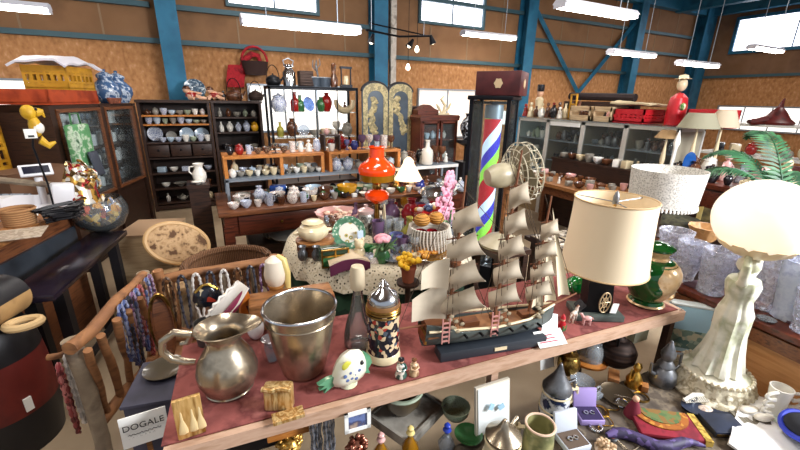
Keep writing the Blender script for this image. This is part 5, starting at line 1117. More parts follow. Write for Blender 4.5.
# --- ice bucket
P = onA(306, 376, .04); t = T('ice_bucket', 'big hammered pewter ice bucket, empty', 'bucket', P)
zR = H(P, 305) - FZ; rT = 37.5 * mp((P.x, P.y, zR + FZ)); rB = 20.5 * mp(P)
pf = [(0, 0), (rB * .92, 0), (rB, .006), (rB * 1.06, .02), (rB + (rT - rB) * .45, zR * .4), (rB + (rT - rB) * .74, zR * .78), (rT * .93, zR * .9), (rT * .955, zR * .985)]
MB().lathe(pf + [(rT * .93, zR * .985)] + [(r - .004, z + .002) for r, z in pf[::-1][1:-2]] + [(0, .008)], n=48).put('bucket_body', PEWTER, t)
MB().tube([(rT * .95 * math.cos(u), rT * .95 * math.sin(u), zR * .99) for u in [2 * PI * k / 44 for k in range(44)]], .005, 8, closed=True).put('rolled_rim', SILVER, t)
MB().tube([((rB + (rT - rB) * .8) * math.cos(u), (rB + (rT - rB) * .8) * math.sin(u), zR * .84) for u in [2 * PI * k / 44 for k in range(44)]], .003, 6, closed=True).put('bead_band', PEWTER, t)
# --- glass decanter
P = onA(361, 349, .03); t = T('glass_decanter', 'clear glass decanter with a frosted stopper', 'decanter', P)
hz_ = lambda y: H(P, y) - FZ
MB().lathe([(0, .003), (.05, 0), (.056, .01), (.055, .05), (.046, .1), (.03, .15), (.018, hz_(293) - .0), (.02, hz_(288)), (.016, hz_(288)), (.015, hz_(293)), (.026, .15), (.042, .1), (.051, .05), (.05, .012), (0, .01)], n=28).put('decanter_body', glassy('decanter_glass', '#f2f4f4', .09, ior=1.35), t)
MB().lathe([(.013, hz_(294)), (.015, hz_(290)), (.026, hz_(288)), (.027, hz_(270)), (.022, hz_(266)), (0, hz_(265))], n=20).put('stopper', mat('frosted_stopper', '#c9b89a', .5), t, label='frosted stopper')
# --- beer stein
P = onA(386, 361, .03); hz_ = lambda y: H(P, y) - FZ; t = T('beer_stein', 'tall beer stein with pewter lid and painted tavern scene', 'stein', P)
rr0 = 16 * mp(P); hb0 = hz_(308)
MB().lathe([(0, 0), (rr0 * 1.0, 0), (rr0 * 1.06, .008), (rr0 * 1.02, .02), (rr0 * .98, .026), (rr0 * .98, hb0), (rr0 * .9, hb0), (0, hb0)], n=36).put('stein_body', mat('stein_scene', '#15161f', .25, coat=.4, kind='cell', cols=['#cdb592', '#1a1c2a', '#a5382c', '#1c1e2a', '#cbb48c', '#4b5560'], scale=70, pos=[0, .34, .5, .66, .74, .86, .94]), t, label='dark painted tavern scene')
MB().lathe([(rr0 * 1.0, .0), (rr0 * 1.08, .006), (rr0 * 1.04, .03), (rr0 * .99, .034), (rr0 * .97, .0)], n=36).put('cream_foot', CREAM, t)
b = MB()
for zz_ in (hb0 - .0, hb0 - .012, hb0 + .01): b.tube([(rr0 * 1.0 * math.cos(u), rr0 * 1.0 * math.sin(u), zz_) for u in [2 * PI * k / 36 for k in range(36)]], .004, 6, closed=True)
b.put('brass_bands', BRASS, t)
MB().lathe([(rr0 * .97, hb0), (rr0 * 1.0, hb0 + .012), (rr0 * .96, hb0 + .03), (rr0 * .94, hb0 + .03), (0, hb0 + .03)], n=36).put('copper_collar', mat('copper_band', '#c09468', .3, .8), t)
hl = hz_(279)
MB().lathe([(rr0 * .96, hb0 + .03), (rr0 * .97, hb0 + .04), (rr0 * .8, hb0 + .06), (rr0 * .45, hb0 + .075), (rr0 * .3, hb0 + .085), (rr0 * .34, hb0 + .092), (rr0 * .2, hb0 + .1), (rr0 * .1, hl - .004), (0, hl)], n=32).put('lid', SILVER, t)
MB().tube([(.0, rr0 * .97, hb0 - .02), (.0, rr0 * 1.7, hb0 - .03), (.0, rr0 * 1.75, .08), (.0, rr0 * .97, .05)], .009, 8).put('handle', CREAM, t)
# --- fish
P = onA(350, 388, .025); t = T('ceramic_fish', 'white ceramic fish with green fins and painted flowers', 'ornament', P, rzA + .15); t.scale = (1.12, 1.12, 1.12)
FSH = mat('fish_white', '#e3e0cd', .25, coat=.4, kind='noise', cols=['#e6e3d2', '#dfe0c8', '#cfd6a8'], scale=12)
FGR = mat('fish_green', '#4e8a66', .3, coat=.4, kind='noise', cols=['#5f9a76', '#3c7554'], scale=20)
k_ = mp(P)
def fp(px, py): return ((px - 350) * k_, (388 - py) * k_ * .93)
prof = [fp(*q) for q in ((336, 386), (334, 380), (336, 371), (340, 362), (346, 355), (353, 352), (361, 354), (366, 360), (368, 368), (368, 376), (364, 383), (354, 388), (344, 388))]
nb = len(prof)
b = MB(); cx_ = sum(x for x, z in prof) / nb; czz = sum(z for x, z in prof) / nb
rings = []
for s_, y_ in ((.0, -.034), (.5, -.031), (.8, -.022), (1, 0), (.8, .022), (.5, .031), (.0, .034)):
    rings.append([b.bm.verts.new((cx_ + (x - cx_) * max(s_, .02), y_, czz + (z - czz) * max(s_, .02))) for x, z in prof])
for A, B in zip(rings, rings[1:]):
    for j in range(nb): b.bm.faces.new([A[j], A[(j + 1) % nb], B[(j + 1) % nb], B[j]])
b.put('fish_body', FSH, t)
My = Matrix.Rotation(PI / 2, 4, 'X')
MB().prism([fp(*q) for q in ((338, 374), (330, 374), (322, 377), (328, 380), (323, 383), (330, 383), (327, 388), (337, 383))], .014, Matrix.Translation((0, .007, 0)) @ My).put('tail_fin', FGR, t, label='green tail')
MB().prism([fp(*q) for q in ((365, 358), (371, 364), (373, 372), (369, 378), (371, 384), (364, 381), (367, 370))], .014, Matrix.Translation((0, .007, 0)) @ My).put('lip_fin', FGR, t, label='green mouth fin')
MB().ball((fp(360, 363)[0], -.026, fp(360, 363)[1]), .007, 10).put('eye', BLACK, t)
MB().ball((fp(347, 362)[0], -.024, fp(347, 362)[1]), (.017, .004, .016), 12).put('yellow_flower', mat('fish_yellow', '#c4c04a', .3), t)
b = MB()
for x_, y_ in ((344, 371), (349, 369), (353, 372), (357, 369), (350, 375), (354, 377), (346, 376)): q_ = fp(x_, y_); b.ball((q_[0], -.031, q_[1]), (.006, .003, .006), 6)
b.put('blue_flowers', mat('fish_blue', '#5a6d9a', .3), t)
MB().lathe([(0, 0), (.028, 0), (.024, .016), (0, .016)], n=16).put('foot', FSH, t)
# --- figurines
def person_fig(p, lab, coat, hat, h=.075):
    t = T('porcelain_figurine', lab, 'figurine', p); s = h
    MB().lathe([(0, 0), (.26 * s, 0), (.28 * s, .1 * s), (.2 * s, .35 * s), (.16 * s, .5 * s), (.2 * s, .62 * s), (.12 * s, .72 * s), (0, .74 * s)], n=16).put('robe', coat, t)
    MB().ball((0, 0, .84 * s), .13 * s, 12).put('head', SKIN, t); MB().lathe([(.15 * s, .88 * s), (.14 * s, .95 * s), (.06 * s, s), (0, s * 1.02)], n=14).put('hat', hat, t)
    MB().tube([(-.18 * s, 0, .6 * s), (-.24 * s, -.12 * s, .45 * s), (-.05 * s, -.24 * s, .42 * s), (.2 * s, -.14 * s, .45 * s), (.18 * s, 0, .6 * s)], .055 * s, 8).put('arms', coat, t)
person_fig(onA(402, 378, .01), 'small figurine in dark and green dress with blue hat beside the beer stein', mat('fig_green', '#35564c', .3, coat=.4, kind='cell', cols=['#d8d0c2', '#2a4a42', '#20303c'], scale=60), DARKG)
person_fig(onA(415, 376, .01), 'small brown and cream figurine standing in front of the ship stern', mat('fig_tan', '#a8825c', .4, kind='noise', cols=['#c8ac88', '#7a5638'], scale=40), BROWNG, .065)
# --- gold pouches and picture
GLD = mat('gold_satin', '#b88a4c', .35, .5, kind='noise', cols=['#e4c890', '#a87838', '#d8b47c'], scale=16, stretch=(3, 3, .6), bump=.4)
P = onA(281, 414, .03); t = T('gold_gift_box', 'gold foil gift box with pleated satin front near the ice bucket', 'box', P, rzA - .35)
MB().box((0, 0, .042), (.085, .035, .084), bev=.008, rot=(-.1, 0, 0)).put('box_body', GLD, t); MB().tube([(-.042, -.02, .083), (-.01, -.022, .078), (.01, -.022, .088), (.042, -.02, .08)], .008, 8).put('ruffle', GLD, t); MB().box((.035, -.04, .006), (.09, .04, .01), rz=.4).put('flap', GLD, t)
P = onA(192, 440, .018); t = T('gold_card', 'upright gold card showing pale pear shapes', 'card', P, rzA + .12)
MB().box((0, 0, .064), (.068, .012, .128), bev=.002).put('card_body', mat('gold_card', '#b88a48', .35, .5, kind='noise', cols=['#dcb474', '#8e642c'], scale=16, stretch=(3, 3, .5)), t)
b = MB()
for x_ in (-.018, .008, .026): b.lathe([(0, 0), (.012, .006), (.011, .02), (.004, .05), (.002, .075), (0, .078)], (x_, -.006, .014), n=10, sy=.4)
b.put('pear_relief', mat('pale_gold', '#e6cc98', .4, .3), t)
# --- shell, orange piece, ice cream etc
P = onA(226, 345, .09); q = at(226, 318, .80)
SHW = mat('shell_white', '#e8e2d8', .25, coat=.5); SHM = mat('shell_magenta', '#7c2440', .25, coat=.5, kind='noise', cols=['#8c3050', '#641a34'], scale=14)
t = T('shell_ornament', 'white jagged shell ornament lined in magenta', 'ornament', onA(232, 338, .06), .25)
hz_ = lambda y: H(t.location, y) - FZ
g = []
for i in range(11):
    f = i / 10; row_ = []
    for j in range(7):
        u = j / 6; jag = (.012 if i % 2 == 0 else 0) * (u > .9)
        w = .028 + .02 * math.sin(PI * f)
        x = -.055 + .125 * f; z = .075 + .105 * f - .02 * math.sin(PI * f); nx, nz = -.62, .78
        e_ = (u * 1.0) * (.055 + .03 * math.sin(PI * f)) + jag
        row_.append((x + nx * e_, -.02 + .05 * (1 - (2 * u - 1) ** 2) - .02, z + nz * e_ * .8))
    g.append(row_)
g = [[Vector((x * 1.0, y, z * 1.0)) for x, y, z in r_] for r_ in g]
MB().sheet(g, .008).put('white_shell', SHW, t)
MB().tube([(-.055 + .125 * f, -.022, .075 + .105 * f - .02 * math.sin(PI * f)) for f in [k / 10 for k in range(11)]], [.006 + .013 * math.sin(PI * k / 10) for k in range(11)], 10).put('magenta_lining', SHM, t, label='magenta inner lip')
MB().lathe([(0, 0), (.045, 0), (.04, .02), (.015, .04), (.014, .08), (0, .09)], (-.01, 0, 0), n=20).put('foot', SHW, t)
P = onA(247, 337, .1); one(MB().prism([(-.02, 0), (.02, 0), (.024, .12), (.016, .16), (.006, .15), (-.006, .155), (-.018, .12)], .03, Matrix.Translation((0, .015, 0)) @ My), 'orange_ornament', 'orange glazed ornament behind the shell', 'ornament', mat('orange_glaze', '#c8742c', .25, coat=.4), P, (0, 0, .2))
P = onA(262, 336, .13); t = T('floral_cup', 'black and cream floral cup on a saucer behind the jug', 'cup', P); MB().lathe([(0, 0), (.03, 0), (.05, .05), (.058, .09), (.054, .09), (.04, .04), (0, .02)], n=24).put('cup_body', FLORALD, t); MB().tube([(.055, 0, .08), (.085, 0, .07), (.075, 0, .035), (.045, 0, .03)], .006, 6).put('handle', FLORALD, t)
P = onA(282, 330, .15); t = T('ice_cream_ornament', 'ice cream cone ornament with white swirl and yellow sauce', 'ornament', P)
hz_ = lambda y: H(P, y) - FZ
hc = hz_(284); ht = hz_(256)
MB().lathe([(0, 0), (.03, 0), (.034, .01), (.024, hc * .6), (.032, hc * .9), (.036, hc), (0, hc)], n=20).put('cone', mat('cone_tan', '#b07a40', .6, kind='band', cols=['#c48c50', '#8e5c28'], scale=14), t)
MB().lathe([(.03, hc), (.042, hc + .02), (.046, hc + .05), (.036, ht - .02), (.014, ht - .002), (0, ht)], n=24).put('swirl', mat('soft_white', '#e4d8c4', .4), t)
MB().tube([(.012, 0, ht), (.035, -.01, ht - .02), (.046, -.015, hc + .05), (.046, -.015, hc - .02), (.04, -.012, hc - .1)], [.01, .016, .016, .012, .008], 10).put('yellow_sauce', mat('pale_yellow', '#d8c27a', .4), t)
P = onA(257, 343, .03); one(MB().ball((0, 0, .048), (.032, .032, .048), 20), 'porcelain_egg', 'white porcelain egg with blue flowers behind the jug', 'egg', mat('egg_glaze', '#dfe2e6', .2, coat=.4, kind='noise', cols=['#e2e5e8', '#d8dde6', '#5570a8'], scale=16, pos=[.3, .5, .64, .72]), P)
P = onA(273, 363, .035); one(MB().lathe([(0, 0), (.03, 0), (.036, .05), (.03, .075), (.034, .08), (0, .03)], n=14), 'crystal_vase', 'small cut crystal vase between the jug and the ice bucket', 'vase', GLASSB, P)
P = onA(206, 358, .1); t = T('striped_tin', 'dark striped tin cup behind the jug handle', 'cup', P); MB().lathe([(0, 0), (.035, 0), (.042, .09), (.038, .09), (.03, .01), (0, .01)], n=20).put('cup_body', mat('striped_dark', '#3a3634', .4, kind='band', cols=['#55504c', '#232020'], scale=50), t)
P = onA(206, 322, .16); t = T('fringed_purse', 'black and cream beaded cloth purse behind the jug mouth', 'purse', P); MB().lathe([(0, 0), (.05, 0), (.062, .03), (.05, .075), (.03, .095), (0, .095)], n=20, sy=.6).put('purse_body', FLORALD, t); MB().tube([(-.045 + .09 * k / 10, -.02, .075 + .03 * math.sin(PI * k / 10)) for k in range(11)], .006, 6).put('clasp', GOLD, t)
# pinkish cloth block at back, brown stand
P = onA(300, 345, .2); one(MB().box((0, 0, .06), (.34, .12, .12), bev=.01), 'wooden_chest', 'low brown wooden chest behind the ice bucket', 'box', WOODM, P, (0, 0, rzA))
# blue-grey box with plate and sign at the near end
b0, b1, b2 = at(146, 412, .7), at(163, 355, .7), at(205, 350, .7)
bxm = (b0 + at(186, 392, .7) + b1 + b2) / 4
t = T('storage_box', 'dark blue-grey box at the end of the front table carrying an olive plate', 'box', (bxm.x - .055, bxm.y, 0), rzA - .1)
BGP = mat('blue_grey_paint', '#3b3a48', .6, kind='noise', cols=['#454455', '#302f3c'], scale=5)
MB().box((0, 0, .345), (.15, .22, .69), bev=.005).put('box_body', BGP, t); MB().box((0, 0, .695), (.16, .23, .01)).put('lid', BGP, t)
q = at(181, 372, .702); one(MB().lathe([(0, 0), (.04, 0), (.066, .012), (.07, .016), (.045, .006), (0, .005)], n=30), 'plate', 'dark olive plate on the blue-grey box', 'plate', mat('olive_glaze', '#4c4436', .3, coat=.4), (bxm.x - .035, bxm.y + .04, .7015))
sg = at(148, 441, .6); t = T('name_card', 'white card with black hand lettering leaning on the blue-grey box', 'sign', (sg.x, sg.y, .6), rzA + .12)
MB().box((0, 0, .055), (.125, .004, .105), rot=(-.12, 0, 0)).put('card', PAPER, t); MB().box((0, .012, -.265), (.014, .01, .66)).put('stake', WOODM, t)
INK = mat('black_ink', '#141216', .6)
text('DOGALE', .028, INK, t, (0, -.0072, .074), (PI / 2 - .12, 0, 0), 'large_lettering'); b = MB()
for k in range(2): b.tube([(-.045 + .004 * i, -.0052 + .0012 * k, .046 - .014 * k + .0035 * math.sin(i * 2.3 + k) * (1 if i % 6 else 0)) for i in range(23 - 4 * k)], .0009, 5)
b.put('small_handwriting', INK, t)

# ================================================================ MODEL SHIP
sa, sb_ = at(441, 364, .75), at(547, 346, .75)
sd = (sb_ - sa); sl = sd.length; rzS = math.atan2(sd.y, sd.x); mid_ = (sa + sb_) / 2
sh = T('model_ship', 'three-masted wooden model sailing ship with cream sails on a plinth', 'model ship', (mid_.x - .065 * math.sin(rzS), mid_.y + .07, FZ), rzS)
HULL = mat('hull_grey', '#474e4c', .5, kind='noise', cols=['#545c58', '#33393a'], scale=8)
MB().box((0.0, -.035, .019), (sl, .065, .038), bev=.003).put('plinth', mat('plinth_grey', '#2c3138', .5), sh)
MB().box((.02, -.069, .02), (.05, .003, .013)).put('name_plate', CREAM, sh)
g = []
for i in range(15):
    f = i / 14; x = -.27 + .55 * f; w = .062 * (1 - max(0, (f - .62) / .38) ** 2) * (1 - .2 * max(0, (.15 - f) / .15)); dz = .026 * (2 * f - 1) ** 2 + (.022 if f < .2 else 0)
    g.append([(x, w * math.sin(q), .042 + (.062 + dz) * (1 - math.cos(q))) for q in [-PI / 2 + PI * j / 10 for j in range(11)]])
MB().sheet(g, .006).put('hull', HULL, sh)
MB().prism([(-.262, -.052), (.1, -.056), (.2, -.036), (.27, 0), (.2, .036), (.1, .056), (-.262, .052)], .006, z0=.094).put('deck', LOG, sh)
MB().box((-.21, 0, .115), (.1, .085, .04)).put('stern_cabin', WOODB, sh); MB().box((-.268, 0, .085), (.008, .08, .04)).put('stern_window', BRASS, sh)
b = MB()
for s in (-1, 1): b.tube([(-.262, s * .056, .126), (0, s * .064, .112), (.14, s * .05, .116), (.278, s * .005, .136)], .005, 6)
b.put('rail', CREAM, sh)
for k in range(6): MB().tube([(-.13 + .06 * k, -.06, .1), (-.13 + .06 * k, -.086, .102)], .005, 6).put('cannon', BLACKM, sh)
for k in range(3): MB().box((-.08 + .12 * k, 0, .108), (.06, .04, .02)).put('deck_house', WOODB, sh)
SAIL = mat('sail_cloth', '#bcae98', .85, kind='noise', cols=['#c8baa4', '#aa9c86'], scale=6)
SPAR = mat('spar_wood', '#7a4a2e', .6)
def sail(par, x, z0, z1, w0, w1, yaw, bulge, nm='sail'):
    """square sail hung from a canted yard; the belly swells to the open side"""
    sx, cy = math.sin(yaw), math.cos(yaw); nx, ny = -cy, sx
    g = []
    for i in range(9):
        f = i / 8; z = z0 + (z1 - z0) * f; w = w0 + (w1 - w0) * f; bl = bulge * math.sin(PI * (f * .8 + .12))
        g.append([(x + .035 * (1 - f) * w / .1 + nx * bl * (1 - u * u * .5) + sx * w * u * .5, ny * bl * (1 - u * u * .5) + cy * w * u * .5, z - .36 * w * u + .02 * (1 - u * u) * (1 - f)) for u in [j / 4 - 1 for j in range(9)]])
    MB().sheet(g, .0015).put(nm, SAIL, par)
    b = MB(); b.tube([(x + sx * w1 * s * .58, cy * w1 * s * .58, z1 - .36 * w1 * s * .58) for s in (-1, 0, 1)], [.002, .004, .002], 6); b.put('yard', SPAR, par)
yaw = -.85
for mi, (mx, mh, n_, wb0, wt0, zb) in enumerate(((-.17, .655, 4, .15, .075, .14), (.02, .745, 5, .1, .055, .16), (.17, .59, 4, .085, .05, .18))):
    m_ = MB().tube([(mx, 0, .07), (mx, 0, mh * .5), (mx, 0, mh)], [.007, .006, .003], 8).put('mast', SPAR, sh); m_.rotation_euler = (0, .06, 0); m_.location = (-mx * 0 - .006, 0, 0)
    for k in range(n_):
        f0, f1 = k / n_, (k + .84) / n_; z0 = zb + (mh * .86 - zb) * f0; z1 = zb + (mh * .86 - zb) * f1
        sail(m_, mx + .012, z0, z1, wb0 + (wt0 - wb0) * f0, wb0 + (wt0 - wb0) * (f1 + .04), yaw, .055)
    MB().lathe([(0, 0), (.018, 0), (.02, .012), (0, .014)], (mx, 0, mh * .52), n=12).put('crow_nest', SPAR, m_)
m_ = [o for o in sh.children if o.name.startswith('mast')][0]
# gaff sails aft, boom, bowsprit, jibs
MB().sheet([[(-.18 - .13 * f, .0 + .015 * math.sin(PI * f), .12 + .02 * f + (.16 - .07 * f) * j / 5) for j in range(6)] for f in [k / 6 for k in range(7)]], .0015).put('gaff_sail', SAIL, sh)
MB().sheet([[(-.19 - .1 * f, -.03 + .02 * math.sin(PI * f), .27 + .01 * f + (.12 - .05 * f) * j / 5) for j in range(6)] for f in [k / 6 for k in range(7)]], .0015).put('gaff_sail', SAIL, sh)
MB().tube([(-.17, 0, .12), (-.36, 0, .12)], .004, 6).put('boom', SPAR, sh)
MB().tube([(.22, 0, .12), (.32, 0, .15), (.38, 0, .17)], [.007, .005, .003], 8).put('bowsprit', SPAR, sh)
for x0, xt, zt_, in ((.235, .185, .38), (.29, .2, .45), (.35, .21, .52)):
    MB().sheet([[(x0 + (xt - x0) * (i / 6) - .055 * (j / 4) * (1 - i / 6), .012 * math.sin(PI * j / 4) * (1 - i / 6), (.12 + .3 * (x0 - .2)) + (zt_ - .15) * (i / 6)) for j in range(5)] for i in range(7)], .0015).put('jib_sail', mat('pale_sail', '#d0c2a4', .85), sh)
b = MB()
for mx, mh in ((-.17, .655), (.02, .745), (.17, .59)):
    for s in (-1, 1):
        for k in range(3): b.tube([(mx - .03 + .03 * k, s * .05, .09), (mx, 0, mh * (.6 + .1 * k))], .0012, 4)
for a_, c_ in (((-.17, 0, .65), (.02, 0, .45)), ((.02, 0, .74), (.17, 0, .42)), ((.17, 0, .585), (.37, 0, .165)), ((.02, 0, .7), (.3, 0, .14)), ((-.17, 0, .64), (-.36, 0, .12)), ((-.17, 0, .5), (.0, 0, .12)), ((.02, 0, .55), (.17, 0, .15))): b.tube([a_, c_], .0012, 4)
b.put('rigging', mat('rigging_cord', '#4a3a2c', .8), sh)
for mx in (-.17, .02, .17):
    b = MB()
    for k in range(7): b.ball((mx + rj.uniform(-.02, .03), -.055 + rj.uniform(-.01, .01), .118 + .01 * k), (.01, .006, .007), 6)
    b.put('rope_coil', mat('pale_rope', '#8f826a', .9), sh)
for mx in (-.17, .02): 
    b = MB(); 
    for k in range(5): b.box((mx - .035, -.068, .09 + .018 * k), (.03, .003, .006))
    for s in (-1, 1): b.box((mx - .035 + s * .013, -.068, .13), (.004, .004, .1))
    b.put('ladder', mat('pale_red_ladder', '#b88078', .7), sh)
# price cards and small figures near the bow
P = onA(553, 346, .02); t = T('price_card', 'folded white price card with red handwriting before the ship bow', 'card', P, rzA - .1); t.scale = (1.3, 1.3, 1.3)
MB().box((0, 0, .018), (.095, .002, .05), rot=(-.95, 0, 0)).put('card_front', PAPER, t); MB().box((.02, .035, .045), (.06, .002, .06), rot=(-.5, .3, 0)).put('card_back', PAPER, t)
b = MB()
for k in range(3): b.box((-.01, -.003 - .0 * k + .008 * (k - 1), .0205 + .0058 * (k - 1)), (.06 - .012 * k, .0012, .003), rot=(-.95, 0, 0))
b.put('red_handwriting', mat('red_ink', '#c83850', .6), t)
P = onA(565, 332, .02); t = T('santa_figure', 'tiny red and white figure standing beside the price card', 'figurine', P); MB().lathe([(0, 0), (.014, 0), (.016, .02), (.01, .04), (0, .042)], n=12).put('coat', CRED, t); MB().ball((0, 0, .048), .01, 8).put('head', SKIN, t); MB().lathe([(.011, .052), (.006, .066), (0, .074)], n=10).put('hat', CRED, t); MB().box((0, -.008, .012), (.02, .014, .024)).put('green_sack', GREENG, t)
def beast(p, lab, m, rz=0, s=.06):
    t = T('animal_figurine', lab, 'figurine', p, rz); b = MB(); b.ball((0, 0, .6 * s), (.42 * s, .2 * s, .24 * s), 12)
    for x_ in (-.26, .26):
        for y_ in (-.1, .1): b.tube([(x_ * s, y_ * s, .5 * s), (x_ * s, y_ * s, 0)], [.09 * s, .06 * s], 6)
    b.tube([(.34 * s, 0, .7 * s), (.5 * s, 0, .95 * s)], [.14 * s, .1 * s], 8); b.ball((.56 * s, 0, 1.0 * s), (.17 * s, .1 * s, .1 * s), 10); b.tube([(-.4 * s, 0, .7 * s), (-.55 * s, 0, .5 * s)], [.04 * s, .02 * s], 6); b.put('animal_body', m, t)
beast(onA(578, 325, .03), 'tiny brown and white animal figurine beside the red figure', mat('brown_white_glaze', '#b08a6c', .3, kind='noise', cols=['#e6dccf', '#8a5436'], scale=40), .3)
beast(onA(590, 327, .02), 'tiny pale animal figurine nearest the lamp foot', PINKG, 2.6, .05)
P = onA(583, 300, .05); one(MB().ball((0, 0, .055), (.055, .05, .045), 14).ball((.045, 0, .09), .022, 10).ball((-.05, 0, .06), (.03, .015, .012), 8), 'green_glass_ornament', 'shiny green glass duck ornament behind the lamp base', 'ornament', mat('green_glass', '#0c7a32', .06, coat=.8), P)
# ================================================================ TABLE LAMP
P = onA(602, 319, .045); hz_ = lambda y: H(P, y) - FZ; t = T('table_lamp', 'table lamp with large cream bell shade on a miniature sewing machine base', 'lamp', P, -.5)
SLT = mat('slate_green', '#4c5450', .5, kind='noise', cols=['#5a625c', '#3c4440'], scale=8)
MB().box((0, 0, .014), (.2, .13, .028), bev=.003).put('base_slab', SLT, t)
MB().prism([(-.085, 0), (.085, 0), (.055, .035), (.045, .13), (.05, .15), (-.06, .15), (-.06, .13), (-.055, .035)], .07, Matrix.Translation((0, .035, .022)) @ My).put('machine_body', BLACKM, t)
MB().tube([(-.05, 0, .175), (.05, 0, .175)], .014, 8).put('machine_arm', BLACKM, t)
EMG = mat('pale_gilt', '#d2b890')
b = MB(); Mx = Matrix.Translation((.012, -.05, .085)) @ Matrix.Scale(1.3, 4) @ Matrix.Rotation(R(15), 4, 'Z')
b.tube([Mx @ Vector((.021 * math.cos(u), 0, .036 * math.sin(u))) for u in [2 * PI * k / 24 for k in range(24)]], .003, 6, closed=True)
for k in range(8): u = PI * k / 4; b.tube([Mx @ Vector((0, 0, 0)), Mx @ Vector((.02 * math.cos(u), 0, .035 * math.sin(u)))], .002, 5)
b.tube([Mx @ Vector((.01 * math.cos(u), 0, .018 * math.sin(u))) for u in [2 * PI * k / 16 for k in range(16)]], .002, 5, closed=True); b.put('flywheel', EMG, t)
zb_, zt_ = hz_(267), hz_(199); rb_, rt2 = 40 * mp((P.x, P.y, zb_ + FZ)), 38 * mp((P.x, P.y, zt_ + FZ))
MB().tube([(0, 0, .12), (0, 0, zt_ + .0)], .006, 8).put('lamp_stem', BRASS, t)
b = MB()
for k in range(3): u = 2 * PI * k / 3 + .4; b.tube([(0, 0, zt_ - .012), (rt2 * .97 * math.cos(u), rt2 * .97 * math.sin(u), zt_ - .006)], .0022, 6)
b.lathe([(0, zt_ - .02), (.012, zt_ - .02), (.012, zt_ + .01), (.005, zt_ + .03), (0, zt_ + .034)], n=12); b.put('shade_carrier', DPEWTER, t)
SHD = mat('cream_shade', '#f0dcba', .8, sub=.0)
hs = zt_ - zb_
pf = [(rb_ * 1.0, zb_), (rb_ * .965, zb_ + hs * .2), (rt2 + (rb_ - rt2) * .35, zb_ + hs * .45), (rt2 + (rb_ - rt2) * .08, zb_ + hs * .75), (rt2, zt_)]
MB().lathe(pf + [(r - .003, z) for r, z in pf[::-1]] + [pf[0]], n=48).put('lamp_shade', SHD, t, label='cream bell shade')
for r_, z_ in ((rb_, zb_), (rt2, zt_)): MB().tube([(r_ * math.cos(u), r_ * math.sin(u), z_) for u in [2 * PI * k / 48 for k in range(48)]], .0035, 6, closed=True).put('shade_piping', mat('tan_piping', '#c8a87c', .8), t)
MB().lathe([(0, zt_ * .62), (.024, zt_ * .64), (.03, zt_ * .7), (.018, zt_ * .77), (0, zt_ * .78)], n=16).put('bulb', mat('off_bulb', '#e8e4da', .3), t)
MB().box((.055, -.052, .06), (.034, .003, .045), rot=(0, .2, .3)).put('price_tag', PAPER, t)
# ================================================================ GREEN AND GOLD JAR
P = onA(655, 307, .05); hz_ = lambda y: H(P, y) - FZ; t = T('gilded_jar', 'emerald green glass jar with heavy gold decoration', 'jar', P)
EMR = mat('emerald_glass', '#0a5a24', .06, coat=.8); JG = mat('jar_gold', '#e2bd8c', .28, .35, kind='noise', cols=['#eed0a6', '#c8965a'], scale=16)
jr = 24 * mp(P); htop = hz_(243)
hj = htop
pf = [(0, 0), (jr * .6, 0), (jr * .64, .006), (jr * .56, hj * .08), (jr * .74, hj * .2), (jr * .92, hj * .34), (jr, hj * .48), (jr * .96, hj * .6), (jr * .78, hj * .7), (jr * .5, hj * .76)]
MB().lathe(pf + [(0, hj * .76)], n=40).put('jar_body', EMR, t)
b = MB(); b.lathe([(jr * .52, hj * .75), (jr * .42, hj * .8), (jr * .46, hj * .86), (jr * .58, hj * .9), (jr * .5, hj * .91), (0, hj * .9)], n=32); b.put('gold_neck', JG, t)
b = MB()
def patch(b, a0, a1, z0, z1, off=.002, na=12, nz=8, ph=0):
    g = []
    def rad(z):
        for (r0, h0), (r1, h1) in zip(pf[1:], pf[2:]):
            if h0 <= z <= h1: return r0 + (r1 - r0) * (z - h0) / max(1e-6, h1 - h0)
        return jr * .5
    for i in range(na + 1):
        r_ = []
        for j in range(nz + 1):
            fz = j / nz; z = z0 + (z1 - z0) * fz; sh_ = .18 * math.sin(fz * 7 + ph); a = a0 + (a1 - a0) * i / na + sh_ * (1 if i < 3 else 0); q_ = rad(z) + off; r_.append((q_ * math.cos(a), q_ * math.sin(a), z))
        g.append(r_)
    b.sheet(g, .003)
patch(b, R(-128), R(-30), hj * .16, hj * .72); b.put('gold_panel', JG, t, label='raised gold flowers'); b = MB(); patch(b, R(60), R(140), hj * .25, hj * .7, ph=2)
b.put('gold_panel', JG, t, label='raised gold flowers')
MB().lathe([(jr * .64, 0), (jr * .7, .005), (jr * .64, .012), (jr * .6, .0)], n=32).put('gold_foot', JG, t)
MB().lathe([(0, hj * .905), (jr * .6, hj * .91), (jr * .62, hj * .94), (jr * .36, hj * 1.0), (0, hj * 1.02)], n=28).put('lid', EMR, t, label='green glass lid')
P2 = onA(676, 302, .05); one(MB().lathe([(0, 0), (.03, 0), (.032, .012), (.02, .025), (.026, .04), (.02, .05), (0, .052)], n=18, fl=lambda r, z, a: r * (1 + .12 * math.sin(6 * a))), 'gold_stand', 'small ornate gold stand at the table corner by the jar', 'stand', JG, P2)
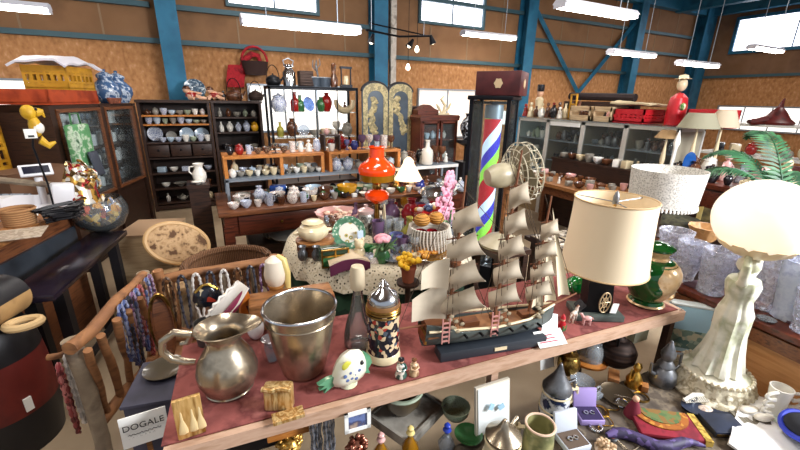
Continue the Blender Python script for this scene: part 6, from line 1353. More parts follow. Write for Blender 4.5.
# more small glassware and china crowding the round table
_sp = [(333, 243, 'cup', IMARI, .06), (329, 231, 'goblet', GLASSB, .11), (346, 228, 'jar', BRASS, .09), (356, 222, 'bottle', GLASSP, .15), (371, 222, 'vase', BROWNG, .13), (384, 216, 'goblet', GLASS, .13), (394, 215, 'tumbler', GLASSR, .1), (405, 215, 'goblet', GLASSA, .14),
       (414, 219, 'figurine', WHITE, .12), (424, 214, 'vase', GLASSB, .15), (433, 218, 'goblet', GLASSR, .13), (442, 225, 'tumbler', GLASSB, .09), (445, 240, 'goblet', GLASS, .12), (455, 230, 'figurine', BRASS, .1), (372, 235, 'figurine', DARKG, .09), (387, 236, 'goblet', GLASSB, .1),
       (417, 240, 'tumbler', GLASS, .09), (425, 243, 'cup', IMARI, .05), (437, 243, 'tumbler', GLASSL, .08), (398, 247, 'goblet', GLASSY, .1), (369, 262, 'cup', BLUEW, .05), (374, 263, 'trinket_box', IMARI, .035), (397, 258, 'tumbler', GLASSB, .08), (416, 262, 'cup', CREAM, .05), (444, 248, 'goblet', GLASSA, .11), (450, 240, 'bottle', GLASSB, .14), (452, 244, 'cup', IMARI, .05)]
for i_, (px_, py_, k_, m_, h_) in enumerate(_sp):
    onT(px_, py_, k_, m_, h_, f"{ADJ[m_.name]} {k_.replace('_', ' ')} {'small ' if False else ''}among the crowded round table wares, {['near the tureen', 'beside the green plate', 'left of the oil lamp foot', 'behind the oil lamp', 'by the red footed bowl', 'behind the top sail', 'near the carnation', 'near the amber dish', 'beside the orchid'][[0, 0, 1, 2, 2, 3, 3, 3, 4, 4, 4, 5, 5, 5, 2, 6, 4, 7, 7, 6, 6, 6, 7, 7, 8, 8, 8][i_]]}")
# ================================================================ LOWER TABLE in front
LZ = .45
lt = T('low_table', 'low dark table spread with jewellery and steins in front of the red cloth table', 'table', (0, 0, 0), 0)
LTM = mat('low_table_cloth', '#3c332c', .85, kind='noise', cols=['#4e443a', '#6e6252', '#4a4036', '#5c5044'], scale=13, detail=6, pos=[.3, .42, .5, .56, .7])
MB().box((1.2, .62, LZ - .02), (2.0, 1.0, .04), rz=rzA * .6).put('tabletop', LTM, lt)
for x in (.35, 2.05):
    for y in (.25, 1.0): MB().box((x, y, .2), (.06, .06, .4)).put('leg', WOODD, lt)
def onL(px, py, up=0): p = at(px, py, LZ + .002 + up); return Vector((p.x, p.y, LZ + .002 + up))
def wL(px, py, kind, m, h, lab, wide=1, rz=None, cat=None): return ware(kind, m, onL(px, py), h, lab, cat, wide=wide, rz=rz)
b_ = onL(260, 447); 
one(MB().box((0, 0, .06), (.2, .1, .12), bev=.004), 'black_box', 'black box under the table edge beside gold beads', 'box', BLACK, onL(262, 452, .0) + Vector((0, .06, 0)), (0, 0, rzA))
P = onL(232, 452); one(MB().lathe([(0, 0), (.05, 0), (.09, .05), (.1, .09), (.094, .09), (.05, .012), (0, .01)], n=20, fl=lambda r, z, a: r * (1 + .04 * math.sin(8 * a))), 'glass_bowl', 'grey cut glass bowl under the front table edge', 'bowl', GLASSB, P + Vector((-.02, .06, 0)))
P = onL(208, 452); one(MB().lathe([(0, 0), (.04, 0), (.055, .05), (.05, .05), (0, .02)], n=18), 'porcelain_cup', 'white and blue porcelain cup beside the grey cut glass bowl', 'cup', BLUEW, P + Vector((0, .05, 0)))
def heap(px, py, name, lab, m, n, r, h, cat, up=0):
    P = onL(px, py, up); b = MB()
    for k in range(n): u = rj.uniform(0, 6.28); q = r * math.sqrt(rj.random()); b.ball((q * math.cos(u), q * math.sin(u) * .8, .008 + h * rj.random() * (1 - q / r * .7)), rj.uniform(.006, .011), 6)
    b.lathe([(0, 0), (r * .9, 0), (r * .6, h * .5), (0, h * .8)], n=12)
    o = one(b, name, lab, cat, m, P); o['kind'] = 'stuff'; return o
GBD = mat('gold_beads', '#a87c34', .3, .6, kind='cell', cols=['#d4ab5c', '#6a4a1c'], scale=60)
heap(290, 446, 'bead_heap', 'heap of gold beads under the table edge below the gold gift box', GBD, 40, .045, .06, 'beads')
heap(357, 447, 'bead_heap', 'small heap of copper beads below the little framed picture', mat('copper_beads', '#8a4c38', .3, .5, kind='cell', cols=['#c08068', '#5a2c20'], scale=60), 36, .04, .04, 'beads')
one(MB().box((0, 0, .012), (.13, .05, .024), bev=.003), 'wooden_box', 'long flat orange-brown box under the table edge above gold beads', 'box', WOODO, onL(288, 432, .16), (0, 0, rzA))
st_ = one(MB().box((0, 0, .08), (.11, .1, .158), bev=.003), 'display_block', 'dark block under the table edge carrying the orange-brown box', 'block', BLACK, onL(288, 432) + Vector((-.08, .12, 0)), (0, 0, rzA))
for i, (px_, lb) in enumerate(((313, 'grey chain necklace hanging below the ice bucket, nearer the gold beads'), (326, 'grey chain necklace hanging below the ice bucket, nearer the framed picture'))):
    p = at(px_, 408, .70) + an * -.03
    b = MB()
    for k in range(6): b.tube([(.006 * (k - 2.5) + .002 * math.sin(j * 1.7 + k), -.004 * (k % 2), -.02 * j) for j in range(9)], .0035, 6)
    b.box((0, .0, .002), (.045, .01, .008)); one(b, 'chain_necklace', lb, 'necklace', mat('grey_chain', '#6a6c74', .4, .6, kind='cell', cols=['#9a9ca4', '#484a52'], scale=80), p, (0, 0, rzA))
# framed picture hung on the rail
p = at(356, 416, .68) + an * -.02
t = T('framed_picture', 'small white-framed blue picture hanging from the front table edge', 'picture', p, rzA)
b = MB(); w, h = .085, .075
for s in (-1, 1): b.box((s * (w / 2 - .006), 0, 0), (.012, .008, h)); b.box((0, 0, s * (h / 2 - .006)), (w, .008, .012))
b.put('frame', PAPER, t); MB().box((0, .002, 0), (w - .02, .004, h - .02)).put('picture', mat('blue_picture', '#5a6a98', .6, kind='noise', cols=['#6878a8', '#3c3f60', '#a08a7c'], scale=22), t)
# bowls, tray
P = onL(415, 428); t = T('stacking_bowl', 'wide brown pottery bowl with a pale rim on the low table', 'bowl', P + Vector((-.02, .08, .03))); MB().lathe([(0, 0), (.04, 0), (.075, .05), (.085, .1), (.07, .1), (.06, .05), (0, .03)], n=32).put('bowl_body', mat('olive_brown', '#55462f', .3, coat=.3), t); MB().tube([(.079 * math.cos(u), .079 * math.sin(u), .1) for u in [2 * PI * k / 36 for k in range(36)]], .008, 6, closed=True).put('rim', CELAD, t)
one(MB().box((0, 0, .015), (.24, .2, .03)).box((0, -.095, .025), (.24, .012, .03)).box((0, .095, .025), (.24, .012, .03)).box((-.115, 0, .025), (.012, .2, .03)).box((.115, 0, .025), (.012, .2, .03)), 'metal_tray', 'square grey metal tray under the brown pottery bowl', 'tray', GREYG, P + Vector((-.0, .06, 0)), (0, 0, rzA + .5))
wL(455, 418, 'bowl', CELAD, .06, 'grey-green bowl between the brown pottery bowl and the white drawing'); wL(468, 440, 'dish', GREENG, .03, 'dark green dish leaning behind the big stein')
def perfume(px, py, lb, stop, body):
    t = T('perfume_bottle', lb, 'bottle', onL(px, py)); MB().lathe([(0, 0), (.028, 0), (.032, .02), (.012, .055), (.008, .065), (0, .066)], n=8).put('bottle_body', body, t); MB().lathe([(0, .064), (.008, .066), (.016, .08), (.01, .09), (.012, .1), (0, .115)], n=12).put('stopper', stop, t)
perfume(410, 450, 'cut glass perfume bottle with a yellow stopper', MATS['pale_yellow'], GLASSA); perfume(446, 447, 'cut glass perfume bottle with a tall blue stopper', MATS['blue_glass'], GLASSB); perfume(381, 457, 'cut glass perfume bottle with a pink and gold stopper', PINKG, GLASSA)
# white framed drawing
P = onL(502, 444); t = T('framed_drawing', 'white drawing in a pale frame standing behind the big lidded stein', 'picture', P + Vector((.0, .07, 0)), rzA + .02)
MB().box((0, 0, .11), (.15, .012, .2), rot=(-.15, 0, 0)).put('frame', mat('pale_frame', '#c8bfae', .5), t); MB().box((0, -.008, .111), (.136, .005, .186), rot=(-.15, 0, 0)).put('picture', mat('pale_drawing', '#dfe4e4', .6), t); MB().box((-.02, -.02, .135), (.02, .003, .025), rot=(-.15, .5, 0)).box((.025, -.02, .12), (.025, .003, .02), rot=(-.15, -.4, 0)).put('blue_sketch', mat('sketch_blue', '#9cc0d4', .6), t)
def stein(px, py, lb, m, h, r, lidm, tall, handle=True, rz=.3):
    P = onL(px, py); t = T('beer_stein', lb, 'stein', P, rz)
    MB().lathe([(0, 0), (r * 1.05, 0), (r * 1.08, .01), (r, .02), (r * .95, h), (r * .85, h), (0, h)], n=32).put('stein_body', m, t)
    for z_, q in ((h - .012, .97), (.03, 1.01)): MB().tube([(r * q * math.cos(u), r * q * math.sin(u), z_) for u in [2 * PI * k / 32 for k in range(32)]], .004, 6, closed=True).put('band', CREAM, t)
    MB().lathe([(r * 1.0, h), (r * 1.02, h + .012), (r * .8, h + .03 * tall), (r * .4, h + .06 * tall), (r * .25, h + .08 * tall), (r * .12, h + .1 * tall), (0, h + .11 * tall)], n=32).put('lid', lidm, t, label='metal lid')
    if handle: MB().tube([(r * .95, 0, h * .88), (r * 1.75, 0, h * .85), (r * 1.85, 0, h * .45), (r * .98, 0, h * .22)], .009, 8).put('handle', CREAM, t); MB().tube([(r * .8, 0, h + .02), (r * 1.4, 0, h + .03), (r * 1.5, 0, h - .01)], .006, 6).put('thumb_lever', lidm, t)
    return t
stein(500, 462, 'big cream stein with a domed metal lid before the white drawing', mat('cream_scene', '#b8aa88', .3, coat=.3, kind='cell', cols=['#cfc2a0', '#7a7452', '#d8cfb4', '#8f8460'], scale=20), .11, .06, PEWTER, .75)
MB2 = stein(553, 412, 'white and blue stein with a tall grey pointed lid', mat('blue_scene', '#d6d4cc', .25, coat=.4, kind='noise', cols=['#dcdad2', '#c8ccd2', '#1e2a48', '#26345c'], scale=20, pos=[.3, .48, .54, .7]), .115, .055, DPEWTER, 1.15, rz=-.2)
P = onL(536, 452); t = T('pottery_mug', 'green and cream pottery mug, open and empty, between two steins', 'mug', P, 2.4)
MB().lathe([(0, 0), (.05, 0), (.053, .02), (.053, .06), (.05, .1), (.052, .125), (.046, .125), (.045, .03), (0, .02)], n=32).put('mug_body', mat('green_cream', '#8d8a5c', .35, coat=.3, kind='noise', cols=['#a8a270', '#6d7048', '#c0b48c'], scale=9), t); MB().tube([(.049 * math.cos(u), .049 * math.sin(u), .126) for u in [2 * PI * k / 32 for k in range(32)]], .0045, 6, closed=True).put('rim', mat('pink_cream', '#d6b8a0', .3), t); MB().tube([(.05, 0, .1), (.085, 0, .095), (.085, 0, .045), (.05, 0, .03)], .007, 6).put('handle', CREAM, t)
# brass, crystals
wL(567, 372, 'jar', BRASS, .12, 'round brass bottle under the table edge behind the tall-lidded stein'); one(MB().box((0, 0, .04), (.08, .002, .075), rot=(-.2, 0, 0)), 'price_card', 'pale blank card under the table edge beside the brass bottle', 'card', PAPER, onL(546, 368), (0, 0, rzA))
P = onL(582, 384); one(MB().lathe([(0, .004), (.03, 0), (.05, .015), (.052, .022), (.044, .018), (.02, .006), (0, .006)], n=16, fl=lambda r, z, a: r * (1 + .07 * math.sin(8 * a))), 'crystal_ashtray', 'cut crystal ashtray in front of the brass bottle', 'ashtray', GLASSB, P)
P = onL(596, 398); t = T('glass_stopper_bottle', 'small glass scent flacon with a ring stopper', 'bottle', P); MB().box((0, 0, .012), (.05, .03, .024), bev=.004).put('bottle_body', GLASSB, t); MB().tube([(.017 * math.cos(u), 0, .042 + .017 * math.sin(u)) for u in [2 * PI * k / 20 for k in range(20)]], .004, 6, closed=True).put('ring_stopper', GLASS, t)
P = onL(592, 362); t = T('glass_dome', 'glass dome clock with a brass figure under the table edge', 'ornament', P + Vector((0, .02, 0))); MB().lathe([(0, 0), (.085, 0), (.088, .012), (.07, .02), (0, .02)], n=30).put('base', WOODO, t); MB().lathe([(.066, .02), (.064, .06), (.045, .1), (.016, .125), (.014, .135), (.01, .135), (.012, .122), (.04, .098), (.06, .06), (.062, .02)], n=28).put('dome', GLASS, t); MB().lathe([(0, .02), (.02, .022), (.012, .05), (.02, .07), (.008, .09), (0, .092)], n=12).put('brass_figure', BRASS, t)
P = onL(622, 366); t = T('iron_teapot', 'dark brown ribbed iron teapot under the table corner', 'teapot', P + Vector((-.0, .04, 0)), .5)
MB().lathe([(0, 0), (.06, 0), (.085, .03), (.088, .07), (.07, .105), (.045, .12), (.03, .125), (.035, .13), (.015, .145), (.012, .155), (0, .16)], n=32).put('teapot_body', IRON, t); MB().tube([(.08, 0, .08), (.11, 0, .1), (.12, 0, .125)], [.015, .011, .009], 8).put('spout', IRON, t); MB().tube([(-.05 + .0, 0, .115), (-.09, 0, .17), (0, 0, .215), (.06, 0, .18), (.05, 0, .12)], .006, 8).put('handle', BLACKM, t)
P = onL(613, 379); one(MB().box((0, 0, .014), (.08, .045, .028), bev=.003), 'wooden_box', 'small brown wooden box in front of the iron teapot', 'box', WOODM, P, (0, 0, .6))
P = onL(617, 396); one(MB().lathe([(0, .003), (.06, .0), (.075, .012), (.07, .014), (.055, .004), (0, .004)], n=30), 'brass_tray', 'dark brass tray under the gilded ewer', 'tray', mat('dark_brass', '#5c5040', .4, .8), P)
P = onL(633, 385); t = T('gilded_ewer', 'small gilded ewer with a thin curved spout', 'ewer', P, .1); MB().lathe([(0, 0), (.035, 0), (.03, .012), (.034, .03), (.02, .06), (.01, .075), (.016, .09), (.012, .105), (.004, .115), (0, .12)], n=24).put('ewer_body', GOLD, t); MB().tube([(-.025, 0, .035), (-.05, 0, .05), (-.052, 0, .09), (-.045, 0, .105)], [.006, .004, .003, .003], 8).put('spout', GOLD, t); MB().tube([(.02, 0, .05), (.045, 0, .075), (.03, 0, .1), (.012, 0, .1)], .004, 6).put('handle', BRASS, t)
P = onL(661, 382); t = T('pewter_ewer', 'grey pewter coffee ewer standing before the statue lamp', 'ewer', P, 2.9); MB().lathe([(0, 0), (.05, 0), (.056, .02), (.05, .06), (.03, .085), (.036, .09), (.034, .1), (.02, .12), (.028, .14), (.03, .155), (.015, .19), (.006, .215), (0, .22)], n=30).put('ewer_body', DPEWTER, t); MB().tube([(.045, 0, .05), (.075, 0, .07), (.08, 0, .115)], [.01, .007, .005], 8).put('spout', DPEWTER, t); MB().tube([(-.03, 0, .15), (-.075, 0, .14), (-.08, 0, .08), (-.05, 0, .05)], .006, 8).put('handle', DPEWTER, t)
# jewel boxes
def jbox(px, py, lb, m, inner, rz, s=1, lidrot=1.9):
    P = onL(px, py); t = T('jewellery_case', lb, 'jewellery case', P, rz); w, d = .085 * s, .07 * s
    MB().box((0, 0, .012), (w, d, .024), bev=.003).put('case_base', m, t); MB().box((0, 0, .0225), (w - .01, d - .01, .006)).put('velvet_pad', inner, t)
    MB().box((0, d / 2 + .012, .024 + d * .45), (w, .014, d), rot=(-.25, 0, 0), bev=.003).put('lid', m, t)
    for x in (-.012, .012): MB().tube([(x + .008 * math.cos(u), .008 * math.sin(u), .029) for u in [2 * PI * k / 14 for k in range(14)]], .0025, 6, closed=True).put('ring', SILVER if s > .9 else GOLD, t)
VIO = mat('violet_velvet', '#2c2048', .9); LIL = mat('lilac_case', '#a08cc4', .5); WCS = mat('white_case', '#c6ccd6', .5)
jbox(588, 418, 'open jewellery case with lilac lid and rings on dark velvet', LIL, VIO, -.45, 1.1); jbox(572, 444, 'open white jewellery case holding gold rings', WCS, mat('grey_velvet', '#5c4c40', .9), -.2, 1.15)
wL(579, 402, 'trinket_box', PAPER, .022, 'tiny white paper packet behind the lilac jewellery case', rz=.6)
heap(605, 450, 'bead_heap', 'loose tan beads beside the white jewellery case', mat('tan_beads', '#a88a68', .4, kind='cell', cols=['#cbb292', '#7a5c40'], scale=60), 30, .04, .03, 'beads')
P = onL(612, 436); t = T('oval_brooch', 'oval red and gold brooch lying on the low table', 'brooch', P, .4); MB().lathe([(0, 0), (.03, 0), (.032, .004), (.026, .008), (0, .009)], n=26, sy=.75).put('brooch_base', BLACK, t); MB().lathe([(0, .008), (.022, .008), (.015, .014), (0, .015)], n=20, sy=.7).put('brooch_centre', mat('brooch_red', '#9a3c28', .3, kind='cell', cols=['#d8a060', '#6a2418'], scale=90), t)
P = onL(632, 415); t = T('praying_figurine', 'small figurine in a dark red cloak beside the beaded purse', 'figurine', P); MB().lathe([(0, 0), (.032, 0), (.03, .02), (.016, .06), (.012, .07), (0, .072)], n=18).put('cloak', mat('maroon_cloth', '#6e1c2c', .7), t); MB().ball((0, 0, .08), .013, 10).put('head', SKIN, t)
# beaded purse: red with ornamental bands
PR = mat('red_felt', '#7c1626', .85, kind='noise', cols=['#8a1c2e', '#661020'], scale=20)
P = onL(672, 432); t = T('embroidered_purse', 'red felt purse with an orange and green embroidered flap', 'purse', P + Vector((0, .02, 0)), -.62)
MB().box((0, 0, .012), (.24, .13, .022), bev=.008).put('purse_body', PR, t)
poly = [(-.11, .06), (.09, .06)] + [(-.01 + .1 * math.cos(q), .05 + .085 * math.sin(q)) for q in [-PI * k / 16 for k in range(17)]]
MB().prism([(.09, .062)] + [(-.01 + .1 * math.cos(q), .05 + .085 * math.sin(q)) for q in [-PI * k / 16 for k in range(1, 16)]] + [(-.11, .062)], .006, z0=.022).put('orange_band', mat('orange_embroidery', '#96561a', .8, kind='cell', cols=['#b07a2c', '#884a16', '#a86820'], scale=70), t)
MB().prism([(.065, .06)] + [(-.01 + .075 * math.cos(q), .05 + .06 * math.sin(q)) for q in [-PI * k / 16 for k in range(1, 16)]] + [(-.085, .06)], .004, z0=.027).put('green_flap', mat('green_embroidery', '#5c6a3c', .8, kind='cell', cols=['#7a5a2c', '#4a6238', '#9a5a30'], scale=50), t)
MB().box((.112, 0, .013), (.025, .135, .024)).put('gold_braid', mat('gold_braid', '#9a7c34', .5, .3, kind='cell', cols=['#c8a850', '#3c3018'], scale=80), t)
one(MB().tube([(-.17 + .034 * k, .02 * math.sin(k * .9), .016) for k in range(11)], [.008, .02, .022, .02, .022, .02, .022, .02, .018, .012, .005], 10), 'beaded_roll', 'purple patterned beaded roll lying before the red purse', 'purse', mat('purple_beads', '#3c3058', .6, kind='cell', cols=['#5c4c80', '#2a2240', '#9a8ab0'], scale=60), onL(655, 445), (0, 0, -.62))
# navy wallets, comb
NAVY = mat('navy_leather', '#1e2434', .45, kind='noise', cols=['#262e42', '#181d2a'], scale=10)
P = onL(705, 410); t = T('trinket_tray', 'dark oval tray with a pale cameo beside the comb', 'tray', P, -.5); MB().lathe([(0, 0), (.085, 0), (.095, .014), (.085, .012), (0, .006)], n=34, sy=.6).put('tray_body', NAVY, t); MB().lathe([(0, .006), (.03, .006), (.02, .014), (0, .016)], n=20, sy=.7).put('cameo', mat('cameo', '#b8a090', .5, kind='cell', cols=['#d8c8b8', '#8a5a4a', '#6a7a78'], scale=60), t)
b = MB(); b.tube([(-.11, -.01, .02), (-.05, .012, .024), (.02, .01, .024), (.06, -.0, .02)], [.006, .009, .009, .005], 8)
for k in range(16): b.tube([(-.1 + .009 * k, .004, .02), (-.1 + .009 * k, -.018, .012)], .0028, 5)
b.tube([(.05, .0, .02), (.1, -.008, .018), (.14, -.006, .018)], [.006, .007, .005], 8)
one(b, 'bone_comb', 'long white bone comb lying across the dark oval tray', 'comb', mat('bone', '#ddd8cc', .4), onL(705, 401, .012), (0, 0, -.38))
P = onL(722, 428); t = T('wallet', 'navy leather wallet beside the red purse', 'wallet', P, -.5); MB().box((0, 0, .014), (.13, .1, .026), bev=.006).put('wallet_body', NAVY, t); MB().box((0, -.051, .014), (.12, .003, .008)).put('zip', BRASS, t)
one(MB().box((0, 0, .009), (.13, .11, .018), bev=.003), 'patterned_wallet', 'grey patterned cloth wallet next to the navy wallet', 'wallet', mat('grey_weave', '#7a7466', .8, kind='wave', cols=['#948c7a', '#5a5448'], scale=30), onL(752, 422), (0, 0, -.5))
for i, (px_, py_, lb) in enumerate(((747, 412, 'white folded lace piece lying on the grey cloth wallet'), (762, 420, 'white folded lace piece nearest the bright white cloth'))): one(MB().ball((0, 0, .012), (.035, .02, .012), 12).ball((.03, .004, .01), (.02, .016, .01), 10), 'lace_piece', lb, 'cloth', FABW, onL(px_, py_, .019), (0, 0, -.4))
one(MB().sheet([[(-.2 + .04 * i, -.12 + .03 * j, .02 + .012 * math.sin(i * 1.1 + j * .8)) for j in range(9)] for i in range(11)], .012), 'white_cloth', 'bright white crumpled cloth at the table edge', 'cloth', mat('bright_cloth', '#f0efee', .9), onL(775, 437), (0, 0, .3))
P = onL(806, 452); t = T('blue_bag', 'dark bag edged in bright blue lying on the white cloth', 'bag', P + Vector((.02, 0, .035)), .2); t.scale = (.75, .75, .75); MB().ball((0, 0, .06), (.1, .12, .06), 18).put('bag_body', mat('dark_cloth', '#20222a', .8), t); MB().tube([(.1 * math.cos(u), .122 * math.sin(u), .06 + .02 * math.sin(2 * u)) for u in [2 * PI * k / 30 for k in range(30)]], .014, 8, closed=True).put('blue_piping', mat('royal_blue', '#2438b8', .5), t)
# white scalloped vase
P = onL(772, 414); t = T('scalloped_planter', 'white and green ceramic planter with looped handles', 'planter', P, -.5); t.scale = (1.1, 1.1, 1.1)
PG = mat('pale_green_glaze', '#b9c8b4', .25, coat=.4, kind='noise', cols=['#d8dcd0', '#8fa88c'], scale=9)
MB().lathe([(0, 0), (.09, 0), (.1, .014), (.06, .02), (0, .02)], n=30, sy=.7).put('dish_foot', PG, t)
MB().lathe([(0, .02), (.035, .02), (.03, .07), (.035, .12), (.03, .12), (.025, .07), (0, .03)], n=22).put('vase_body', WHITE, t)
for s in (-1, 1):
    b = MB()
    for k in range(3): b.tube([(s * (.03 + .035 * math.sin(u)), -.02, .04 + .028 * k + .016 * math.cos(u)) for u in [PI * q / 10 for q in range(11)]], .006, 8)
    b.put('loop_handle', WHITE, t)

# ================================================================ STATUE LAMP
S_ = onL(710, 386, 0); t = T('statue_lamp', 'lamp of a draped lady statue holding a large white glass globe', 'lamp', S_, .2)
hz_ = lambda y: H(S_, y) - S_.z
ANT = mat('antique_cream', '#c4b89c', .4, kind='noise', cols=['#d8ceb4', '#998b6c', '#e6dec8'], scale=26, bump=.5)
ANTG = mat('antique_green', '#d8d4c0', .4, kind='noise', cols=['#e2dfce', '#b2b494', '#efece0'], scale=7, bump=.3)
rB_ = 38 * mp(S_); 
MB().lathe([(0, 0), (rB_, 0), (rB_ * 1.02, .01), (rB_ * .96, .022), (rB_ * .9, .03), (0, .03)], n=48).put('base_plinth', ANT, t)
MB().lathe([(rB_ * .9, .03), (rB_ * .84, .06), (rB_ * .76, .085), (0, .085)], n=96, fl=lambda r, z, a: r * (1 + .022 * math.sin(24 * a) + .015 * math.sin(48 * a + z * 90))).put('carved_band', ANT, t)
b = MB()
for k in range(36): u = 2 * PI * k / 36; b.ball((rB_ * .76 * math.cos(u), rB_ * .76 * math.sin(u), .09), .009, 8)
b.put('bead_ring', mat('bead_cream', '#d6cbb2', .4), t)
MB().lathe([(0, .085), (rB_ * .74, .085), (rB_ * .6, .1), (rB_ * .4, .112), (0, .115)], n=40).put('upper_plinth', ANTG, t)
zg = hz_(219); rg = 42.5 * mp((S_.x, S_.y, zg + S_.z))
zt_ = zg - rg * .92
zb0 = .11; hh = zt_ - zb0
# draped body: a single figure; hips, waist, shoulders, neck, head
def drape(r, z, a):
    f = (z - zb0) / hh
    return r * (1 + .10 * (1 - f) * math.sin(9 * a + 5 * f) + .05 * (1 - f) * math.sin(17 * a - 3 * f))
def bodyprof(): 
    return [(0, zb0)] + [(r, zb0 + hh * f) for f, r in ((0, .085), (.04, .08), (.15, .066), (.3, .056), (.42, .058), (.5, .06), (.56, .05), (.62, .043), (.7, .052), (.76, .056), (.8, .05), (.83, .024), (.86, .02), (.88, .03), (.91, .038), (.95, .036), (.985, .02), (1, 0))]
b = MB().lathe(bodyprof(), n=56, fl=lambda r, z, a: 1.22 * drape(r, z, a), sy=.85)
for v in b.bm.verts: f = (v.co.z - zb0) / hh; v.co.x += .02 * math.sin(PI * f * 1.2)
b.put('draped_figure', ANTG, t)
sz = zb0 + hh * .78
b = MB()
for s in (-1, 1): b.tube([(s * .045, 0, sz), (s * .1, -.01, sz + .03), (s * .115, -.01, sz + .1), (s * .075, 0, zt_ + .02)], [.02, .017, .014, .01], 10)
b.put('raised_arms', ANTG, t)
PET = mat('petal_amber', '#ecd8b0', .35, coat=.3)
MB().lathe([(0, zt_ - .01), (.03, zt_ - .01), (.07, zt_ + .005), (.105, zt_ + .03), (.12, zt_ + .055), (.115, zt_ + .055), (.1, zt_ + .033), (.065, zt_ + .01), (0, zt_ + .002)], n=72, fl=lambda r, z, a: r * (1 + (.08 * abs(math.sin(6 * a)) if z > zt_ + .015 else 0))).put('petal_cup', PET, t, label='cream petal-shaped cup')
GLB = mat('lit_globe', '#fff0d6', .25, emit=.75, coat=.4)
MB().ball((0, 0, zg + .0), (rg, rg, rg * .92), 40).put('glass_globe', GLB, t, label='glowing white glass globe')
# ================================================================ CRYSTAL TABLE on the right
e1, e2 = at(677, 285, .75), at(800, 339, .75)
crd = (e1 - e2).normalized(); crn = Vector((crd.y, -crd.x, 0)); crz = math.atan2(crn.y, crn.x)
c0 = e2 - crd * .6; cl_ = (e1 - c0).length
t = T('crystal_table', 'brown wooden sideboard covered with crystal vases', 'sideboard', (c0.x, c0.y, 0), crz)
CTM = mat('sideboard_wood', '#bf8654', .4, kind='noise', cols=['#c8905e', '#b47a4a'], scale=4, stretch=(1, 1, 9))
MB().box((.42, cl_ / 2, .735), (.86, cl_ + .02, .03), bev=.004).put('top', WOODR, t); MB().box((.42, cl_ / 2, .36), (.8, cl_ - .02, .72)).put('sideboard_body', CTM, t); MB().box((.012, cl_ / 2, .68), (.03, cl_ - .01, .06)).put('top_rail', WOODB, t)
CW = Matrix.Translation((c0.x, c0.y, 0)) @ Matrix.Rotation(crz, 4, 'Z')
CR = mat('cut_crystal', '#d4d4e4', .08, trans=.72, ior=1.5, kind='vor', cols=['#f0f1fa', '#e4e4f0'], scale=38, bump=1.0)
CRB = mat('frosted_crystal', '#d0d8ea', .3, trans=.5, ior=1.45, kind='noise', cols=['#e0e6f4', '#b4bcd4'], scale=30, bump=.5)
ZC_ = .752
def crystal(px, py, h, r0, r1, lb, m=CR, kind='vase', wave=.03, nn=10, tilt=0):
    h *= 1.15
    p = at(px, py, ZC_); t_ = MB().lathe([(0, 0), (r0, 0), (r0 * 1.05, .006), (r0 * .95, h * .1), ((r0 + r1) * .5, h * .5), (r1, h), (r1 * .9, h), ((r0 + r1) * .5 * .86, h * .5), (r0 * .82, h * .14), (0, h * .12)], n=40, fl=lambda r, z, a: r * (1 + wave * math.sin(nn * a + z * 20)))
    return one(t_, 'crystal_' + kind, lb, kind, m, (p.x, p.y, ZC_))
crystal(668, 268, .2, .045, .085, 'wide-mouthed cut crystal vase behind the gilded jar, nearest the lace shade', CR); crystal(684, 280, .19, .04, .07, 'cut crystal vase standing just behind the gilded jar lid')
crystal(709, 292, .2, .055, .07, 'thick cut crystal vase between the jar and the statue lamp'); crystal(694, 268, .13, .04, .06, 'shorter crystal vase behind the thick one', CRB); crystal(722, 285, .14, .04, .06, 'crystal vase partly hidden behind the statue figure')
crystal(764, 308, .25, .045, .075, 'tall crystal vase just past the statue lamp', CR, nn=14); crystal(788, 318, .24, .06, .085, 'widest frosted crystal vase at the picture edge', CRB); crystal(806, 332, .16, .05, .07, 'low crystal vase cut off by the picture edge', CR); crystal(744, 290, .2, .05, .07, 'crystal vase directly behind the statue shoulders', CRB)
P = at(766, 320, ZC_); one(MB().lathe([(0, .002), (.03, 0), (.036, .008), (.03, .006), (0, .005)], n=20), 'crystal_dish', 'little crystal dish at the foot of the tall vase', 'dish', GLASSB, P)
for i, (px_, py_) in enumerate(((690, 287), (785, 322))): one(MB().box((0, 0, .006), (.09, .06, .011), bev=.002), 'velvet_box', ['flat plum-coloured case lying before the thick crystal vase', 'flat plum-coloured case lying before the widest crystal vase'][i], 'case', mat('plum_velvet', '#4a3038', .8), Vector((at(px_, py_, ZC_).x + .04, at(px_, py_, ZC_).y, ZC_)), (0, 0, crz))
P = at(704, 240, ZC_); one(MB().lathe([(0, 0), (.05, 0), (.09, .06), (.11, .1), (.1, .1), (.05, .02), (0, .02)], n=30, fl=lambda r, z, a: r * (1 + .05 * math.sin(9 * a))), 'shell_dish', 'amber ruffled shell dish behind the globe', 'dish', mat('shell_amber', '#c08c54', .4, coat=.3, kind='noise', cols=['#d8a870', '#8a6034'], scale=12), Vector((P.x, P.y, ZC_)))
# picture tin
P = at(701, 344, LZ + .1); P = onL(706, 360); P.z = LZ + .002
t = T('picture_tin', 'pale blue tin printed with a seaside scene at the table corner', 'tin', (P.x - .02, P.y + .1, LZ + .002), -.8)
zt0 = H(t.location, 306) - t.location.z
MB().box((0, 0, zt0 / 2), (.2, .045, zt0), bev=.006).put('tin_body', mat('sky_print', '#a8cde0', .35), t); MB().box((0, -.024, zt0 * .3), (.196, .003, zt0 * .4)).put('sea_print', mat('sea_print', '#7d9488', .4, kind='cell', cols=['#c8c2a8', '#5a7a78', '#a8b8a8', '#d8d4c4'], scale=45), t, label='printed seaside strip'); MB().box((0, 0, zt0 + .006), (.206, .051, .012), bev=.003).put('lid', mat('tin_white', '#dce4e4', .35), t)
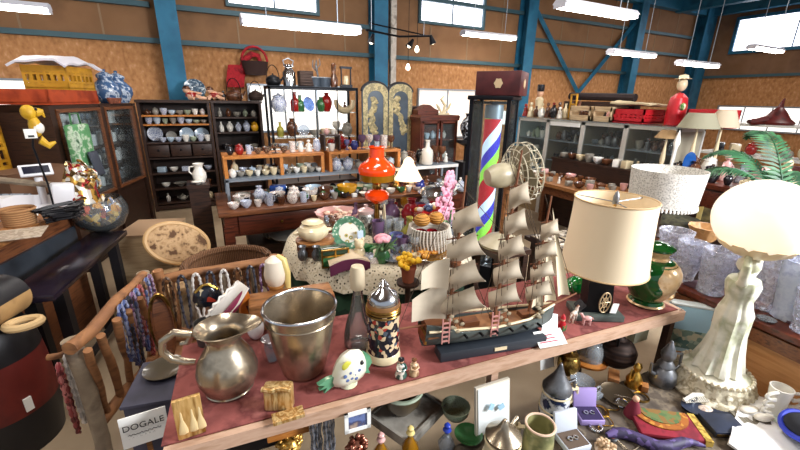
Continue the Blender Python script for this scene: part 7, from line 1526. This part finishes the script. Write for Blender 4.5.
# end panel under the front table corner: tea tin
P = onL(652, 352); one(MB().box((0, 0, .09), (.1, .04, .18), bev=.002), 'framed_print', 'white and violet framed print behind the iron teapot', 'picture', mat('pale_green_print', '#cfd6bc', .6, kind='noise', cols=['#d8dcc8', '#a8b08c'], scale=9), Vector((P.x + .03, P.y + .1, LZ + .002)), (0, 0, rzA))
# ================================================================ LACE LAMP, palm, yellow card
LCW = mat('white_lace_shade', '#dcd8d0', .9, kind='vor', cols=['#8e8a82', '#d0cbc2', '#e2ded6'], scale=95, pos=[0, .14, .3, .6])
lp = at(668, 250, ZC_); lp = Vector((lp.x + .25, lp.y + .24, ZC_)); hz_ = lambda y: H(lp, y) - ZC_
t = T('lace_lamp', 'lamp with a white lace drum shade and pearl fringe behind the cream lamp', 'lamp', lp)
za, zb_ = hz_(169), hz_(203); rl_ = 33 * mp((lp.x, lp.y, za + ZC_))
MB().lathe([(rl_ * .92, zb_), (rl_, za), (rl_ - .004, za), (rl_ * .92 - .004, zb_), (rl_ * .92, zb_)], n=52).put('lamp_shade', LCW, t, label='white lace drum shade')
b = MB()
for k in range(56): u = 2 * PI * k / 56; b.ball((rl_ * .92 * math.cos(u), rl_ * .92 * math.sin(u), zb_ - .012), (.009, .009, .014), 6)
b.put('pearl_fringe', PAPER, t)
MB().lathe([(0, 0), (.08, 0), (.07, .02), (.02, .04), (.02, zb_ + .05), (0, zb_ + .06)], n=24).put('lamp_base', WOODD, t)
b = MB()
for k in range(3): u = 2.1 * k; b.tube([(0, 0, zb_ + .05), (rl_ * .94 * math.cos(u), rl_ * .94 * math.sin(u), zb_ + .05)], .003, 6)
b.put('shade_carrier', SILVER, t)
q = Vector((lp.x + .0, lp.y, ZC_))
q0, q1 = onY(668, 173, lp.y + .25), onY(680, 130, lp.y + .25)
t = T('white_spear', 'white carved spear with an arrow tip standing behind the lace lamp', 'ornament', (q0.x, q0.y, ZC_)); d_ = q1 - Vector((q0.x, q0.y, ZC_)); MB().tube([(0, 0, .0), d_ * .8], .011, 8).put('shaft', WHITE, t); MB().tube([d_ * .8, d_ * .86, d_ * .92, d_ * 1.0], [.012, .024, .016, .002], 6).put('spear_head', WHITE, t, label='carved white arrow tip')
p = onY(707, 196, 1.75); one(MB().sheet([[(-.09 + .18 * i / 6, .03 * math.sin(PI * i / 6), -.07 + .14 * j / 4) for j in range(5)] for i in range(7)], .004), 'yellow_card', 'curled pale yellow card standing behind the globe', 'card', mat('yellow_card', '#d6c06c', .7, kind='noise', cols=['#e4d08a', '#cdb25a'], scale=5), Vector((p.x, p.y, ZC_ + .072)), (.0, .3, .4))
one(MB().sheet([[(-.3 + .1 * i, -.2 + .08 * j, .12 + .05 * math.sin(i * 1.2 + j * .6) - .012 * (i - 3) ** 2 * .5) for j in range(6)] for i in range(7)], .02), 'khaki_cloth', 'rumpled khaki cloth heap behind the yellow card', 'cloth', mat('khaki', '#5e5230', .9, kind='noise', cols=['#6e6038', '#463c24'], scale=5), Vector((p.x + .1, p.y - .08, ZC_)), (0, 0, .3)); bpy.data.objects['khaki_cloth'].scale = (.6, .6, .7)
one(MB().lathe([(0, 0), (.1, 0), (.16, .04), (.12, .08), (0, .1)], n=24, fl=lambda r, z, a: r * (1 + .08 * math.sin(7 * a))), 'feather_wreath', 'dark wreath of leaves lying behind the crystal vases', 'wreath', mat('dark_leaves', '#2e2c20', .8, kind='noise', cols=['#45422c', '#1c1a14'], scale=16, bump=.8), (at(690, 232, ZC_).x + .02, at(690, 232, ZC_).y + .1, ZC_))
pc_ = C0 + ray(786, 212) * (2.75 / F); pp = Vector((pc_.x, pc_.y, 0))
t = T('potted_palm', 'potted palm with long feathery green fronds', 'potted plant', pp)
MB().lathe([(0, 0), (.14, 0), (.18, .3), (.19, .32), (.17, .32), (.15, .26), (0, .26)], n=28).put('pot', WOODD, t)
zc0 = .27; MB().tube([(0, 0, zc0), (0, 0, pc_.z)], [.035, .025], 10).put('trunk', LOG, t)
PLM = mat('palm_green', '#285636', .5, kind='noise', cols=['#35683f', '#1a3c26', '#46784c'], scale=6)
ctop_ = Vector((0, 0, pc_.z - .03))
def frond(az, L_, rise, droop):
    pts = []
    for k in range(13):
        f = k / 12; pts.append(ctop_ + Vector((math.cos(az) * L_ * f, math.sin(az) * L_ * f, rise * math.sin(f * PI * .62) - droop * f * f)))
    b = MB(); b.tube(pts, [.009 * (1 - .8 * k / 12) for k in range(13)], 6)
    for k in range(1, 34):
        f = k / 34; i = min(11, int(f * 12)); P_ = pts[i].lerp(pts[i + 1], f * 12 - i); tg = (pts[i + 1] - pts[i]).normalized(); sd_ = tg.cross(Vector((0, 0, 1))).normalized(); up_ = sd_.cross(tg)
        ln = .22 * math.sin(PI * min(1, .12 + f * .9)) ** .7 * L_ / .65
        for s in (-1, 1):
            tip = P_ + sd_ * s * ln * .8 + tg * ln * .55 - Vector((0, 0, ln * .28)); m_ = P_.lerp(tip, .45) + up_ * .018; w = tg * .012
            vs = [b.bm.verts.new(v) for v in (P_ - w * .5, P_ + w * .5, m_ + w, tip, m_ - w)]; b.bm.faces.new(vs)
    return b
for az, L_, ri, dr in ((2.3, .62, .42, .2), (1.6, .6, .5, .15), (.5, .6, .42, .3), (-.4, .62, .4, .3), (3.1, .6, .38, .35), (-1.3, .55, .35, .35), (-2.2, .55, .38, .4), (1.1, .5, .62, .1)): frond(az, L_, ri, dr).put('frond', PLM, t)
MB().sheet([[(.02 * j + .1 * i / 6, -.2, .75 + .4 * i / 6) for j in (-1, 0, 1)] for i in range(7)], .004).put('new_leaf', mat('lime_leaf', '#8cae3c', .5), t)

# loose jewellery between the boxes and the purse
for px_, py_, r_, m_, lb in ((600, 412, .03, GOLD, 'gold bangle lying behind the oval red brooch'), (622, 404, .026, SILVER, 'silver bangle in front of the brass tray'), (641, 398, .028, BRASS, 'brass bangle between the gilded ewer and the pewter ewer'), (596, 428, .022, SILVER, 'small silver ring lying before the lilac jewellery case')):
    one(MB().tube([(r_ * math.cos(u), r_ * math.sin(u), .005) for u in [2 * PI * k / 24 for k in range(24)]], .0045, 6, closed=True), 'bangle', lb, 'bangle', m_, onL(px_, py_), group='loose bangles on the low table')
for px_, py_, ph, m_, lb in ((612, 420, .3, GOLD, 'thin gold chain curling around the oval red brooch'), (652, 408, 1.4, SILVER, 'thin silver chain lying behind the red felt purse'), (628, 440, 2.2, PEWTER, 'thin grey chain before the small cloaked figurine')):
    one(MB().tube([(.01 * k - .1, .022 * math.sin(k * .6 + ph) + .004 * k * math.sin(ph), .004) for k in range(21)], .0022, 5), 'chain_necklace', lb, 'necklace', m_, onL(px_, py_), (0, 0, ph))
wL(644, 390, 'trinket_box', WOODM, .028, 'small wooden trinket box behind the brass bangle'); wL(690, 404, 'cup', SILVER, .035, 'tiny silver cup before the statue lamp base', rz=0)
# ================================================================ SHOWCASES along the side aisle
SHX = 4.86
WFR = mat('white_frame', '#c3c0b8', .4); BGE = mat('beige_panel', '#9c937f', .6)
ys = [5.06, 4.46, 3.86, 3.26, 2.66]
SH_ = 1.4
NMS = ['glass showcase nearest the fan, lit pale blue inside', 'second glass showcase from the fan, packed with dark tableware', 'third glass showcase from the fan, below the red crates', 'showcase farthest from the fan, behind the small tan lamp']
for i in range(4):
    y0, y1 = ys[i + 1], ys[i]; L_ = y1 - y0
    t = T('showcase', NMS[i], 'showcase', (SHX, y0, 0), 0, None); d = .5
    MB().box((d / 2, L_ / 2, .25), (d - .02, L_ - .02, .5)).put('base_cabinet', mat('tan_base', '#8a7350', .6), t)
    b = MB()
    for y in (.015, L_ - .015):
        for x in (.015, d - .015): b.box((x, y, SH_ / 2), (.03, .03, SH_))
    for z in (SH_ - .02, .52):
        for x in (.015, d - .015): b.box((x, L_ / 2, z), (.03, L_, .04))
        for y in (.015, L_ - .015): b.box((d / 2, y, z), (d, .03, .04))
    b.put('frame', WFR, t)
    MB().box((d / 2, L_ / 2, SH_ + .006), (d + .04, L_, .014)).put('top_panel', glassy('top_glass', '#e8eeee', .25), t)
    MB().box((d - .02, L_ / 2, .95), (.012, L_ - .06, .84)).put('back_panel', mat('blue_lit_panel', '#a8b8b8', .5) if i == 0 else BGE, t)  # bluish light inside the first showcase is put into its panel colour
    for y in (.02, L_ - .02): MB().box((d / 2, y, .95), (d - .06, .012, .84)).put('side_panel', mat('blue_lit_panel', '#a8b8b8') if i == 0 else BGE, t)
    zsh = [.56, .84, 1.12]
    for z in zsh[1:]: MB().box((d / 2, L_ / 2, z - .008), (d - .05, L_ - .06, .012)).put('shelf', GREYM, t)
    MB().box((.012, L_ / 2, .95), (.006, L_ - .06, .82)).put('door', PANE, t, label='glass door')
    if i == 1: MB().box((-.004, L_ / 2, SH_ - .05), (.01, L_ - .1, .05)).put('label_strip', PAPER, t)
    mm = [DARKG, DPEWTER, GREYG, BROWNG, GLASSB] if i else [BLUEW2, GLASSB, CELAD, WHITE]
    for zi, z in enumerate(zsh):
        for ri, x in enumerate((.14, .32)):
            row((SHX + x, y1 - .06, z), (SHX + x, y0 + .06, z), mix(5, ['teapot', 'bowl', 'vase', 'jar', 'goblet', 'cup', 'figurine'], mm, .1, .2, 1), f"from far end, {['front', 'rear'][ri]} row, {['low', 'middle', 'top'][zi]} shelf of {['fan-side', 'second', 'third', 'farthest'][i]} showcase", 'wares in the aisle showcases')
zt3 = SH_ + .018
dm = [BROWNG, CREAM, WHITE, REDG, DARKG, PINKG, WOODB]
row((SHX + .15, 5.15, zt3), (SHX + .15, 4.35, zt3), [('figurine', REDG, .2), ('figurine', CREAM, .26), ('bottle', BROWNG, .16), ('jar', WHITE, .15), ('figurine', BROWNG, .25), ('vase', DARKG, .2), ('figurine', WHITE, .16)], 'from the barber pole case, showcase tops front', 'figures on the showcase tops')
t = T('nutcracker_doll', 'tall dark-hatted nutcracker doll on the showcase beside the barber pole case', 'doll', onX(527, 118, SHX + .3)); t.location = (SHX + .3, 4.97, zt3)
MB().lathe([(0, 0), (.07, 0), (.07, .12), (.05, .14), (.065, .26), (.03, .3), (0, .3)], n=16).put('body', CREAM, t); MB().ball((0, 0, .35), .05, 12).put('head', SKIN, t); MB().lathe([(.05, .38), (.055, .4), (.055, .48), (0, .48)], n=14).put('hat', DARKG, t)
row((SHX + .35, 5.0, zt3), (SHX + .35, 4.2, zt3), mix(7, ['figurine', 'vase', 'jar', 'bottle'], dm, .15, .28), 'in the back row on the showcase tops', 'back figures on the showcase tops')
p = onX(572, 112, SHX + .25); t = T('folding_chair_model', 'small yellow wooden frame standing among the showcase dolls', 'frame', (p.x, p.y, zt3), -.3)
b = MB()
for s in (-1, 1): b.box((0, s * .07, .17), (.02, .02, .34))
for z in (.2, .33): b.box((0, 0, z), (.02, .16, .02))
b.put('frame', YELP, t); MB().box((.06, 0, .1), (.12, .15, .015)).put('ledge', YELP, t)
for k, (y0, y1, lb) in enumerate(((4.15, 3.8, 'open wooden wine crate with pale frame on the showcase tops'), (3.78, 3.5, 'second open wooden crate beside the first red crate'))):
    t = T('wooden_crate', lb, 'crate', (SHX + .19, (y0 + y1) / 2, zt3)); L_ = y0 - y1 - .03
    MB().box((0, 0, .01), (.32, L_, .02)).put('base', PLY, t)
    b = MB()
    for s in (-1, 1): b.box((0, s * (L_ / 2 - .008), .09), (.32, .016, .18)); b.box((s * .152, 0, .15), (.016, L_, .05)); b.box((s * .152, 0, .04), (.016, L_, .05))
    b.put('side_panel', PLY, t)
    row((SHX + .19, y0 - .05, zt3 + .022), (SHX + .19, y1 + .05, zt3 + .022), mix(4, ['bottle', 'jar', 'bottle'], [BROWNG, DARKG, CREAM, PINKG], .14, .22), f"inside the {['first', 'second'][k]} open wooden crate", 'bottles in the wooden crates')
crate('plastic_crate', (SHX + .25, 3.3, zt3), (.4, .38, .16), CRED, 'red slatted crate on the showcases, nearer the fan', 0, None, 2, 6)
crate('plastic_crate', (SHX + .2, 2.49, zt3), (.36, .32, .18), CRED, 'red crate under the red jacketed doll', 0, None, 2, 5)
b = MB().sheet([[(-.18 + .06 * i, -.25 + .1 * j, .012 * math.sin(i + j) + .03 * (j / 5) ** 2) for j in range(6)] for i in range(7)], .02)
one(b, 'flat_hat', 'pale flat straw mat lying over the crates before the blue column', 'mat', mat('straw_mat', '#b0a080', .8), (SHX + .25, 3.33, zt3 + .21))
p = onX(676, 112, SHX + .28); t = T('jacket_doll', 'pale-headed doll in a bright red jacket standing on the showcases', 'doll', (p.x, p.y, zt3), .5)
MB().lathe([(0, 0), (.16, 0), (.165, .06), (.16, .2), (.14, .29), (.06, .34), (0, .35)], n=20, sy=.6).put('red_jacket', CRED, t); MB().ball((0, 0, .43), (.05, .05, .07), 14).put('head', CREAM, t); MB().lathe([(.09, .49), (.05, .5), (.04, .53), (0, .54)], n=16).put('hat', CREAM, t); MB().ball((-.14, -.05, .2), (.05, .03, .04), 10).put('emblem_patch', mat('doll_patch', '#6a8c4a', .6, kind='cell', cols=['#e0d8b8', '#4a7c3a', '#c8a030'], scale=40), t)
p2 = onX(640, 100, SHX + .3)
one(MB().tube([(0, -.5, 0), (0, .5, .02)], .05, 8), 'rolled_rug', 'dark rolled rug lying along the top behind the wooden crates', 'rug', mat('rug_dark', '#2a1f20', .9), (SHX + .43, 4.0, zt3 + .292))
one(MB().box((0, 0, .12), (.12, 1.1, .24)), 'storage_board', 'dark upright board supporting the rolled rug on the showcases', 'board', WOODD, (SHX + .43, 4.0, zt3))
# ================================================================ TABLES of tableware in the aisle
t = T('aisle_table', 'brown wooden table full of small dishes by the showcases', 'table', (3.98, 2.75, 0), 0); 
MB().box((.33, .7, .69), (.66, 1.4, .04)).put('tabletop', WOODM, t); MB().box((.33, .7, .62), (.56, 1.28, .1)).put('apron', WOODB, t)
for x in (.06, .6):
    for y in (.06, 1.34): MB().box((x, y, .3), (.06, .06, .6)).put('leg', WOODB, t)
for k, x in enumerate((4.08, 4.26, 4.45)):
    row((x, 4.1, .712), (x + .05, 2.85, .712), mix(9, ['cup', 'bowl', 'dish', 'trinket_box', 'figurine', 'bowl'], [WHITE, CREAM, PINKG, BROWNG, GREYG, WOODB, BROWNG], .08, .13), f"from the far end, {['near', 'middle', 'far'][k]} row of aisle table", 'dishes on the aisle table')
t = T('aisle_shelf', 'raised wooden shelf of trinkets behind the aisle table', 'shelf', (4.655, 2.8, 0)); MB().box((.09, .68, .9), (.18, 1.3, .03)).put('top_board', WOODD, t); MB().box((.09, .68, .445), (.16, 1.28, .885)).put('shelf_body', WOODD, t)
row((4.745, 4.05, .917), (4.745, 2.9, .917), mix(9, ['bowl', 'trinket_box', 'cup', 'figurine'], [WHITE, PAPER, BROWNG, CREAM, WOODB, GREYG], .1, .17), 'from the far end, raised trinket shelf', 'trinkets on the raised shelf')
t = T('low_table', 'low dark table of jewellery trays beside the ship bow', 'table', (2.55, 1.75, 0), -.1); MB().box((.3, .35, .58), (.62, .74, .03)).put('tabletop', WOODD, t)
for x in (.05, .55):
    for y in (.05, .65): MB().box((x, y, .28), (.05, .05, .56)).put('leg', WOODD, t)
LAT = mat('lattice_tray', '#8a7c6a', .6, kind='cell', cols=['#c8beb0', '#4a4038', '#a8987e', '#2e2824'], scale=38)
k = 0
for ix in range(3):
    for iy in range(3):
        lb = f"flat tray of small silver goods, {ORD[k]} on the low dark jewellery table"; k += 1
        tt = T('jewellery_tray', lb, 'tray', (2.68 + .2 * ix, 1.88 + .22 * iy - .03, .597), -.1, 'trays on the low jewellery table'); MB().box((0, 0, .01), (.18, .2, .02)).put('tray_body', WOODD, tt); MB().box((0, 0, .022), (.165, .185, .006)).put('tray_goods', LAT, tt)
# dark desk with lamps
t = T('writing_desk', 'dark brown desk behind the lace lamp', 'desk', (4.45, 1.2, 0)); MB().box((.4, .7, .93), (.84, 1.44, .04)).put('desktop', WOODR, t); MB().box((.4, .7, .46), (.78, 1.38, .9)).put('desk_body', mat('desk_dark', '#2e1d18', .4), t)
for y_ in (.4, 1.0):
    d = MB().box((.005, y_, .8), (.02, .5, .18), bev=.004).put('drawer', WOODR, t); MB().ball((-.015, y_, .8), .016, 8).put('knob', BRASS, d)
def tlamp(px, yb, yt, hw0, hw1, X_, zb, lb, m, tex=None):
    q = onX(px, yb, X_); P = Vector((q.x, q.y, zb)); z0, z1 = H(P, yb) - zb, H(P, yt) - zb; k_ = mp(q)
    t = T('table_lamp', lb, 'lamp', P)
    MB().lathe([(hw0 * k_, z0), (hw1 * k_, z1), (hw1 * k_ - .005, z1), (hw0 * k_ - .005, z0), (hw0 * k_, z0)], n=32).put('lamp_shade', m, t)
    MB().lathe([(0, 0), (.05, 0), (.04, .02), (.015, .04), (.025, max(.08, z0 * .4)), (.01, max(.1, z0 * .8)), (.012, z0 + .08), (0, z0 + .08)], n=20).put('lamp_base', CREAM, t); MB().tube([(-hw1 * k_, 0, z1 - .01), (hw1 * k_, 0, z1 - .01)], .005, 6).put('shade_carrier', BRASS, t)
    return t
SG = mat('grey_shade', '#8d8872', .8); SW = mat('beige_shade', '#b8a890', .8); ST = mat('tan_shade', '#a08058', .8)
tlamp(698, 128, 113, 18, 11, 4.7, .952, 'lamp with a grey-green conical shade on the dark desk', SG); tlamp(722, 127, 110, 14, 8, 4.95, .952, 'lamp with a pale beige shade next to the grey-green one', SW); tlamp(667, 138, 130, 11, 6, 4.68, .952, 'small lamp with a tan pleated shade below the red crate', ST)
p = onX(692, 140, 4.53); t = T('blue_mirror', 'small oval blue-framed hand mirror standing under the grey-green lamp', 'mirror', (p.x, p.y - .02, .952), -.7); MB().lathe([(0, 0), (.05, 0), (.055, .01), (0, .012)], n=24, M=Matrix.Translation((0, 0, .16)) @ Matrix.Rotation(PI / 2, 4, 'X') @ Matrix.Diagonal((1, 1.8, 1, 1))).put('mirror_face', mat('deep_blue_enamel', '#1c4c90', .1, coat=.6), t); MB().lathe([(0, 0), (.05, 0), (.012, .02), (.01, .08), (0, .08)], n=16).put('stand', BRASS, t)
row((4.55, 2.5, .952), (4.55, 1.35, .952), mix(8, ['figurine', 'teapot', 'vase', 'jar', 'bowl'], [WHITE, BROWNG, CREAM, DARKG, BLUEW, BRASS], .1, .2), 'from the red crates, dark desk edge', 'ornaments on the dark desk')
row((4.8, 2.5, .952), (4.8, 1.35, .952), mix(8, ['vase', 'figurine', 'jar', 'bottle'], [WHITE, PINKG, CREAM, BROWNG, GLASSB], .18, .3), 'from the red crates, dark desk back row', 'tall ornaments on the dark desk')
t = T('round_headboard', 'brown wooden chair back rounded at the top before the dark desk', 'chair', (3.98, 2.3, 0), -1.25); MB().prism([(-.16, 0), (.16, 0), (.16, .2)] + [(.16 * math.cos(q), .2 + .16 * math.sin(q)) for q in [PI * k / 12 for k in range(1, 12)]] + [(-.16, .2)], .03, Matrix.Translation((0, .015, .72)) @ Matrix.Rotation(PI / 2, 4, 'X')).put('backrest', WOODB, t); MB().box((0, -.2, .43), (.4, .4, .05)).put('seat', WOODB, t)
for x in (-.17, .17):
    MB().box((x, -.36, .2), (.04, .04, .41)).put('leg', WOODB, t); MB().box((x, 0, .36), (.04, .04, .72)).put('leg', WOODB, t)
# far right: shelving by the side wall
t = T('wall_shelving', 'pale metal shelving full of bric-a-brac under the side wall window', 'shelving', (7.2, .6, 0))
for z in (.5, .95, 1.38): MB().box((.25, 1.5, z), (.5, 3.0, .03)).put('shelf', WFR, t)
for y in (.03, 1.5, 2.97):
    for x in (.02, .48): MB().box((x, y, .72), (.03, .03, 1.43)).put('upright', WFR, t)
row((7.4, 3.5, .967), (7.4, .7, .967), mix(14, ['vase', 'teapot', 'jar', 'figurine', 'trinket_box'], [BROWNG, DARKG, GREYG, REDG, CREAM], .14, .26), 'from the far end, middle of metal shelving', 'bric-a-brac on the metal shelving')
row((7.4, 3.5, 1.397), (7.4, .7, 1.397), mix(9, ['trinket_box', 'jar', 'bowl'], [BROWNG, DARKG, REDG, WHITE], .08, .16), 'from the far end, top of metal shelving', 'bric-a-brac on the metal shelving top')
p = onX(779, 112, 7.4); t = T('red_helmet', 'dark red ornamental helmet with a tall crest on the metal shelving', 'helmet', (p.x, p.y, 1.397)); hm = mat('helmet_red', '#4a1414', .4, kind='noise', cols=['#5c1a18', '#341010'], scale=9)
MB().lathe([(0, 0), (.19, .0), (.2, .03), (.14, .08), (.09, .16), (.04, .22), (0, .24)], n=24).put('bowl', hm, t); MB().tube([(.0, 0, .2), (.02, 0, .3), (.05, 0, .34)], [.04, .02, .01], 8).put('crest', hm, t); MB().tube([(-.14, .05, .06), (-.26, .16, .02), (-.3, .2, .04)], [.06, .04, .02], 8).put('brim', hm, t)
t = T('red_sofa', 'dark red upholstered seat seen above the palm fronds', 'sofa', (5.9, 1.0, 0), 0); MB().box((.3, .6, .42), (.7, 1.4, .3), bev=.04).put('seat', hm, t); MB().box((.62, .6, .75), (.16, 1.4, .45), bev=.05).put('backrest', hm, t)
for y in (-.05, 1.25): MB().box((.3, y, .6), (.68, .12, .18), bev=.04).put('armrest', hm, t)
for x in (.04, .56):
    for y in (0, 1.2): MB().box((x, y, .135), (.06, .06, .27)).put('leg', WOODD, t)
one(MB().box((0, 0, .45), (.6, 1.6, .9), bev=.01), 'beige_cabinet', 'plain beige cabinet behind the palm by the picture edge', 'cabinet', mat('beige_cabinet', '#a08c6e', .6), (5.6, -.9, 0))

# ================================================================ LIGHT, WORLD, CAMERA
w = bpy.data.worlds.new('sky'); SC.world = w; w.use_nodes = True
bg = w.node_tree.nodes['Background']; bg.inputs['Color'].default_value = (.80, .88, 1, 1); bg.inputs['Strength'].default_value = .62
def area(name, loc, tgt, sx, sy, e, col=(1, 1, 1)):
    l = bpy.data.lights.new(name, 'AREA'); l.shape = 'RECTANGLE'; l.size = sx; l.size_y = sy; l.energy = e; l.color = col
    o = bpy.data.objects.new(name, l); COL.objects.link(o); o.location = loc; o.rotation_euler = (Vector(tgt) - Vector(loc)).to_track_quat('-Z', 'Y').to_euler(); return o
area('shop_window_daylight', (3.9, -1.3, 2.7), (2.4, 1.0, .7), 1.5, 1.1, 400, (.93, .96, 1))
for i, (x, y) in enumerate(((1.2, 2.2), (4.5, 2.4), (-1.6, 3.2), (1.6, 5.2), (6.5, 5.4), (-.6, .2), (8.5, 2.5), (11.5, 5.5))):
    area('ceiling_tube_light', (x, y, 3.9), (x, y, 0), 1.25, .3, 46, (1, .95, .88))
cam = bpy.data.cameras.new('camera'); co = bpy.data.objects.new('camera', cam); COL.objects.link(co); SC.camera = co
cam.sensor_width = 36; cam.lens = F / 800 * 36; cam.clip_start = .05; cam.clip_end = 80
m3 = Matrix((BR, -BD, -BF)).transposed(); co.matrix_world = Matrix.Translation(C0) @ m3.to_4x4()
SC.cycles.transparent_max_bounces = 48; SC.cycles.max_bounces = 10
vs = SC.view_settings; SC.display_settings.display_device = 'sRGB'; vs.view_transform = 'Standard'; vs.look = 'None'; vs.gamma = 1; vs.use_curve_mapping = False; vs.exposure = 0
dup_ = {k: v for k, v in LABELS.items() if len(v) > 1}
for k, v in dup_.items(): print('DUP LABEL', k, v)
